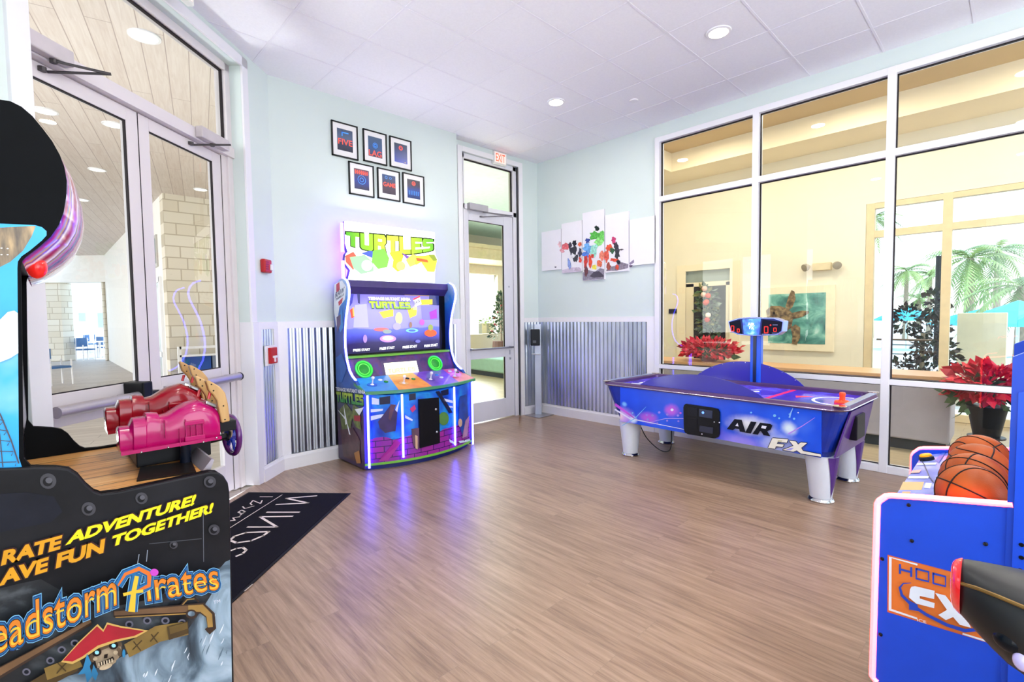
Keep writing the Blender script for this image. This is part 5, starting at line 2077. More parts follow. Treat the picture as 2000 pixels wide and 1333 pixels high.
# power cord under the table
cp = [onZ(1262, 868, 0.12), onZ(1271, 870, 0.004), onZ(1281, 868, 0.004), (4.9, 2.75, 0.10), (4.9, 2.7, 0.383)]
P = [hl(-0.30, 0.86, 0.37), hl(-0.25, 0.80, 0.2), hl(-0.12, 0.74, 0.06), hl(0.0, 0.71, 0.006), hl(0.12, 0.72, 0.02), hl(0.24, 0.78, 0.15), hl(0.30, 0.82, 0.38)]
cu = []
for i in range(len(P) - 1):
    for k in range(6):
        u = k / 6
        p0, p1, p2, p3 = P[max(i - 1, 0)], P[i], P[i + 1], P[min(i + 2, len(P) - 1)]
        cu.append(0.5 * ((2 * p1) + (-p0 + p2) * u + (2 * p0 - 5 * p1 + 4 * p2 - p3) * u * u + (-p0 + 3 * p1 - 3 * p2 + p3) * u ** 3))
cu.append(P[-1])
mb = MB(SATIN)
mb.tube(cu, 0.005, 8)
mb.build('power_cord', ht, smooth=True)

# ================================================================== basketball machine, right foreground
BXN, BXF = 2.0, 2.795
bmn = thing('basketball_machine', 'blue basketball arcade machine with red lit edges and ball rack, right foreground', 'basketball machine', (2.38, -0.3, 0))


def onB(x, y):
    return onX(x, y, BXN)


LEDR = M('ffd8d8', 0.4, emit=11, ecol='ff2028')
HBLU = M('0a4bd8', 0.32, var=0.05)
edge = [(1712, 1333), (1703.5, 1322), (1713.5, 985), (1717, 979), (1731, 969.5), (1740, 968.5), (1800, 972), (1978, 986)]
ep = [onB(*q)[1:] for q in edge]
zb = float(ep[0][1])
zbk = float(ep[-1][1])
pan = [(float(a), float(b)) for a, b in ep] + [(-1.6, zbk), (-1.6, zb)]
pan[0] = (pan[1][0] - 0.012, pan[1][1] - 0.012)
pan[-1] = (-1.6, pan[0][1])
for X, nm in ((BXN, 'near'), (BXF - 0.03, 'far')):
    mb = MB(HBLU)
    mb.prism([(X, y, z) for y, z in pan], (0.03, 0, 0))
    s_ = mb.build('side_panel', bmn)
    mb = MB(LEDR)
    mb.tube([(X + 0.0 if nm == 'near' else X + 0.03, y, z) for y, z in pan[:8]], 0.0095, 8)
    mb.build('light_tube', s_)
    if nm == 'near':
        nearp = s_
mb = MB(M('e63a0c', 0.35, var=0.05))
q0 = onB(1970, 1278)
mb.box((BXN - 0.004, -1.6, 0.02), (BXN + 0.026, float(q0[1]), float(q0[2])))
mb.build('orange_skirt', bmn)
mb = MB(M('10205a', 0.4))
mb.box((BXN + 0.031, -1.6, 0.0), (BXF - 0.031, pan[1][0] - 0.03, pan[1][1] + 0.3))
mb.build('base', bmn)
# tall side boards at the back of the rack
pA_ = [onB(*q)[1:] for q in ((1979, 990), (1978, 698), (1999, 690))]
tz = float(pA_[1][1])
ty = float(pA_[1][0])
for X in (BXN - 0.006, BXF - 0.03):
    mb = MB(M('0842c0', 0.32, var=0.05))
    mb.prism([(X, ty, zb + 0.05), (X, ty, tz), (X, ty - 0.05, tz + 0.03), (X, -1.6, tz + 0.7), (X, -1.6, zb + 0.05)], (0.036, 0, 0))
    tb = mb.build('tall_board', bmn)
    if X < 2.1:
        mb = MB(M('1450e0', 0.3, var=0.05))
        a = onB(1988, 800)
        mb.prism([(X, a[1], zb + 0.1), (X, a[1], tz - 0.10), (X, -1.6, tz + 0.5), (X, -1.6, zb + 0.1)], (-0.004, 0, 0))
        mb.build('inset_board', tb)
        for q in ((1995, 1065), (1995, 1090), (1993, 1115)):
            c = onX(*q, X - 0.004)
            mb = MB(BLACK)
            mb.lathe(c, [(0.006, 0), (0.005, 0.003)], 10, axis=(-1, 0, 0))
            mb.build('bolt', tb)
# bolts on the near panel
for q in ((1775, 987), (1781, 1057), (1925, 1063), (1723, 1092), (1720, 1240)):
    mb = MB(M('16161c', 0.3, 0.5))
    mb.lathe(onB(*q), [(0.006, -0.001), (0.0055, 0.004), (0.003, 0.0055), (0.0, 0.0055)], 12, axis=(-1, 0, 0))
    mb.build('bolt', nearp)
# HOOP FX label
ORN, WT, BL = M('e8782e', 0.35), M('e8ecf6', 0.35), M('1a44b8', 0.35)
art = Art(onB, (-1, 0, 0), 0.0005)
art.poly([(1733.5, 1084), (1980, 1150), (1980, 1272), (1733, 1196)], M('d8643c', 0.35))
art.poly([(1735, 1086), (1979, 1151), (1979, 1270), (1735, 1194)], ORN)
art.stroke([(1792, 1103.5), (1739, 1089), (1738.5, 1191), (1791, 1208.5)], [3.5, 6, 6, 3.5], WT)
art.stroke([(1880, 1238), (1945, 1258), (1944, 1238)], [3, 4, 6], WT)
for q in ([(1758, 1102), (1758, 1121)], [(1780, 1108), (1780, 1127)], [(1758, 1112), (1780, 1117.5)]):
    art.stroke(q, 4, BL)
for x0_, y0_ in ((1790, 1111), (1823, 1120)):
    art.stroke([(x0_, y0_), (x0_ + 24, y0_ + 6), (x0_ + 24, y0_ + 25), (x0_, y0_ + 19), (x0_, y0_ - 2)], 4, BL)
art.stroke([(1858, 1129), (1858, 1150)], 4, BL)
art.stroke([(1858, 1131), (1881, 1137), (1881, 1147), (1858, 1141)], 4, BL)
art.stroke([(1780, 1138), (1765, 1139), (1758, 1147), (1762, 1162), (1780, 1180), (1810, 1200), (1850, 1220), (1885, 1231), (1908, 1229), (1916, 1216)], [1, 3, 5, 5.5, 5.5, 6, 6.5, 7, 7, 4], BL)
art.poly([(1776, 1172), (1792, 1180), (1796, 1193), (1776, 1190)], BL)
art.poly([(1778, 1150), (1781, 1145), (1788, 1144), (1826, 1153), (1825, 1169), (1797, 1163), (1797, 1168), (1826, 1177), (1825, 1187), (1790, 1178), (1776, 1166)], WT)
art.poly([(1827, 1157), (1847, 1162), (1861, 1180), (1874, 1176), (1890, 1188), (1880, 1193), (1897, 1225), (1875, 1219), (1862, 1204), (1848, 1210), (1833, 1200), (1850, 1190)], WT)
art.text('ICE', (1792, 1212), (1810, 1217), (1791.5, 1206.5), WT)
art.build('label', nearp)
# sloping control panel and ball rack
CPs = noise_mat('control_panel_print', [(0.35, '5a6ad0'), (0.55, '8a98e8'), (0.7, 'b8c4f4')], 8, 3, 0.25)
f0 = pan[3]
y0_, z0_ = pan[4][0] - 0.012, pan[4][1] - 0.02
yb_, zb_ = y0_ - 0.10, z0_ + 0.032
mb = MB(CPs)
mb.prism([(BXN + 0.03, y0_, z0_), (BXN + 0.03, yb_, zb_), (BXN + 0.03, yb_, zb_ - 0.2), (BXN + 0.03, y0_, z0_ - 0.25)], (BXF - BXN - 0.06, 0, 0))
cpn = mb.build('control_panel', bmn)
cn = np.array([0, -(zb_ - z0_) / (yb_ - y0_), 1.0])
cn /= np.linalg.norm(cn)


def onC(x, y, off=0.0):
    return onP(x, y, cn, cn @ np.array([0, y0_, z0_]) + off)


art = Art(lambda x, y: onC(x, y), cn, 0.0005)
art.poly([(1764, 942), (1805, 942), (1800, 958), (1757, 958)], M('d8b078', 0.35))
art.poly([(1808, 944), (1820, 945), (1817, 955), (1805, 954)], WT)
art.poly([(1776, 931), (1815, 931), (1813, 936), (1773, 936)], WT)
art.poly([(1792, 906), (1830, 905), (1828, 909), (1790, 910)], WT)
art.poly([(1782, 921), (1800, 919), (1796, 925), (1778, 926)], M('f0b0a8', 0.35))
art.poly([(1828, 900), (1845, 880), (1848, 884), (1834, 906)], M('2a5ac8', 0.35))
art.stroke([(1792, 888), (1806, 910), (1816, 934), (1824, 944)], 1.6, M('101a4a', 0.35))
art.poly([(1764, 963), (1780, 963), (1776, 969), (1760, 969)], M('e89a70', 0.35))
art.build('panel_print', cpn)
q = onC(1811, 899, 0.0)
mb = MB(M('16202c', 0.35))
mb.lathe(q, [(0.026, 0), (0.026, 0.012), (0.022, 0.016)], 20, axis=cn)
bt = mb.build('start_button', cpn, smooth=True)
mb = MB(M('e8a010', 0.25, emit=0.3, ecol='e8a010'))
mb.lathe(q, [(0.021, 0.015), (0.021, 0.022), (0.016, 0.026), (0.0, 0.027)], 20, axis=cn)
mb.build('button_cap', bt, smooth=True)
BR = 0.0913
nb = 4
bz = None
bc0 = onX(1897, 966, BXN + 0.03 + BR)
by, bzz = float(bc0[1]) + 0.0, float(bc0[2])
mb = MB(M('c81c14', 0.35))
mb.prism([(BXN + 0.03, yb_ + 0.001, zb_ - 0.02), (BXN + 0.03, yb_ + 0.001, bzz - BR - 0.06), (BXN + 0.03, by - 0.3, bzz - BR - 0.06), (BXN + 0.03, by - 0.3, bzz + 0.02), (BXN + 0.03, by - BR - 0.02, bzz - 0.0), (BXN + 0.03, by - BR * 0.75, bzz - BR * 0.78), (BXN + 0.03, by, bzz - BR - 0.001), (BXN + 0.03, by + BR * 0.55, bzz - BR * 0.86), (BXN + 0.03, min(yb_, by + BR * 0.9), bzz - BR * 0.45)], (BXF - BXN - 0.06, 0, 0))
mb.build('ball_rack', bmn)
bm_, n_, L_, b_ = nodemat('basketball_leather')
v_ = coords(n_, L_)
vo = n_.new('ShaderNodeTexVoronoi')
vo.inputs['Scale'].default_value = 260
L_.new(v_, vo.inputs['Vector'])
bp = n_.new('ShaderNodeBump')
bp.inputs['Strength'].default_value = 0.25
bp.inputs['Distance'].default_value = 0.001
L_.new(vo.outputs['Distance'], bp.inputs['Height'])
L_.new(bp.outputs[0], b_.inputs['Normal'])
nz = n_.new('ShaderNodeTexNoise')
nz.inputs['Scale'].default_value = 9
L_.new(v_, nz.inputs['Vector'])
b_.inputs['Specular IOR Level'].default_value = 0.2
r_ = ramp(n_, [(0.3, '9a4414'), (0.7, 'b4561c')])
L_.new(nz.outputs['Fac'], r_.inputs[0])
L_.new(r_.outputs[0], b_.inputs['Base Color'])
b_.inputs['Roughness'].default_value = 0.42
SEAM = M('1a1210', 0.5)
BLAB = ['nearest of the four orange basketballs, lit red by the light tube', 'second orange basketball from the near end of the rack', 'third orange basketball from the near end of the rack', 'farthest of the four orange basketballs in the rack']
ROTS = [(0.45, 0.25, 0.3), (1.0, 0.6, 0.9), (0.2, 1.1, 1.9), (0.8, 0.3, 2.6)]
bm0 = MB(bm_)
bm0.sphere((0, 0, 0), BR, 40, 24)
proto = None
for i in range(nb):
    bx = BXN + 0.0315 + BR + i * (BR * 2 + 0.0004)
    loc = (bx, by + (0.004 if i % 2 else 0), bzz)
    if proto is None:
        t = thing('basketball', BLAB[i], 'basketball', loc, group='basketballs in the rack')
        b = MB(bm_)
        b.sphere((0, 0, 0), BR, 40, 24)
        b.build('ball', t, local=True, smooth=True)
        s = MB(SEAM)
        s.torus((0, 0, 0), BR, 0.0023, (0, 0, 1), 48, 6)
        s.torus((0, 0, 0), BR, 0.0023, (1, 0, 0), 48, 6)
        for sg in (-1, 1):
            path = []
            for k in range(41):
                a = 2 * PI * k / 40
                v = Vector((sg * (0.62 + 0.22 * math.cos(2 * a)), math.cos(a), math.sin(a) ))
                v.normalize()
                path.append(np.array(v) * BR)
            s.tube(path, 0.0023, 6, cap=False)
        s.build('seams', t, local=True)
        proto = t
    else:
        t = copy_tree(proto)
        t.location = loc
        t['label'] = BLAB[i]
    t.rotation_euler = ROTS[i]

# ================================================================== motorcycle ride, bottom right corner
mr = thing('motorcycle_ride', 'black ride-on motorcycle game fairing with red tail light, bottom right corner', 'ride-on game', (1.25, -0.25, 0))
RX = 1.22


def onR(x, y, X=RX):
    return onX(x, y, X)


cowl = noise_mat('black_fairing', [(0.3, '0e0f11'), (0.7, '1e1d1c')], 6, 4, 0.42)
st = [(1863, 1099, 1170), (1866, 1096, 1180), (1874, 1095, 1192), (1890, 1097, 1206), (1915, 1103, 1230), (1945, 1110, 1258), (1975, 1117, 1284), (2010, 1126, 1306), (2060, 1136, 1330), (2140, 1150, 1350)]
wd = [0.012, 0.022, 0.032, 0.044, 0.058, 0.07, 0.08, 0.088, 0.095, 0.10]
rings = []
for (x, yt, yb2), w_ in zip(st, wd):
    t_, b2 = onR(x, yt), onR(x, yb2)
    ring = []
    zc, hz_ = (t_[2] + b2[2]) / 2, (t_[2] - b2[2]) / 2
    for k in range(24):
        a = 2 * PI * k / 24
        c_, s__ = math.cos(a), math.sin(a)
        ring.append((RX + w_ * math.copysign(abs(c_) ** 0.8, c_), t_[1], zc + hz_ * math.copysign(abs(s__) ** 0.9, s__)))
    rings.append(ring)
mb = MB(cowl)
mb.smooth = True
mb.loft(rings)
cw = mb.build('tail_fairing', mr, smooth=True)
mb = MB(M('d01018', 0.1, emit=0.35, ecol='e01018', coat=1.0))
ring2 = []
for (x, yt, yb2, w_) in ((1857.5, 1112, 1158, 0.004), (1858.5, 1104, 1167, 0.014), (1861, 1098, 1177, 0.024), (1866, 1094, 1186, 0.033), (1874, 1092, 1194, 0.0385), (1880, 1092, 1199, 0.0425)):
    t_, b2 = onR(x, yt), onR(x, yb2)
    zc, hz_ = (t_[2] + b2[2]) / 2, (t_[2] - b2[2]) / 2
    ring2.append([(RX + w_ * math.cos(2 * PI * k / 20), t_[1], zc + hz_ * math.sin(2 * PI * k / 20)) for k in range(20)])
mb.smooth = True
mb.loft(ring2)
mb.build('tail_light', cw, smooth=True)
# gold line drawn in for the fairing's sheen, dark lamp pocket on the side
mb = MB(M('8a6c38', 0.3, 0.6, var=0.25))
gp = [(1876, 1126), (1910, 1128), (1950, 1136), (2000, 1150), (2060, 1166)]
gw = [0.034, 0.052, 0.068, 0.082, 0.092]
mb.tube([(RX - w_ * 0.97, onR(*q)[1], onR(*q)[2]) for q, w_ in zip(gp, gw)], 0.0035, 8)
mb.build('gold_sheen_line', cw)
mb = MB(M('0a0f16', 0.2))
c = onR(1985, 1222)
mb.sphere((RX - 0.062, c[1], c[2]), 0.03, 20, 12, (0.7, 1.0, 0.75))
lpk = mb.build('lamp_pocket', cw, smooth=True)
mb = MB(M('c4b8e8', 0.08, coat=1.0))
c = onR(1999, 1250)
mb.sphere((RX - 0.078, c[1], c[2]), 0.014, 16, 10, (0.8, 1, 1.2))
mb.build('clear_lamp', lpk, smooth=True)
mb = MB(SATIN)
yb3 = float(onR(2140, 1250)[1])
zz = float(onR(2140, 1350)[2])
mb.prism([(RX - 0.09, yb3 + 0.02, 0), (RX - 0.09, yb3 + 0.05, zz + 0.05), (RX - 0.09, yb3 - 0.5, zz + 0.1), (RX - 0.09, yb3 - 0.6, 0)], (0.18, 0, 0))
mb.build('ride_base', mr, bevel=0.02)

# ================================================================== door mat
c1, c2 = onZ(685, 965, 0), onZ(453, 1180, 0)
md_ = (c2 - c1) / np.linalg.norm(c2 - c1)
mp_ = np.array([md_[1], -md_[0], 0])
if mp_ @ np.array([-1, 1, 0]) < 0:
    mp_ = -mp_
ML, MW = 2.5, 0.93
mt = thing('door_mat', 'black entrance mat lettered WINDS on the floor before the double door', 'door mat', c1 + md_ * ML / 2 + mp_ * MW / 2)
mb = MB(M('0d0b18', 0.95, var=0.2, scale=60, bump=0.6))
a = c1 + np.array([0, 0, 0.0008])
mb.obox(a + md_ * 0.02 + mp_ * 0.02, md_ * (ML - 0.04), mp_ * (MW - 0.04), (0, 0, 0.008))
pile = mb.build('pile', mt)
mb = MB(M('15141c', 0.6))
mb.obox(a, md_ * ML, mp_ * MW, (0, 0, 0.005))
mb.build('rubber_border', mt)
mb = MB(M('eadcd6', 0.9))


def onMat(x, y):
    return onZ(x, y, 0.0095)


WTx = M('eadcd6', 0.9)
mb = MB(WTx)
# line of capitals read along the length of the mat
base0, base1 = onMat(542, 969), onMat(452, 1070)
# capitals' height direction points away from the door
capd = -mp_
o = onMat(556, 968.5)


def strokeZ(mb, pts, wd):
    P = [np.array(p, float) for p in pts]
    for i in range(len(P) - 1):
        t = (P[i + 1] - P[i])
        t /= np.linalg.norm(t) + 1e-9
        nn = np.array([-t[1], t[0], 0]) * wd / 2
        mb.face([P[i] + nn - t * wd * .3, P[i + 1] + nn + t * wd * .3, P[i + 1] - nn + t * wd * .3, P[i] - nn - t * wd * .3])


for pl in ([(617, 970), (560, 976), (601, 984), (541, 988)], None):
    if pl:
        pass
W_ = [(617, 969.5), (560, 975), (602, 982), (543, 988)]
for pts, wd in (([(618, 969), (559, 974), (602, 983), (540, 986)], 0.02), ([(584, 1001), (522, 1001)], 0.022), ([(571, 1009), (508, 1010), (541, 1030), (484, 1030)], 0.02)):
    strokeZ(mb, [onMat(*p) for p in pts], wd)
D_ = [(464, 1049), (482, 1041), (525, 1038), (523, 1044), (508, 1053), (480, 1059), (462, 1061), (448, 1057)]
strokeZ(mb, [onMat(*p) for p in [(525, 1039), (480, 1041), (458, 1048), (449, 1056), (462, 1061), (490, 1057), (514, 1047), (525, 1039)]], 0.02)
strokeZ(mb, [onMat(*p) for p in [(462, 1087), (474, 1082), (481, 1075), (474, 1070), (462, 1072), (448, 1077)]], 0.018)
strokeZ(mb, [onMat(*p) for p in [(551, 967), (447, 1033)]], 0.007)
for pts in ([(532, 971), (508, 971)], [(512, 978), (509, 984), (501, 981), (494, 978), (489, 984), (492, 987)], [(496, 989), (478, 994), (474, 990)], [(479, 1000), (472, 1004), (465, 1001), (472, 997), (479, 1000), (469, 1007)], [(468, 1010), (455, 1012), (459, 1017), (448, 1018)]):
    strokeZ(mb, [onMat(*p) for p in pts], 0.011)
mb.build('lettering', pile, fixn=False)
mb = MB(M('c8bcb4', 0.8))
strokeZ(mb, [onZ(478, 1155, 0.0066), onZ(493, 1142, 0.0066)], 0.008)
mb.build('tag', mt, fixn=False)

# ================================================================== six framed neon prints on the picture wall
FY = YB
pics = [((647, 234), (698.5, 247), (649, 302.5), 'framed neon print reading FIVE, top left of the six', 'FIVE'),
        ((709, 250), (755, 263), (711, 314), 'framed neon print reading LAG, top middle of the six', 'LAG'),
        ((761, 264.5), (803.5, 276), (762.5, 325), 'framed neon print with a red glow over a yellow flare, top right', 'GLOW'),
        ((681, 314), (730, 325), (683, 378.5), 'framed neon print with red words above a blue ring, bottom left', 'RING'),
        ((737, 326), (781, 336.5), (738.5, 387), 'framed neon print reading GAME, bottom middle of the six', 'GAME'),
        ((786.5, 336.5), (828.5, 345), (788, 396), 'framed neon print with a red tangle over blue letters, bottom right', 'BLUE')]
FRM = M('1a1d1c', 0.4)
MATB = M('f2f0f0', 0.6, var=0.01)
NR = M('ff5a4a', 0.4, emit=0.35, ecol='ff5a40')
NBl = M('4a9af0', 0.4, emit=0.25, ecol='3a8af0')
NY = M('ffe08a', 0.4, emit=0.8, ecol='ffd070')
for (a, b, c, lab, kind) in pics:
    p0, p1, p2 = onY(*a, FY - 0.02), onY(*b, FY - 0.02), onY(*c, FY - 0.02)
    x0, x1 = p0[0], p1[0]
    z1, z0 = (p0[2] + p1[2]) / 2, p2[2]
    t = thing('picture_frame', lab, 'framed picture', ((x0 + x1) / 2, FY, z0), group='framed neon prints')
    y0_, y1_ = FY - 0.022, FY - 0.0005
    mb = MB(FRM)
    fw = 0.013
    mb.box((x0, y0_, z0), (x0 + fw, y1_, z1))
    mb.box((x1 - fw, y0_, z0), (x1, y1_, z1))
    mb.box((x0, y0_, z0), (x1, y1_, z0 + fw))
    mb.box((x0, y0_, z1 - fw), (x1, y1_, z1))
    mb.build('frame', t)
    mb = MB(MATB)
    mb.box((x0 + fw, FY - 0.012, z0 + fw), (x1 - fw, y1_, z1 - fw))
    mb.build('mat_board', t)
    w_, h_ = x1 - x0, z1 - z0
    ux0, ux1, uz0, uz1 = x0 + w_ * 0.21, x1 - w_ * 0.20, z0 + h_ * 0.2, z1 - h_ * 0.18
    stops = {'FIVE': [(0, '2e3040'), (.35, '3c4258'), (.6, '5a6a86'), (1, '44546c')], 'LAG': [(0, '4a4458'), (.4, '3f5a86'), (1, '4a5f7a')], 'GLOW': [(0, '3a4ab0'), (.35, '3c4a8c'), (1, '3c4656')],
             'RING': [(0, '22243c'), (.4, '2a3a8a'), (.75, '4a4a70'), (1, '6a4a58')], 'GAME': [(0, '3c3040'), (.4, '4a3a4a'), (1, '2c4a78')], 'BLUE': [(0, '1e3060'), (.4, '2a4a9a'), (.7, '3c3448'), (1, '2a2a38')]}[kind]
    mb = MB(grad_mat('neon_print_' + kind, 'Z', uz0 - z0, uz1 - z0, stops, 0.3, noise=0.35, nscale=16))
    mb.box((ux0, FY - 0.0135, uz0), (ux1, FY - 0.0119, uz1))
    ar = mb.build('print', t)
    mb = MB(NR)
    yy = FY - 0.0142

    def T(word, fx0, fx1, fz0, fz1, m_):
        mb.mat(m_)
        W, Hh = ux1 - ux0, uz1 - uz0
        put_text(mb, word, (ux0 + W * fx0, yy, uz0 + Hh * fz0), (ux0 + W * fx1, yy, uz0 + Hh * fz0), (ux0 + W * fx0, yy, uz0 + Hh * fz1), bold=0.01)

    def ring(fx, fz, fr, m_, thick=0.006):
        mb.mat(m_)
        W, Hh = ux1 - ux0, uz1 - uz0
        mb.torus((ux0 + W * fx, yy + 0.0006, uz0 + Hh * fz), W * fr, thick / 2, (0, 1, 0), 24, 6)
    if kind == 'FIVE':
        T('FIVE', 0.06, 0.96, 0.28, 0.54, NR)
        mb.mat(NBl)
        mb.box((ux0 + .05, yy, uz1 - .075), (ux0 + .062, yy + .0005, uz1 - .03))
        mb.box((ux0 + .05, yy, uz1 - .042), (ux0 + .13, yy + .0005, uz1 - .03))
    elif kind == 'LAG':
        T('LAG', 0.04, 0.94, 0.04, 0.32, NR)
        ring(0.5, 0.58, 0.16, NBl)
        ring(0.5, 0.58, 0.08, NBl)
    elif kind == 'GLOW':
        ring(0.5, 0.78, 0.14, NR)
        ring(0.5, 0.78, 0.08, NR)
        mb.mat(NY)
        mb.sphere((ux0 + (ux1 - ux0) * 0.82, yy + .004, uz0 + 0.012), 0.018, 12, 8, (1.6, 0.2, 0.7))
    elif kind == 'RING':
        T('####', 0.04, 0.95, 0.78, 0.96, NR) if False else None
        mb.mat(NR)
        for k in range(7):
            q = ux0 + (ux1 - ux0) * (0.06 + k * 0.13)
            mb.box((q, yy, uz1 - .058), (q + .012, yy + .0005, uz1 - .014))
        mb.box((ux0 + .01, yy, uz1 - .04), (ux1 - .01, yy + .0006, uz1 - .034))
        ring(0.5, 0.48, 0.26, NBl)
        ring(0.5, 0.48, 0.12, NBl)
        mb.mat(NY)
        mb.sphere((ux0 + (ux1 - ux0) * 0.55, yy + .004, uz0 + 0.028), 0.016, 12, 8, (1.8, 0.2, 0.6))
    elif kind == 'GAME':
        T('GAME', 0.08, 0.98, 0.38, 0.60, NR)
        ring(0.3, 0.85, 0.08, NBl, 0.004)
        ring(0.62, 0.85, 0.07, NBl, 0.004)
    else:
        ring(0.5, 0.8, 0.13, NR)
        ring(0.5, 0.8, 0.06, NR)
        mb.mat(NBl)
        for k in range(6):
            q = ux0 + (ux1 - ux0) * (0.12 + k * 0.14)
            mb.box((q, yy, uz0 + .04), (q + .008, yy + .0005, uz0 + .09))
    mb.build('neon_lines', ar, fixn=False)

# ================================================================== five-panel canvas on the window wall: plain watercolour splashes
CX = XD - 0.03
cv = [((1057, 455), (1096, 446.5), (1057, 530), 'leftmost of five white canvases, blank but for a pink wisp'), ((1096, 436), (1137, 432), (1096, 533), 'second of five white canvases from the left, with red and black splashes'),
      ((1137, 416), (1180.5, 409), (1137, 549), 'tall middle canvas with green, blue and red splashes'), ((1181, 419), (1228.5, 414), (1181, 533), 'second of five white canvases from the right, with red and dark splashes'),
      ((1228.5, 430), (1281, 421), (1229, 519.5), 'rightmost of five white canvases, nearly blank')]
CANV = M('eeecf2', 0.7, var=0.01)
spl = {0: [(1093, 478, 4, 6, 'e8b8c0'), (1085, 522, 2.2, 1.4, '4a4a58')],
       1: [(1106, 482, 8, 9, 'd8646c'), (1098, 490, 5, 4, 'e8a0a8'), (1114, 480, 4, 6, '3a3040'), (1122, 476, 5, 7, '22222c'), (1120, 490, 8, 11, '2a2a38'), (1125, 505, 5, 9, '32323e'), (1112, 515, 4, 12, '8aa0d8'), (1119, 500, 5, 6, 'e8e8f0'), (1133, 477, 4, 5, 'e0603c'), (1133, 495, 4, 10, '3c3a50'), (1125, 526, 10, 4, 'c8b8cc'), (1134, 508, 3, 6, 'd84a3c')],
       2: [(1166, 446, 5, 5, '22302a'), (1163, 460, 12, 10, '4fae44'), (1176, 462, 6, 10, '6ac85a'), (1170, 474, 10, 10, '8ad878'), (1148, 470, 5, 6, '2a3f8c'), (1148, 485, 10, 9, '6aa8e8'), (1160, 488, 8, 14, '9ad8c8'), (1145, 497, 8, 7, '4a7ad0'), (1144, 512, 4, 14, 'c0342c'), (1153, 512, 4, 13, 'e8482c'), (1162, 522, 5, 5, 'f0d850'), (1145, 530, 4, 10, '6a3c44'), (1172, 515, 5, 7, 'd86a48'), (1176, 500, 5, 10, 'e8806a'), (1158, 500, 4, 5, 'd0402c')],
       3: [(1190, 485, 7, 8, 'e0502c'), (1185, 500, 5, 14, 'd85a48'), (1199, 470, 5, 7, 'c83a70'), (1203, 480, 5, 8, '3a2a38'), (1196, 490, 6, 6, '2a5a3c'), (1206, 495, 5, 14, '2e2e38'), (1200, 508, 9, 4, 'e04a30'), (1206, 522, 4, 6, 'd04a30'), (1189, 520, 5, 7, 'a04a3c'), (1213, 488, 7, 1.6, '4a4450'), (1208, 512, 4, 6, '2a2a34')],
       4: [(1232, 520, 4, 3, '6a5a78')]}
for i, (a, b, c, lab) in enumerate(cv):
    p0, p1, p2 = onX(*a, CX), onX(*b, CX), onX(*c, CX)
    ya, yb_2 = p0[1] - 0.006, p1[1] + 0.006
    z1, z0 = (p0[2] + p1[2]) / 2, p2[2]
    t = thing('canvas', lab, 'wall canvas', (XD, (ya + yb_2) / 2, z0), group='five canvases')
    mb = MB(CANV)
    mb.box((CX, yb_2, z0), (XD - 0.0005, ya, z1))
    cb = mb.build('stretched_canvas', t)
    art = Art(lambda x, y: onX(x, y, CX), (-1, 0, 0), 0.0006)
    rnd = random.Random(i + 3)
    if i == 2:
        q = [onX(1138, 532, CX), onX(1180, 532, CX)]
        art.poly([(1138.2, 533), (1150, 528), (1162, 531), (1172, 524), (1180, 526), (1180, 545.2), (1138.2, 548.2)], M('8a8494', 0.6, var=0.3, scale=30))
        art.poly([(1152, 540), (1160, 531), (1170, 530), (1179, 538), (1179, 541), (1160, 543)], M('4a4454', 0.6, var=0.3))
    if i == 3:
        art.poly([(1184, 530), (1186, 522), (1200, 520), (1212, 512), (1227, 516), (1227, 524), (1205, 529)], M('8a8090', 0.6, var=0.4, scale=30))
    if i == 1:
        art.poly([(1098, 528), (1115, 523), (1135, 526), (1135, 531), (1098, 534)], M('cfc4d4', 0.6, var=0.15))
    if i == 4:
        art.poly([(1229.5, 514), (1238, 507), (1238.5, 513), (1231, 518)], M('8a7c98', 0.6))
    for cx, cy, rx, ry, col in spl[i]:
        n = 14
        pts = []
        for k in range(n):
            an = 2 * PI * k / n
            rr = rnd.uniform(0.6, 1.2)
            pts.append((cx + rx * rr * math.cos(an), cy + ry * rr * math.sin(an)))
        art.poly(pts, M(col, 0.6, var=0.35, scale=40))
    art.build('watercolour', cb)

# ================================================================== exit signs, alarms, sanitiser stand
EXT = M('ff6a4a', 0.4, emit=0.55, ecol='ff4a28')
EXG = M('fff0e8', 0.4, emit=0.55, ecol='ffb8a0')


def exit_sign(p, ex, nn, lab, w_=0.27, h_=0.19):
    """p: lower left corner of the face, ex: unit vector along the face, nn: unit normal towards the viewer"""
    p, ex, nn = np.array(p, float), np.array(ex, float), np.array(nn, float)
    t = thing('exit_sign', lab, 'exit sign', p + ex * w_ / 2)
    up = np.array([0, 0, 1.0])
    mb = MB(M('e4e6e2', 0.4))
    mb.obox(p - nn * 0.05, ex * w_, nn * 0.05, up * h_)
    mb.build('housing', t, bevel=0.006)
    mb = MB(EXG)
    q = p + nn * 0.001
    mb.face([q + ex * 0.02 + up * 0.02, q + ex * (w_ - 0.02) + up * 0.02, q + ex * (w_ - 0.02) + up * (h_ - 0.02), q + ex * 0.02 + up * (h_ - 0.02)])
    fc = mb.build('lit_face', t, fixn=False)
    mb = MB(EXT)
    q = p + nn * 0.0022
    put_text(mb, 'EXIT', q + ex * 0.035 + up * 0.035, q + ex * (w_ - 0.035) + up * 0.035, q + ex * 0.035 + up * (h_ - 0.035), bold=0.012)
    mb.build('letters', fc, fixn=False)


exit_sign((4.80, YC - 0.035, HC - 0.185), (1, 0, 0), (0, -1, 0), 'lit red EXIT sign above the single glass door by the corner', 0.25, 0.18)
ps = onA(380, 13, -0.27)
exit_sign(ps - AD * 0.25, AD, AN, 'lit red EXIT sign above the double entrance door, cut by the top of the photo', 0.25, float(HC - 0.002 - ps[2]))

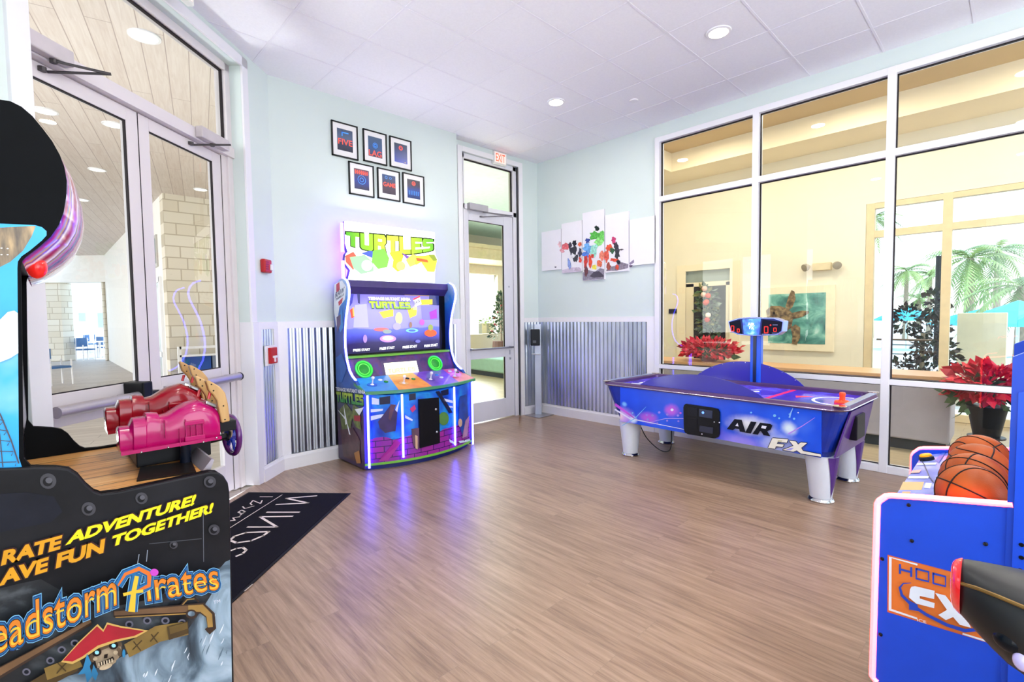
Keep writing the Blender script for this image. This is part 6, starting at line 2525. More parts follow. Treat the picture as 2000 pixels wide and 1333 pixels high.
RED = M('b8141c', 0.35, var=0.05)
t = thing('alarm_strobe', 'red fire alarm strobe on the mint wall beside the double door', 'fire alarm', pA(-0.19, 0, 1.98))
mb = MB(RED)
boxA(mb, -0.255, -0.125, -0.05, 0, 1.985, 2.115)
mb.build('housing', t, bevel=0.015)
mb = MB(M('e8ecf4', 0.1, coat=1.0))
boxA(mb, -0.17, -0.135, -0.068, -0.045, 2.01, 2.07)
mb.build('strobe_lens', t, bevel=0.008)
for k in range(4):
    mb = MB(M('8a0e14', 0.4))
    boxA(mb, -0.24, -0.19, -0.0525, -0.049, 2.015 + k * 0.022, 2.025 + k * 0.022)
    mb.build('horn_slot', t)
t = thing('pull_station', 'red fire alarm pull station with white plate on the narrow steel panel', 'fire alarm', pA(-0.17, -0.01, 1.1))
mb = MB(M('f0efee', 0.4))
boxA(mb, -0.265, -0.085, -0.03, -0.012, 1.09, 1.285)
mb.build('back_plate', t, bevel=0.004)
mb = MB(RED)
boxA(mb, -0.225, -0.11, -0.062, -0.0305, 1.11, 1.265)
hb = mb.build('housing', t, bevel=0.006)
mb = MB(M('f4f0f0', 0.4))
boxA(mb, -0.20, -0.135, -0.072, -0.0622, 1.165, 1.185)
boxA(mb, -0.177, -0.158, -0.072, -0.0622, 1.125, 1.168)
mb.build('pull_handle', hb)

sc_ = np.array([5.50, 5.135, 0])
t = thing('sanitizer_stand', 'grey metal hand sanitizer stand with black dispenser in the mint corner', 'sanitizer stand', sc_)
mb = MB(M('a9a6ac', 0.35, 0.7, var=0.04))
mb.box((sc_[0] - 0.17, sc_[1] - 0.17, 0), (sc_[0] + 0.17, sc_[1] + 0.13, 0.012))
mb.build('base_plate', t, bevel=0.003)
PST = M('b4bbca', 0.35, 0.5, var=0.03)
mb = MB(PST)
ex = np.array([CR[0], CR[1], 0])
ex /= np.linalg.norm(ex)
ey = np.array([-ex[1], ex[0], 0])
mb.obox(sc_ - ex * 0.05 + np.array([0, 0, 0.012]), ex * 0.10, ey * 0.03, (0, 0, 1.40))
mb.build('post', t, bevel=0.004)
mb = MB(M('14181e', 0.3))
mb.obox(sc_ - ex * 0.115 - ey * 0.12 + np.array([0, 0, 1.09]), ex * 0.145, ey * 0.118, (0, 0, 0.25))
dsp = mb.build('dispenser', t, bevel=0.012)
mb = MB(M('3a3f48', 0.3))
mb.obox(sc_ - ex * 0.08 - ey * 0.1215 + np.array([0, 0, 1.13]), ex * 0.05, ey * 0.001, (0, 0, 0.04))
mb.build('window', dsp)
mb = MB(M('d0d2d8', 0.25, 0.6))
mb.obox(sc_ - ex * 0.10 - ey * 0.12 + np.array([0, 0, 0.955]), ex * 0.14, ey * 0.12, (0, 0, 0.012))
mb.build('drip_tray', t, bevel=0.004)

# ================================================================== lobby behind the window wall
LX, LZ = 9.0, 4.095
mb = MB(wood_mat('lobby_floor_planks', [(0.2, 'a08a6c'), (0.5, 'b8a484'), (0.8, 'cbb99a')], pw=0.2, rough=0.35, gap='8a765a'))
mb.face([(XD + 0.1, -4, 0), (LX + 0.3, -4, 0), (LX + 0.3, 5.3, 0), (XD + 0.1, 5.3, 0)])
mb.face([(3.6, YC + 0.12, 0), (LX + 5, YC + 0.12, 0), (LX + 5, 14.2, 0), (3.6, 14.2, 0)])
struct(mb.build('floor_lobby'))
SY0 = float(onX(1690, 500, LX)[1])   # where the tan wall ends and the glazed front begins
mb = MB(TANW)
dl, dr = float(onX(1335, 560, LX)[1]), float(onX(1432, 560, LX)[1])
dtop = float(onX(1385, 521, LX)[2])
mb.box((LX, SY0, dtop), (LX + 0.2, 5.2, LZ + 0.5))
mb.box((LX, dl, 0), (LX + 0.2, 5.2, dtop))
mb.box((LX, SY0, 0), (LX + 0.2, dr, dtop))
szt = 3.15
mb.box((LX, -4, szt), (LX + 0.2, SY0, LZ + 0.5))
mb.box((XD + 0.15, 5.02, 0), (LX, 5.2, LZ + 0.5))
mb.box((XD + 0.15, 5.2, 0), (LX + 5, 5.34, LZ + 0.5))
struct(mb.build('wall_lobby'))
mb = MB(M('cdb48a', 0.7, var=0.02))
mb.face([(XD, -4, 4.40), (LX + 0.2, -4, 4.40), (LX + 0.2, 5.3, 4.40), (XD, 5.3, 4.40)])
mb.face([(XD, -4, 4.5), (LX + 0.2, -4, 4.5), (LX + 0.2, 5.3, 4.5), (XD, 5.3, 4.5)])
struct(mb.build('ceiling_lobby'))
mb = MB(TANL)
mb.box((8.2, -4, LZ - 0.02), (LX, 5.02, 4.40))
mb.box((XD + 0.15, 4.36, LZ - 0.02), (8.2, 5.02, 4.40))
struct(mb.build('trim_1'))
for y in (3.5, 1.6, -0.4):
    light('lobby_lamp', 'AREA', (7.2, y, 4.35), 46, (1, 0.89, 0.72), size=0.5, direction=(0, 0, -1))
for i, (px_, py2) in enumerate(((1340, 315), (1602, 250), (1990, 153))):
    q = onP(px_, py2, (0, 0, 1), LZ - 0.0205)
# glazed lobby front to the pool
wf = sroot('window_2', (LX, SY0, 0))
FBM = M('d9c49c', 0.5)
mb = MB(FBM)
my = float(onX(1850, 450, LX)[1])
for y in (SY0 - 0.054, my, my - 1.45, my - 2.9):
    mb.box((LX, y - 0.05, 0), (LX + 0.12, y + 0.05, szt))
rz_ = float(onX(1800, 448, LX)[2])
mb.box((LX + 0.004, -4, rz_ - 0.05), (LX + 0.116, SY0 - 0.003, rz_ + 0.05))
mb.box((LX + 0.004, -4, szt - 0.08), (LX + 0.116, SY0 - 0.003, szt - 0.003))
mb.box((LX + 0.004, -4, 0.004), (LX + 0.116, SY0 - 0.003, 0.1))
mb.build('frame', wf)
mb = MB(GLASS)
mb.face([(LX + 0.06, -4, 0.1), (LX + 0.06, SY0, 0.1), (LX + 0.06, SY0, szt), (LX + 0.06, -4, szt)])
mb.build('pane', wf, fixn=False)
mb = MB(M('6a6058', 0.4, 0.6))
h0, h1 = onX(1712, 663, LX - 0.05), onX(1820, 660, LX - 0.05)
mb.tube([(LX - 0.05, h0[1], h0[2]), (LX - 0.05, h1[1], h0[2])], 0.014, 8)
for y in (h0[1] - 0.03, h1[1] + 0.03):
    mb.tube([(LX - 0.05, y, h0[2]), (LX + 0.02, y, h0[2])], 0.01, 8)
mb.build('push_bar', wf)
# dark door with a wreath
d3 = sroot('door_3', (LX, (dl + dr) / 2, 0))
mb = MB(TANL)
mb.box((LX - 0.03, dl - 0.05, 0), (LX - 0.001, dl + 0.12, dtop + 0.06))
mb.box((LX - 0.03, dr - 0.12, 0), (LX - 0.001, dr + 0.05, dtop + 0.06))
mb.box((LX - 0.028, dr + 0.05, dtop - 0.06), (LX + 0.048, dl - 0.05, dtop + 0.055))
mb.build('casing', d3)
mb = MB(M('8f9a92', 0.5))
mb.box((LX + 0.03, dr, dtop - 0.30), (LX + 0.06, dl, dtop - 0.06))
mb.build('transom_panel', d3)
mb = MB(TANL)
mb.box((LX + 0.01, dr, dtop - 0.36), (LX + 0.07, dl, dtop - 0.28))
gd0, gd1 = float(onX(1354, 600, LX)[1]), float(onX(1417, 600, LX)[1])
mb.box((LX + 0.01, gd0, 0), (LX + 0.06, dl, dtop - 0.3))
mb.box((LX + 0.01, dr, 0), (LX + 0.06, gd1, dtop - 0.3))
mb.build('door_leaf', d3)
mb = MB(M('1c1a1c', 0.1))
mb.box((LX + 0.03, gd1, 0.1), (LX + 0.06, gd0, dtop - 0.36))
mb.build('pane', d3)


def leaf_cluster(mb, c, r, n, size, cols, rnd, flat=1.0, droop=0.3, zmin=None):
    c = np.array(c, float)
    for i in range(n):
        while True:
            d = np.array([rnd.uniform(-1, 1), rnd.uniform(-1, 1), rnd.uniform(-0.6, 1)])
            if 0.1 < np.linalg.norm(d) < 1:
                break
        p = c + d * np.array(r)
        dirv = d / np.linalg.norm(d) + np.array([rnd.uniform(-.5, .5), rnd.uniform(-.5, .5), rnd.uniform(-.2, .5) - droop])
        dirv /= np.linalg.norm(dirv)
        s_ = np.cross(dirv, np.array([rnd.uniform(-1, 1), rnd.uniform(-1, 1), rnd.uniform(-1, 1)]))
        s_ /= np.linalg.norm(s_) + 1e-9
        L_2 = size * rnd.uniform(0.7, 1.3)
        w2 = L_2 * 0.30
        nn = np.cross(dirv, s_)
        mb.mat(cols[rnd.randrange(len(cols))])
        a, b, e = p, p + dirv * L_2 * 0.5 + nn * L_2 * 0.06, p + dirv * L_2 - nn * L_2 * 0.05
        if zmin is not None and min(a[2], b[2], e[2]) < zmin + 0.03:
            continue
        mb.face([a, b + s_ * w2, b + nn * w2 * 0.1])
        mb.face([a, b + nn * w2 * 0.1, b - s_ * w2])
        mb.face([b + s_ * w2, e, b + nn * w2 * 0.1])
        mb.face([b + nn * w2 * 0.1, e, b - s_ * w2])


GLf = [M('2c4a2c', 0.5), M('3c5c34', 0.5), M('54704a', 0.5)]
REDS = [M('c8142c', 0.45, var=0.15), M('e0203a', 0.45, var=0.15), M('a80e26', 0.45, var=0.15)]
rnd = random.Random(11)
wt_, wb_ = onX(1379, 572, LX - 0.05), onX(1388, 650, LX - 0.05)
t = thing('wreath', 'hanging evergreen swag with red and white baubles on the dark door', 'wreath', (LX - 0.06, (wt_[1] + wb_[1]) / 2, wb_[2]))
mb = MB()
for k in range(9):
    u = k / 8
    c = np.array([LX - 0.07, wt_[1] + (wb_[1] - wt_[1]) * u, wt_[2] + (wb_[2] - wt_[2]) * u])
    leaf_cluster(mb, c, (0.06, 0.16 + 0.05 * math.sin(u * PI), 0.1), 26, 0.12, GLf + [M('8a8a4a', 0.5), M('7a8a7a', 0.5)], rnd)
mb.build('greenery', t, fixn=False)
for px_, py2, c in ((1383, 578, 'd8482a'), (1374, 576, 'e8c8b0'), (1380, 590, 'd84a20'), (1378, 592, 'c83a18'), (1383, 616, 'f0e4d4'), (1381, 625, 'c02a20'), (1376, 564, 'e0a890')):
    mb = MB(M(c, 0.25))
    mb.sphere(onX(px_, py2, LX - 0.2), 0.05, 14, 8)
    mb.build('bauble', t, smooth=True)
q0, q1 = onX(1307, 604, LX), onX(1328, 612.5, LX)
t = thing('wall_plate', 'small dark sign plate on the tan lobby wall left of the wreath door', 'sign plate', (LX, q0[1], q0[2]))
mb = MB(M('2a2826', 0.4))
mb.box((LX - 0.02, q1[1], q1[2]), (LX - 0.001, q0[1], q0[2]))
mb.build('plate', t)
# framed sea turtle photograph
a, b = onX(1488, 549, LX - 0.03), onX(1629, 688, LX - 0.03)
ay, by2, az, bz2 = a[1], b[1], (onX(1488, 563, LX)[2] + onX(1629, 556, LX)[2]) / 2, (onX(1629, 688, LX)[2])
t = thing('picture_frame', 'large framed sea turtle photograph on the tan lobby wall behind the scoreboard', 'framed picture', (LX, (ay + by2) / 2, bz2))
mb = MB(M('efe2c4', 0.45))
mb.box((LX - 0.05, by2, bz2), (LX - 0.001, ay, az))
mb.build('frame', t, bevel=0.008)
gy0, gy1 = ay - 0.12, by2 + 0.12
gz0, gz1 = bz2 + 0.12, az - 0.12
mb = MB(noise_mat('reef_print', [(0.3, '2a5a5c'), (0.45, '4a8a80'), (0.6, '7ab8a8'), (0.75, 'c8e4dc')], 4, 6, 0.2, stretch=(1, 1, 1.5), distort=0.6))
mb.box((LX - 0.056, gy1, gz0), (LX - 0.049, gy0, gz1))
pr = mb.build('print', t)
art = Art(lambda x, y: onX(x, y, LX - 0.056), (-1, 0, 0), 0.002)
TS = noise_mat('turtle_hide', [(0.35, '4a3a2a'), (0.5, '7a6448'), (0.65, 'a08a64')], 16, 3, 0.4, kind='noise')
art.poly([(1496, 607), (1506, 598), (1524, 598), (1540, 604), (1550, 615), (1546, 640), (1530, 652), (1512, 648), (1500, 628)], TS)
art.poly([(1534, 600), (1540, 580), (1546, 567), (1552, 570), (1554, 585), (1548, 600), (1542, 606)], TS)
art.poly([(1546, 612), (1566, 607), (1580, 608), (1580, 612), (1566, 620), (1548, 624)], TS)
art.poly([(1544, 640), (1554, 634), (1563, 640), (1563, 660), (1556, 674), (1547, 672), (1548, 654)], TS)
art.ell(1512, 612, 2.2, 2.6, M('1a1410', 0.4))
art.build('print_subject', pr)
# twin-head emergency light
c = onX(1605, 521, LX - 0.06)
t = thing('emergency_light', 'twin-head emergency light on the tan lobby wall above the turtle photo', 'emergency light', c)
mb = MB(M('d8c8a4', 0.5))
mb.box((LX - 0.09, c[1] - 0.13, c[2] - 0.06), (LX - 0.001, c[1] + 0.13, c[2] + 0.06))
mb.build('housing', t, bevel=0.01)
for s_ in (-1, 1):
    mb = MB(M('9a9080', 0.4))
    mb.lathe((LX - 0.06, c[1] + s_ * 0.18, c[2] + 0.02), [(0.03, 0), (0.06, 0.05), (0.06, 0.09), (0.0, 0.095)], 16, axis=(-0.7, s_ * 0.5, -0.3))
    mb.build('lamp_head', t)

# long pale counter behind the glass
q = onX(1716, 872, 6.83)
cb0, cb1 = 0.47, 4.3
cx0 = 6.83
t = thing('counter', 'long pale grey counter with a wood top behind the lobby glass', 'counter', (cx0 + 0.3, 2.3, 0))
mb = MB(M('b5acb0', 0.6, var=0.03))
mb.box((cx0, cb0, 0.12), (cx0 + 0.6, cb1, 0.80))
mb.build('body', t, bevel=0.02)
mb = MB(M('2c3236', 0.5))
mb.box((cx0 + 0.05, cb0 + 0.03, 0.0), (cx0 + 0.55, cb1 - 0.05, 0.12))
mb.build('toe_kick', t)
mb = MB(M('d9a878', 0.35))
mb.box((cx0 - 0.03, cb0 - 0.02, 0.80), (cx0 + 0.63, cb1 + 0.02, 0.835))
mb.build('top', t)


def poinsettia(name_label, base, s_, pot_h, seed, potcol, spread=(0.3, 0.3, 0.16), top=0.1, lsz=0.085):
    rnd = random.Random(seed)
    base = np.array(base, float)
    t = thing('poinsettia', name_label, 'potted plant', base)
    mb = MB(M(potcol, 0.35))
    mb.lathe(base, [(0.075 * s_, 0.0), (0.11 * s_, pot_h * 0.85), (0.12 * s_, pot_h), (0.10 * s_, pot_h)], 20)
    mb.build('pot', t, smooth=True)
    mb = MB(GLf[0])
    for k in range(7):
        a = 2 * PI * k / 7
        mb.tube([base + np.array([0, 0, pot_h * 0.9]), base + np.array([math.cos(a) * spread[0] * 0.6, math.sin(a) * spread[1] * 0.6, pot_h + top + spread[2] * 0.5])], 0.007, 6)
    mb.build('stems', t)
    c = base + np.array([0, 0, pot_h + top])
    mb = MB()
    leaf_cluster(mb, c - np.array([0, 0, 0.03]), (spread[0] * 0.95, spread[1] * 0.95, spread[2] * 0.8), 60, 0.10 * s_, GLf, rnd, droop=0.5, zmin=base[2])
    mb.build('leaves', t, fixn=False)
    mb = MB()
    leaf_cluster(mb, c + np.array([0, 0, spread[2] * 0.45]), (spread[0], spread[1], spread[2] * 0.75), 330, lsz * s_, REDS, rnd, droop=0.15, zmin=base[2])
    mb.build('bracts', t, fixn=False)


p1 = onX(1385, 705, cx0 + 0.3)
poinsettia('red poinsettia on the lobby counter in front of the wreath door', (cx0 + 0.3, p1[1], 0.835), 1.3, 0.07, 5, '7a2030', (0.30, 0.40, 0.17), 0.02)
p2 = onX(1912, 735, 6.6)
st_ = np.array([6.6, float(onX(1928, 800, 6.6)[1]), 0])
t = thing('plant_stand', 'dark metal plant stand under the right poinsettia behind the glass', 'plant stand', st_)
mb = MB(M('2a2020', 0.4, 0.5))
for a in range(4):
    an = PI / 4 + a * PI / 2
    mb.tube([st_ + np.array([math.cos(an) * 0.14, math.sin(an) * 0.14, 0]), st_ + np.array([math.cos(an) * 0.11, math.sin(an) * 0.11, 0.30])], 0.01, 8)
mb.lathe(st_, [(0.0, 0.29), (0.14, 0.29), (0.14, 0.305), (0.0, 0.305)], 20)
mb.build('frame', t)
poinsettia('tall red poinsettia in a black pot behind the glass above the basketballs', st_ + np.array([0, 0, 0.306]), 1.3, 0.30, 8, '15181c', (0.26, 0.29, 0.22), 0.10, 0.095)

# ================================================================== pool terrace beyond the lobby front
mb = MB(M('e9e6e2', 0.7, var=0.03))
mb.face([(LX + 0.3, -60, -0.02), (90, -60, -0.02), (90, 30, -0.02), (LX + 0.3, 30, -0.02)])
struct(mb.build('terrace'))
TRK = M('9a8a74', 0.8, var=0.2)
PGR = [M('6a8244', 0.5), M('869c56', 0.5), M('a4b86a', 0.5)]


def palm(px_, py2, D, lab, seed, crown=2.0):
    rnd = random.Random(seed)
    top = atD(px_, py2, D)
    b = np.array([top[0], top[1], -0.02])
    t = thing('palm_tree', lab, 'palm tree', b)
    mb = MB(TRK)
    r = 0.16 * crown / 2
    mb.tube([b, b + (top - b) * 0.3, b + (top - b) * 0.7, top], [r * 1.25, r, r * 0.9, r * 0.8], 10)
    mb.build('trunk', t, smooth=True)
    mb = MB()
    for k in range(22):
        a = 2 * PI * k / 22 + rnd.uniform(-.1, .1)
        el = rnd.uniform(-0.5, 1.1)
        d = np.array([math.cos(a), math.sin(a), 0])
        s_ = np.array([-math.sin(a), math.cos(a), 0])
        mb.mat(PGR[rnd.randrange(3)])
        pts = []
        n = 9
        for j in range(n + 1):
            u = j / n
            pts.append(top + d * crown * u * math.cos(el * (1 - u * 0.4)) + np.array([0, 0, crown * (u * math.sin(el) - 0.75 * u * u)]))
        for j in range(n):
            w0 = crown * 0.13 * math.sin(PI * min(0.95, (j + 0.3) / n) ** 0.7) + 0.02
            for sg in (-1, 1):
                p, q2 = pts[j], pts[j + 1]
                m_ = (p + q2) / 2
                mb.face([p, m_, m_ + s_ * sg * w0 * 1.3 + (q2 - p) * 0.9 - np.array([0, 0, w0 * 0.5])])
                mb.face([m_, q2, q2 + s_ * sg * w0 * 1.2 + (q2 - p) * 0.9 - np.array([0, 0, w0 * 0.5])])
    mb.build('fronds', t, fixn=False)


palm(1771, 530, 27, 'palm with a thin pale trunk, leftmost beyond the lobby front', 1, 1.5)
palm(1817, 540, 31, 'pale palm trunk with faint crown just left of the dark pole', 2, 1.6)
palm(1795, 585, 48, 'low bushy palm spreading behind the teal umbrellas', 3, 2.4)
palm(1895, 505, 22, 'broad palm right of the lobby mullion', 4, 2.2)
palm(1950, 490, 33, 'palm near the right edge of the photo', 5, 2.6)
palm(1996, 560, 13.2, 'bright green palm at the right edge of the photo', 6, 1.5)
palm(1705, 430, 29, 'palm seen through the pane above the counter, right of the tan wall', 7, 1.8)
TEAL = M('1aa3b8', 0.6, var=0.06)


def umbrella(px_, py2, D, lab, r=1.5):
    top = atD(px_, py2, D)
    b = np.array([top[0], top[1], -0.02])
    t = thing('pool_umbrella', lab, 'umbrella', b)
    mb = MB(TEAL)
    mb.lathe(top - np.array([0, 0, 0.55]), [(r, 0.0), (r * 0.5, 0.33), (0.02, 0.55)], 8)
    mb.build('canopy', t)
    mb = MB(WHITE)
    mb.tube([b, top], 0.03, 8)
    mb.build('pole', t)


umbrella(1771, 600, 20, 'teal pool umbrella, leftmost beyond the lobby front', 1.2)
umbrella(1826, 601, 40, 'small teal umbrella farther off beside the dark pole', 1.0)
umbrella(1915, 604, 17, 'teal umbrella behind the lobby mullion, second from the right', 1.5)
umbrella(1990, 587, 10.5, 'teal umbrella at the right edge of the photo', 1.0)
t = thing('lamp_post', 'dark pole standing among the umbrellas beyond the lobby front', 'pole', np.array([*atD(1834, 560, 14)[:2], -0.02]))
mb = MB(SATIN)
b = atD(1834, 500, 14)
mb.tube([(b[0], b[1], -0.02), b], 0.07, 10)
mb.build('shaft', t)
rnd = random.Random(21)
t = thing('shrub', 'dark reddish shrub just outside the lobby front', 'shrub', np.array([*onX(1800, 740, LX + 1.1)[:2], -0.02]))
mb = MB()
b = onX(1800, 740, LX + 1.1)
for k in range(7):
    leaf_cluster(mb, (b[0] + rnd.uniform(-.2, .2), b[1] + rnd.uniform(-.25, .25), 0.3 + k * 0.22), (0.3 - k * 0.03, 0.38 - k * 0.04, 0.26), 190 - k * 16, 0.10, [M('2a1c1c', 0.6), M('362422', 0.6), M('262e20', 0.6)], rnd)
mb.build('foliage', t, fixn=False)
mb = MB(TRK)
mb.tube([(b[0], b[1], -0.02), (b[0], b[1], 1.2)], 0.03, 8)
mb.build('stem', t)
mb = MB(M('f3f0ea', 0.7))
t = thing('pool_chair', 'dark metal garden chair outside the lobby front, left of the shrub', 'chair', np.array([*onX(1755, 740, LX + 2.2)[:2], -0.02]))
b = onX(1755, 740, LX + 2.2)
mb = MB(M('4a5258', 0.4, 0.5))
for dx_, dy_ in ((-.22, -.22), (.22, -.22), (-.22, .22), (.22, .22)):
    mb.tube([(b[0] + dx_, b[1] + dy_, -0.02), (b[0] + dx_, b[1] + dy_, 0.45 if dx_ < 0 else 0.95)], 0.014, 8)
for z in (0.45, 0.60, 0.75, 0.92):
    mb.tube([(b[0] + .22, b[1] - .22, z), (b[0] + .22, b[1] + .22, z)], 0.011, 8)
mb.build('frame', t)
mb = MB(M('5a6268', 0.4, 0.4))
mb.box((b[0] - .23, b[1] - .23, 0.44), (b[0] + .23, b[1] + .23, 0.46))
mb.build('seat', t)

lw0, lw1, lw2 = onX(1870, 612, 10.7), onX(1968, 612, 10.7), onX(1870, 740, 10.7)
t = thing('low_wall', 'plain beige low wall outside the lobby front, behind the right poinsettia', 'wall', (10.7, (lw0[1] + lw1[1]) / 2, -0.02))
mb = MB(M('d8cbb0', 0.7, var=0.03))
mb.box((10.7, lw1[1], -0.02), (11.2, lw0[1], lw0[2]))
mb.build('block', t, bevel=0.01)

# ================================================================== second lobby room beyond the single door
mb = MB(TAN2)
WYB = 13.0
mb.box((3.6, 5.5, 0), (3.75, 14.2, 4.35))
wzb, wzt = 0.95, 3.05
wxl, wxr = float(onY(905, 600, WYB)[0]), float(onY(972, 540, WYB)[0])
mb.box((3.75, WYB, 0), (LX + 5, WYB + 0.2, wzb))
mb.box((3.75, WYB, wzt), (LX + 5, WYB + 0.2, 4.35))
mb.box((3.75, WYB, wzb), (wxl - 2.2, WYB + 0.2, wzt))
mb.box((wxr, WYB, wzb), (wxr + 2.0, WYB + 0.2, wzt))
mb.box((wxr + 4.0, WYB, wzb), (LX + 5, WYB + 0.2, wzt))
struct(mb.build('wall_lounge'))
mb = MB(M('c9e4d6', 0.7))
mb.face([(3.6, 5.34, 4.35), (LX + 5, 5.34, 4.35), (LX + 5, 13.2, 4.35), (3.6, 13.2, 4.35)])
mb.face([(3.6, 5.34, 4.45), (LX + 5, 5.34, 4.45), (LX + 5, 13.2, 4.45), (3.6, 13.2, 4.45)])
struct(mb.build('ceiling_lounge'))
mb = MB(M('d8c294', 0.6))
mb.box((3.75, 11.6, 3.35), (LX + 5, WYB, 3.7))
mb.box((3.75, 11.55, 3.68), (LX + 5, 11.7, 3.8))
struct(mb.build('trim_2'))
light('lounge_up_fill', 'AREA', (6.2, 8.2, 1.2), 100, (1, 0.97, 0.9), size=2.5, direction=(-0.1, -0.1, 1))  # upward fill added to brighten the lounge ceiling; no such lamp
light('lounge_down_fill', 'AREA', (6.0, 7.6, 4.3), 160, (1, 0.97, 0.9), size=1.5, direction=(0.1, 0.25, -1))  # second fill added to brighten the bench; no fixture here
light('lounge_daylight', 'AREA', ((wxl + wxr) / 2 - 0.6, WYB + 0.4, 2.0), 260, (1, 0.99, 0.96), size=4.0, size_y=2.0, direction=(0, -1, -0.3))
sb0, sb1 = onZ(921, 731, 0), onZ(987, 741, 0)
sl = np.array([sb0[0] - 1.2, sb0[1] + 1.2, 0])
TEALF = M('a6d4c6', 0.8, var=0.04)
t = thing('sofa', 'long pale teal upholstered bench seen through the single glass door', 'sofa', ((sb0[0] + sb1[0]) / 2, sb0[1] + 0.4, 0))
ux = (sb1 - sb0)
ux[2] = 0
Lu = np.linalg.norm(ux)
ux /= Lu
uy = np.array([-ux[1], ux[0], 0])
o = sb0 - ux * 1.0
mb = MB(M('2a3a42', 0.5))
mb.obox(o + uy * 0.05, ux * (Lu + 2.6), uy * 0.7, (0, 0, 0.12))
mb.build('plinth', t)
mb = MB(TEALF)
mb.obox(o + np.array([0, 0, 0.12]), ux * (Lu + 2.6), uy * 0.8, (0, 0, 0.36))
mb.build('seat', t, bevel=0.04)
mb = MB(M('8fc4b6', 0.8, var=0.04))
mb.obox(o + ux * 1.6 + uy * 0.62 + np.array([0, 0, 0.48]), ux * (Lu + 1.0), uy * 0.18, (0, 0, 0.16))
mb.build('bolster', t, bevel=0.04)
# small fir tree in a basket of baubles
c = onY(979, 640, 12.2)
t = thing('christmas_tree', 'small decorated fir tree by the bright window beyond the single door', 'christmas tree', (c[0], 12.2, 0))
mb = MB()
rnd = random.Random(4)
for k in range(9):
    r = 0.42 * (1 - k / 9.5)
    leaf_cluster(mb, (c[0], 12.2, 0.95 + k * 0.16), (r, r, 0.16), 46, 0.13, GLf, rnd)
mb.build('needles', t, fixn=False)
mb = MB(TRK)
mb.tube([(c[0], 12.2, 0.6), (c[0], 12.2, 2.3)], 0.035, 8)
mb.build('trunk', t)
mb = MB(M('6a4a3c', 0.6))
mb.lathe((c[0], 12.2, 0), [(0.25, 0.0), (0.32, 0.5), (0.30, 0.72), (0.0, 0.72)], 16)
mb.build('planter', t)
for k in range(12):
    a = rnd.uniform(0, 2 * PI)
    z = rnd.uniform(0.85, 2.0)
    r = 0.42 * (1 - (z - 0.85) / 1.5)
    mb = MB(M('a02a28', 0.3))
    mb.sphere((c[0] + math.cos(a) * r, 12.2 + math.sin(a) * r, z), 0.04, 8, 6)
    mb.build('bauble', t)
for px_, lab in ((943, 'left beige planter box below the window beyond the single door'), (957, 'right beige planter box below the window beyond the single door')):
    q = onY(px_, 655, WYB + 1.5)
    t = thing('planter_box', lab, 'planter', (q[0], WYB + 1.5, 0.0), group='beige planter boxes')
    mb = MB(M('b8b08c', 0.6))
    mb.box((q[0] - 0.12, WYB + 1.4, 0.0), (q[0] + 0.12, WYB + 1.6, 1.30))
    mb.build('box', t)
    mb = MB()
    leaf_cluster(mb, (q[0], WYB + 1.5, 1.35), (0.12, 0.1, 0.12), 30, 0.12, PGR, rnd)
    mb.build('plants', t, fixn=False)
mb = MB(M('d9d4c8', 0.7))
mb.face([(3.6, 13.2, -0.02), (40, 13.2, -0.02), (40, 60, -0.02), (3.6, 60, -0.02)])
struct(mb.build('courtyard'))

# ================================================================== covered porch beyond the entrance doors
PZ = 4.2
q_ = lambda x, y, D: atD(x, y, D)[:2]
mb = MB(PLANKC)
pp = [(-22, 3.3), (-0.6, 3.3), (1.9, 5.5), (3.58, 5.5), (3.58, 12.4), (1.93, 12.4), (1.93, 26), (-22, 26)]
mb.face([(x, y, PZ) for x, y in pp])
mb.face([(x, y, PZ + 0.25) for x, y in pp])
struct(mb.build('ceiling_porch'))
mb = MB(DECKM)
mb.face([(-22, -6, -0.015), (-0.99, -6, -0.015), (-0.99, 3.0, -0.015), (1.9, 5.36, -0.015), (3.58, 5.36, -0.015), (3.58, 40, -0.015), (-22, 40, -0.015)])
struct(mb.build('floor_porch'))
mb = MB(STONE)
mb.box((1.93, 12.4, -0.01), (3.6, 12.75, PZ))
mb.box((3.45, 5.6, -0.01), (3.6, 12.4, PZ))
struct(mb.build('wall_stone'))
mb = MB(OUTW)
mb.box((1.93, 12.75, -0.01), (2.1, 26, PZ))
wp = struct(mb.build('wall_porch'))
w4 = sroot('window_3', (1.93, 14, 0))
mb = MB(M('b8b4ac', 0.4))
for y0_, y1_, z0_, z1_ in ((13.2, 15.2, 2.75, 3.45),):
    mb.box((1.90, y0_, z0_), (1.945, y1_, z1_))
mb.build('frame', w4)
mb = MB(M('b4bcc0', 0.15))
mb.box((1.885, 13.3, 2.83), (1.899, 15.1, 3.37))
mb.build('pane', w4)
w5 = sroot('window_4', (1.93, 14, 0))
mb = MB(WHITE)
for y in (12.95, 13.7, 14.45, 15.2):
    mb.box((1.88, y - 0.06, 0.0), (1.93, y + 0.06, 2.5))
mb.box((1.88, 12.95, 2.4), (1.93, 15.2, 2.52))
mb.box((1.88, 12.95, 0.75), (1.93, 15.2, 0.87))
mb.build('frame', w5)
mb = MB(M('ccd6da', 0.1))
mb.box((1.905, 12.95, 0.05), (1.928, 15.2, 2.4))
mb.build('pane', w5)
# far end: fascia, stone piers, white block beyond
F2 = np.array([CF[0], CF[1], 0])
F2 /= np.linalg.norm(F2)
R2 = np.array([CR[0], CR[1], 0])
R2 /= np.linalg.norm(R2)


def far_box(mb, x0, x1, D, z0, z1, th=0.5):
    a, b = atD(x0, 620, D), atD(x1, 620, D)
    a[2] = b[2] = z0
    mb.obox(a, b - a, F2 * th, (0, 0, z1 - z0))


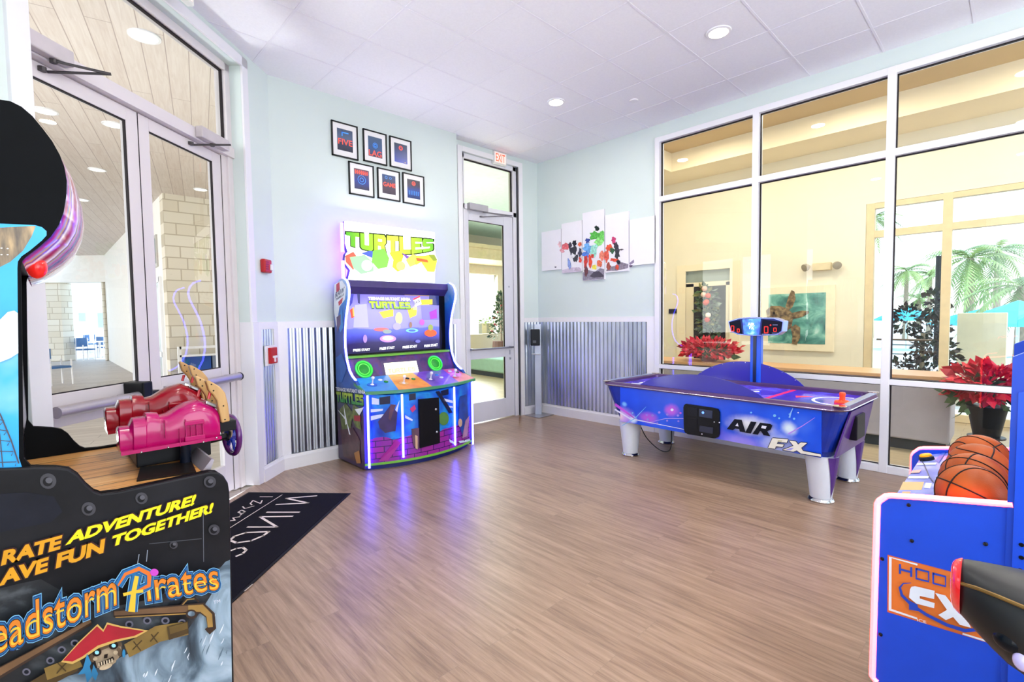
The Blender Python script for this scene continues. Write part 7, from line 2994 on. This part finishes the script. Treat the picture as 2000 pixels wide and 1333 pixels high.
mb = MB(OUTW)
far_box(mb, 0, 228, 19.5, 3.15, PZ)
struct(mb.build('trim_3'))
for x0, x1, lab in ((60, 121, 'pale stone pier at the far left end of the porch'), (201, 226, 'narrow stone pier at the far right end of the porch')):
    mb = MB(STONE)
    far_box(mb, x0, min(x1, 204) if x0 > 150 else x1, 19.6, -0.01, 3.15, 0.12 if x0 > 150 else 0.5)
    o = mb.build('stone_pier')
    tag(o, lab, 'pier')
mb = MB(OUTW)
far_box(mb, -60, 330, 34, -0.02, 11, 4)
o = mb.build('wall')
bl = thing('building', 'pale white building across the yard, seen between the porch piers', 'building', atD(150, 690, 34) * np.array([1, 1, 0]))
bpy.data.objects.remove(o)
mb = MB(OUTW)
far_box(mb, -60, 330, 34, -0.02, 11, 4)
mb.build('wall', bl)
for x0, y0_, x1, y1_ in ((155, 575, 163, 592), (174, 572, 187, 592), (153, 612, 166, 628), (190, 612, 202, 640), (120, 575, 130, 592)):
    a, b = atD(x0, y0_, 33.95), atD(x1, y1_, 33.95)
    mb = MB(M('a8c0d8', 0.15))
    mb.obox((a[0], a[1], b[2]), (b - a) * np.array([1, 1, 0]), F2 * 0.08, (0, 0, a[2] - b[2]))
    mb.build('window', bl)
mb = MB(M('eceae4', 0.7))
mb.face([(-70, 26, -0.03), (3.5, 26, -0.03), (3.5, 70, -0.03), (-70, 70, -0.03)])
mb.face([(-70, -40, -0.03), (-22, -40, -0.03), (-22, 26, -0.03), (-70, 26, -0.03)])
struct(mb.build('yard'))
# porch furniture
BLUC = M('3a6aa0', 0.6, var=0.1)


def chair(px_, py2, lab, rz=0.0, grp='porch chairs'):
    b = onZ(px_, py2, -0.015)
    t = thing('porch_chair', lab, 'chair', b, rz, grp)
    mb = MB(BLUC)
    mb.box((-0.23, -0.23, 0.42), (0.23, 0.23, 0.47))
    mb.build('seat', t, local=True)
    mb = MB(BLUC)
    mb.box((-0.23, 0.20, 0.55), (0.23, 0.24, 0.92))
    mb.build('backrest', t, local=True)
    for sx in (-1, 1):
        for sy in (-1, 1):
            mb = MB(WHITE)
            mb.tube([(sx * 0.22, sy * 0.22, 0), (sx * 0.21, sy * 0.21, 0.92 if sy > 0 else 0.64)], 0.02, 6)
            mb.build('leg', t, local=True)


chair(112, 752, 'blue porch chair nearest the left door leaf', 2.0)
for k, (x, y, l) in enumerate(((136, 697, 'blue porch chair at the far left table'), (168, 704, 'blue porch chair between the two far tables'), (180, 689, 'blue porch chair behind and left of the right table'), (197, 687, 'blue porch chair behind the right table, far end'), (208, 698, 'blue porch chair nearest the building wall, far end'))):
    chair(x, y, l, 0.5 * k)
for x, y, lab in ((150, 694, 'white porch table on the left at the far end'), (196, 701, 'white porch table on the right at the far end')):
    b = onZ(x, y, -0.015)
    t = thing('porch_table', lab, 'table', b, 0, 'porch tables')
    mb = MB(WHITE)
    mb.lathe((0, 0, 0), [(0.0, 0.72), (0.45, 0.72), (0.45, 0.75), (0.0, 0.75)], 20)
    mb.build('top', t, local=True)
    mb = MB(WHITE)
    mb.lathe((0, 0, 0), [(0.25, 0), (0.25, 0.02), (0.04, 0.04), (0.04, 0.72)], 12)
    mb.build('pedestal', t, local=True)
# white framed bench with a blue cushion by the stone wall
b0, b1 = onY(352, 724, 11.6), onY(428, 718, 11.6)
t = thing('porch_bench', 'white-framed bench with blue and grey cushions against the stone wall', 'bench', (b0[0], 11.6, 0))
bx0, bx1 = b0[0], b0[0] + 1.6
bzt = float(onY(390, 676, 11.6)[2])
bzm = float(onY(390, 696, 11.6)[2])
mb = MB(WHITE)
for x in (bx0, (bx0 + bx1) / 2, bx1):
    mb.box((x - 0.03, 11.57, -0.015), (x + 0.03, 11.63, bzt))
mb.box((bx0, 11.57, bzt - 0.05), (bx1, 11.63, bzt))
mb.box((bx0, 11.57, bzm), (bx1, 11.63, bzm + 0.04))
mb.build('frame', t)
mb = MB(M('1f4a9a', 0.7))
mb.box((bx0 + 0.1, 11.64, 0.1), (bx0 + 0.55, 12.2, bzm))
mb.build('blue_cushion', t)
mb = MB(M('7c8494', 0.7))
mb.box((bx0 + 0.58, 11.64, 0.1), (bx1, 12.2, bzm))
mb.build('grey_cushion', t)
# round lights in the porch ceiling
pl = [(282, 70, 'large round light in the porch boards, seen through the transom'), (88, 216, 'round porch light seen high in the left door leaf'), (222, 243, 'round porch light near the top right of the left leaf'),
      (190, 331, 'round porch light in the middle of the left leaf'), (160, 390, 'round porch light low in the left leaf'), (392, 370, 'small round porch light above the stone wall')]
for x, y, lab in pl:
    q = onZ(x, y, PZ)
    t = thing('porch_light', lab, 'ceiling light', q, 0, 'porch ceiling lights')
    mb = MB(WHITE)
    mb.lathe((0, 0, 0), [(0.10, -0.014), (0.13, -0.012), (0.13, -0.001)], 24)
    mb.build('trim_ring', t, local=True)
    mb = MB(M('f6f6f2', 0.4, emit=1.6, ecol='fffaf0'))
    mb.lathe((0, 0, 0), [(0.0, -0.015), (0.105, -0.015), (0.105, -0.008)], 24)
    mb.build('lamp', t, local=True)

# tidy up the lettering workspace
bpy.data.scenes.remove(_tscene)
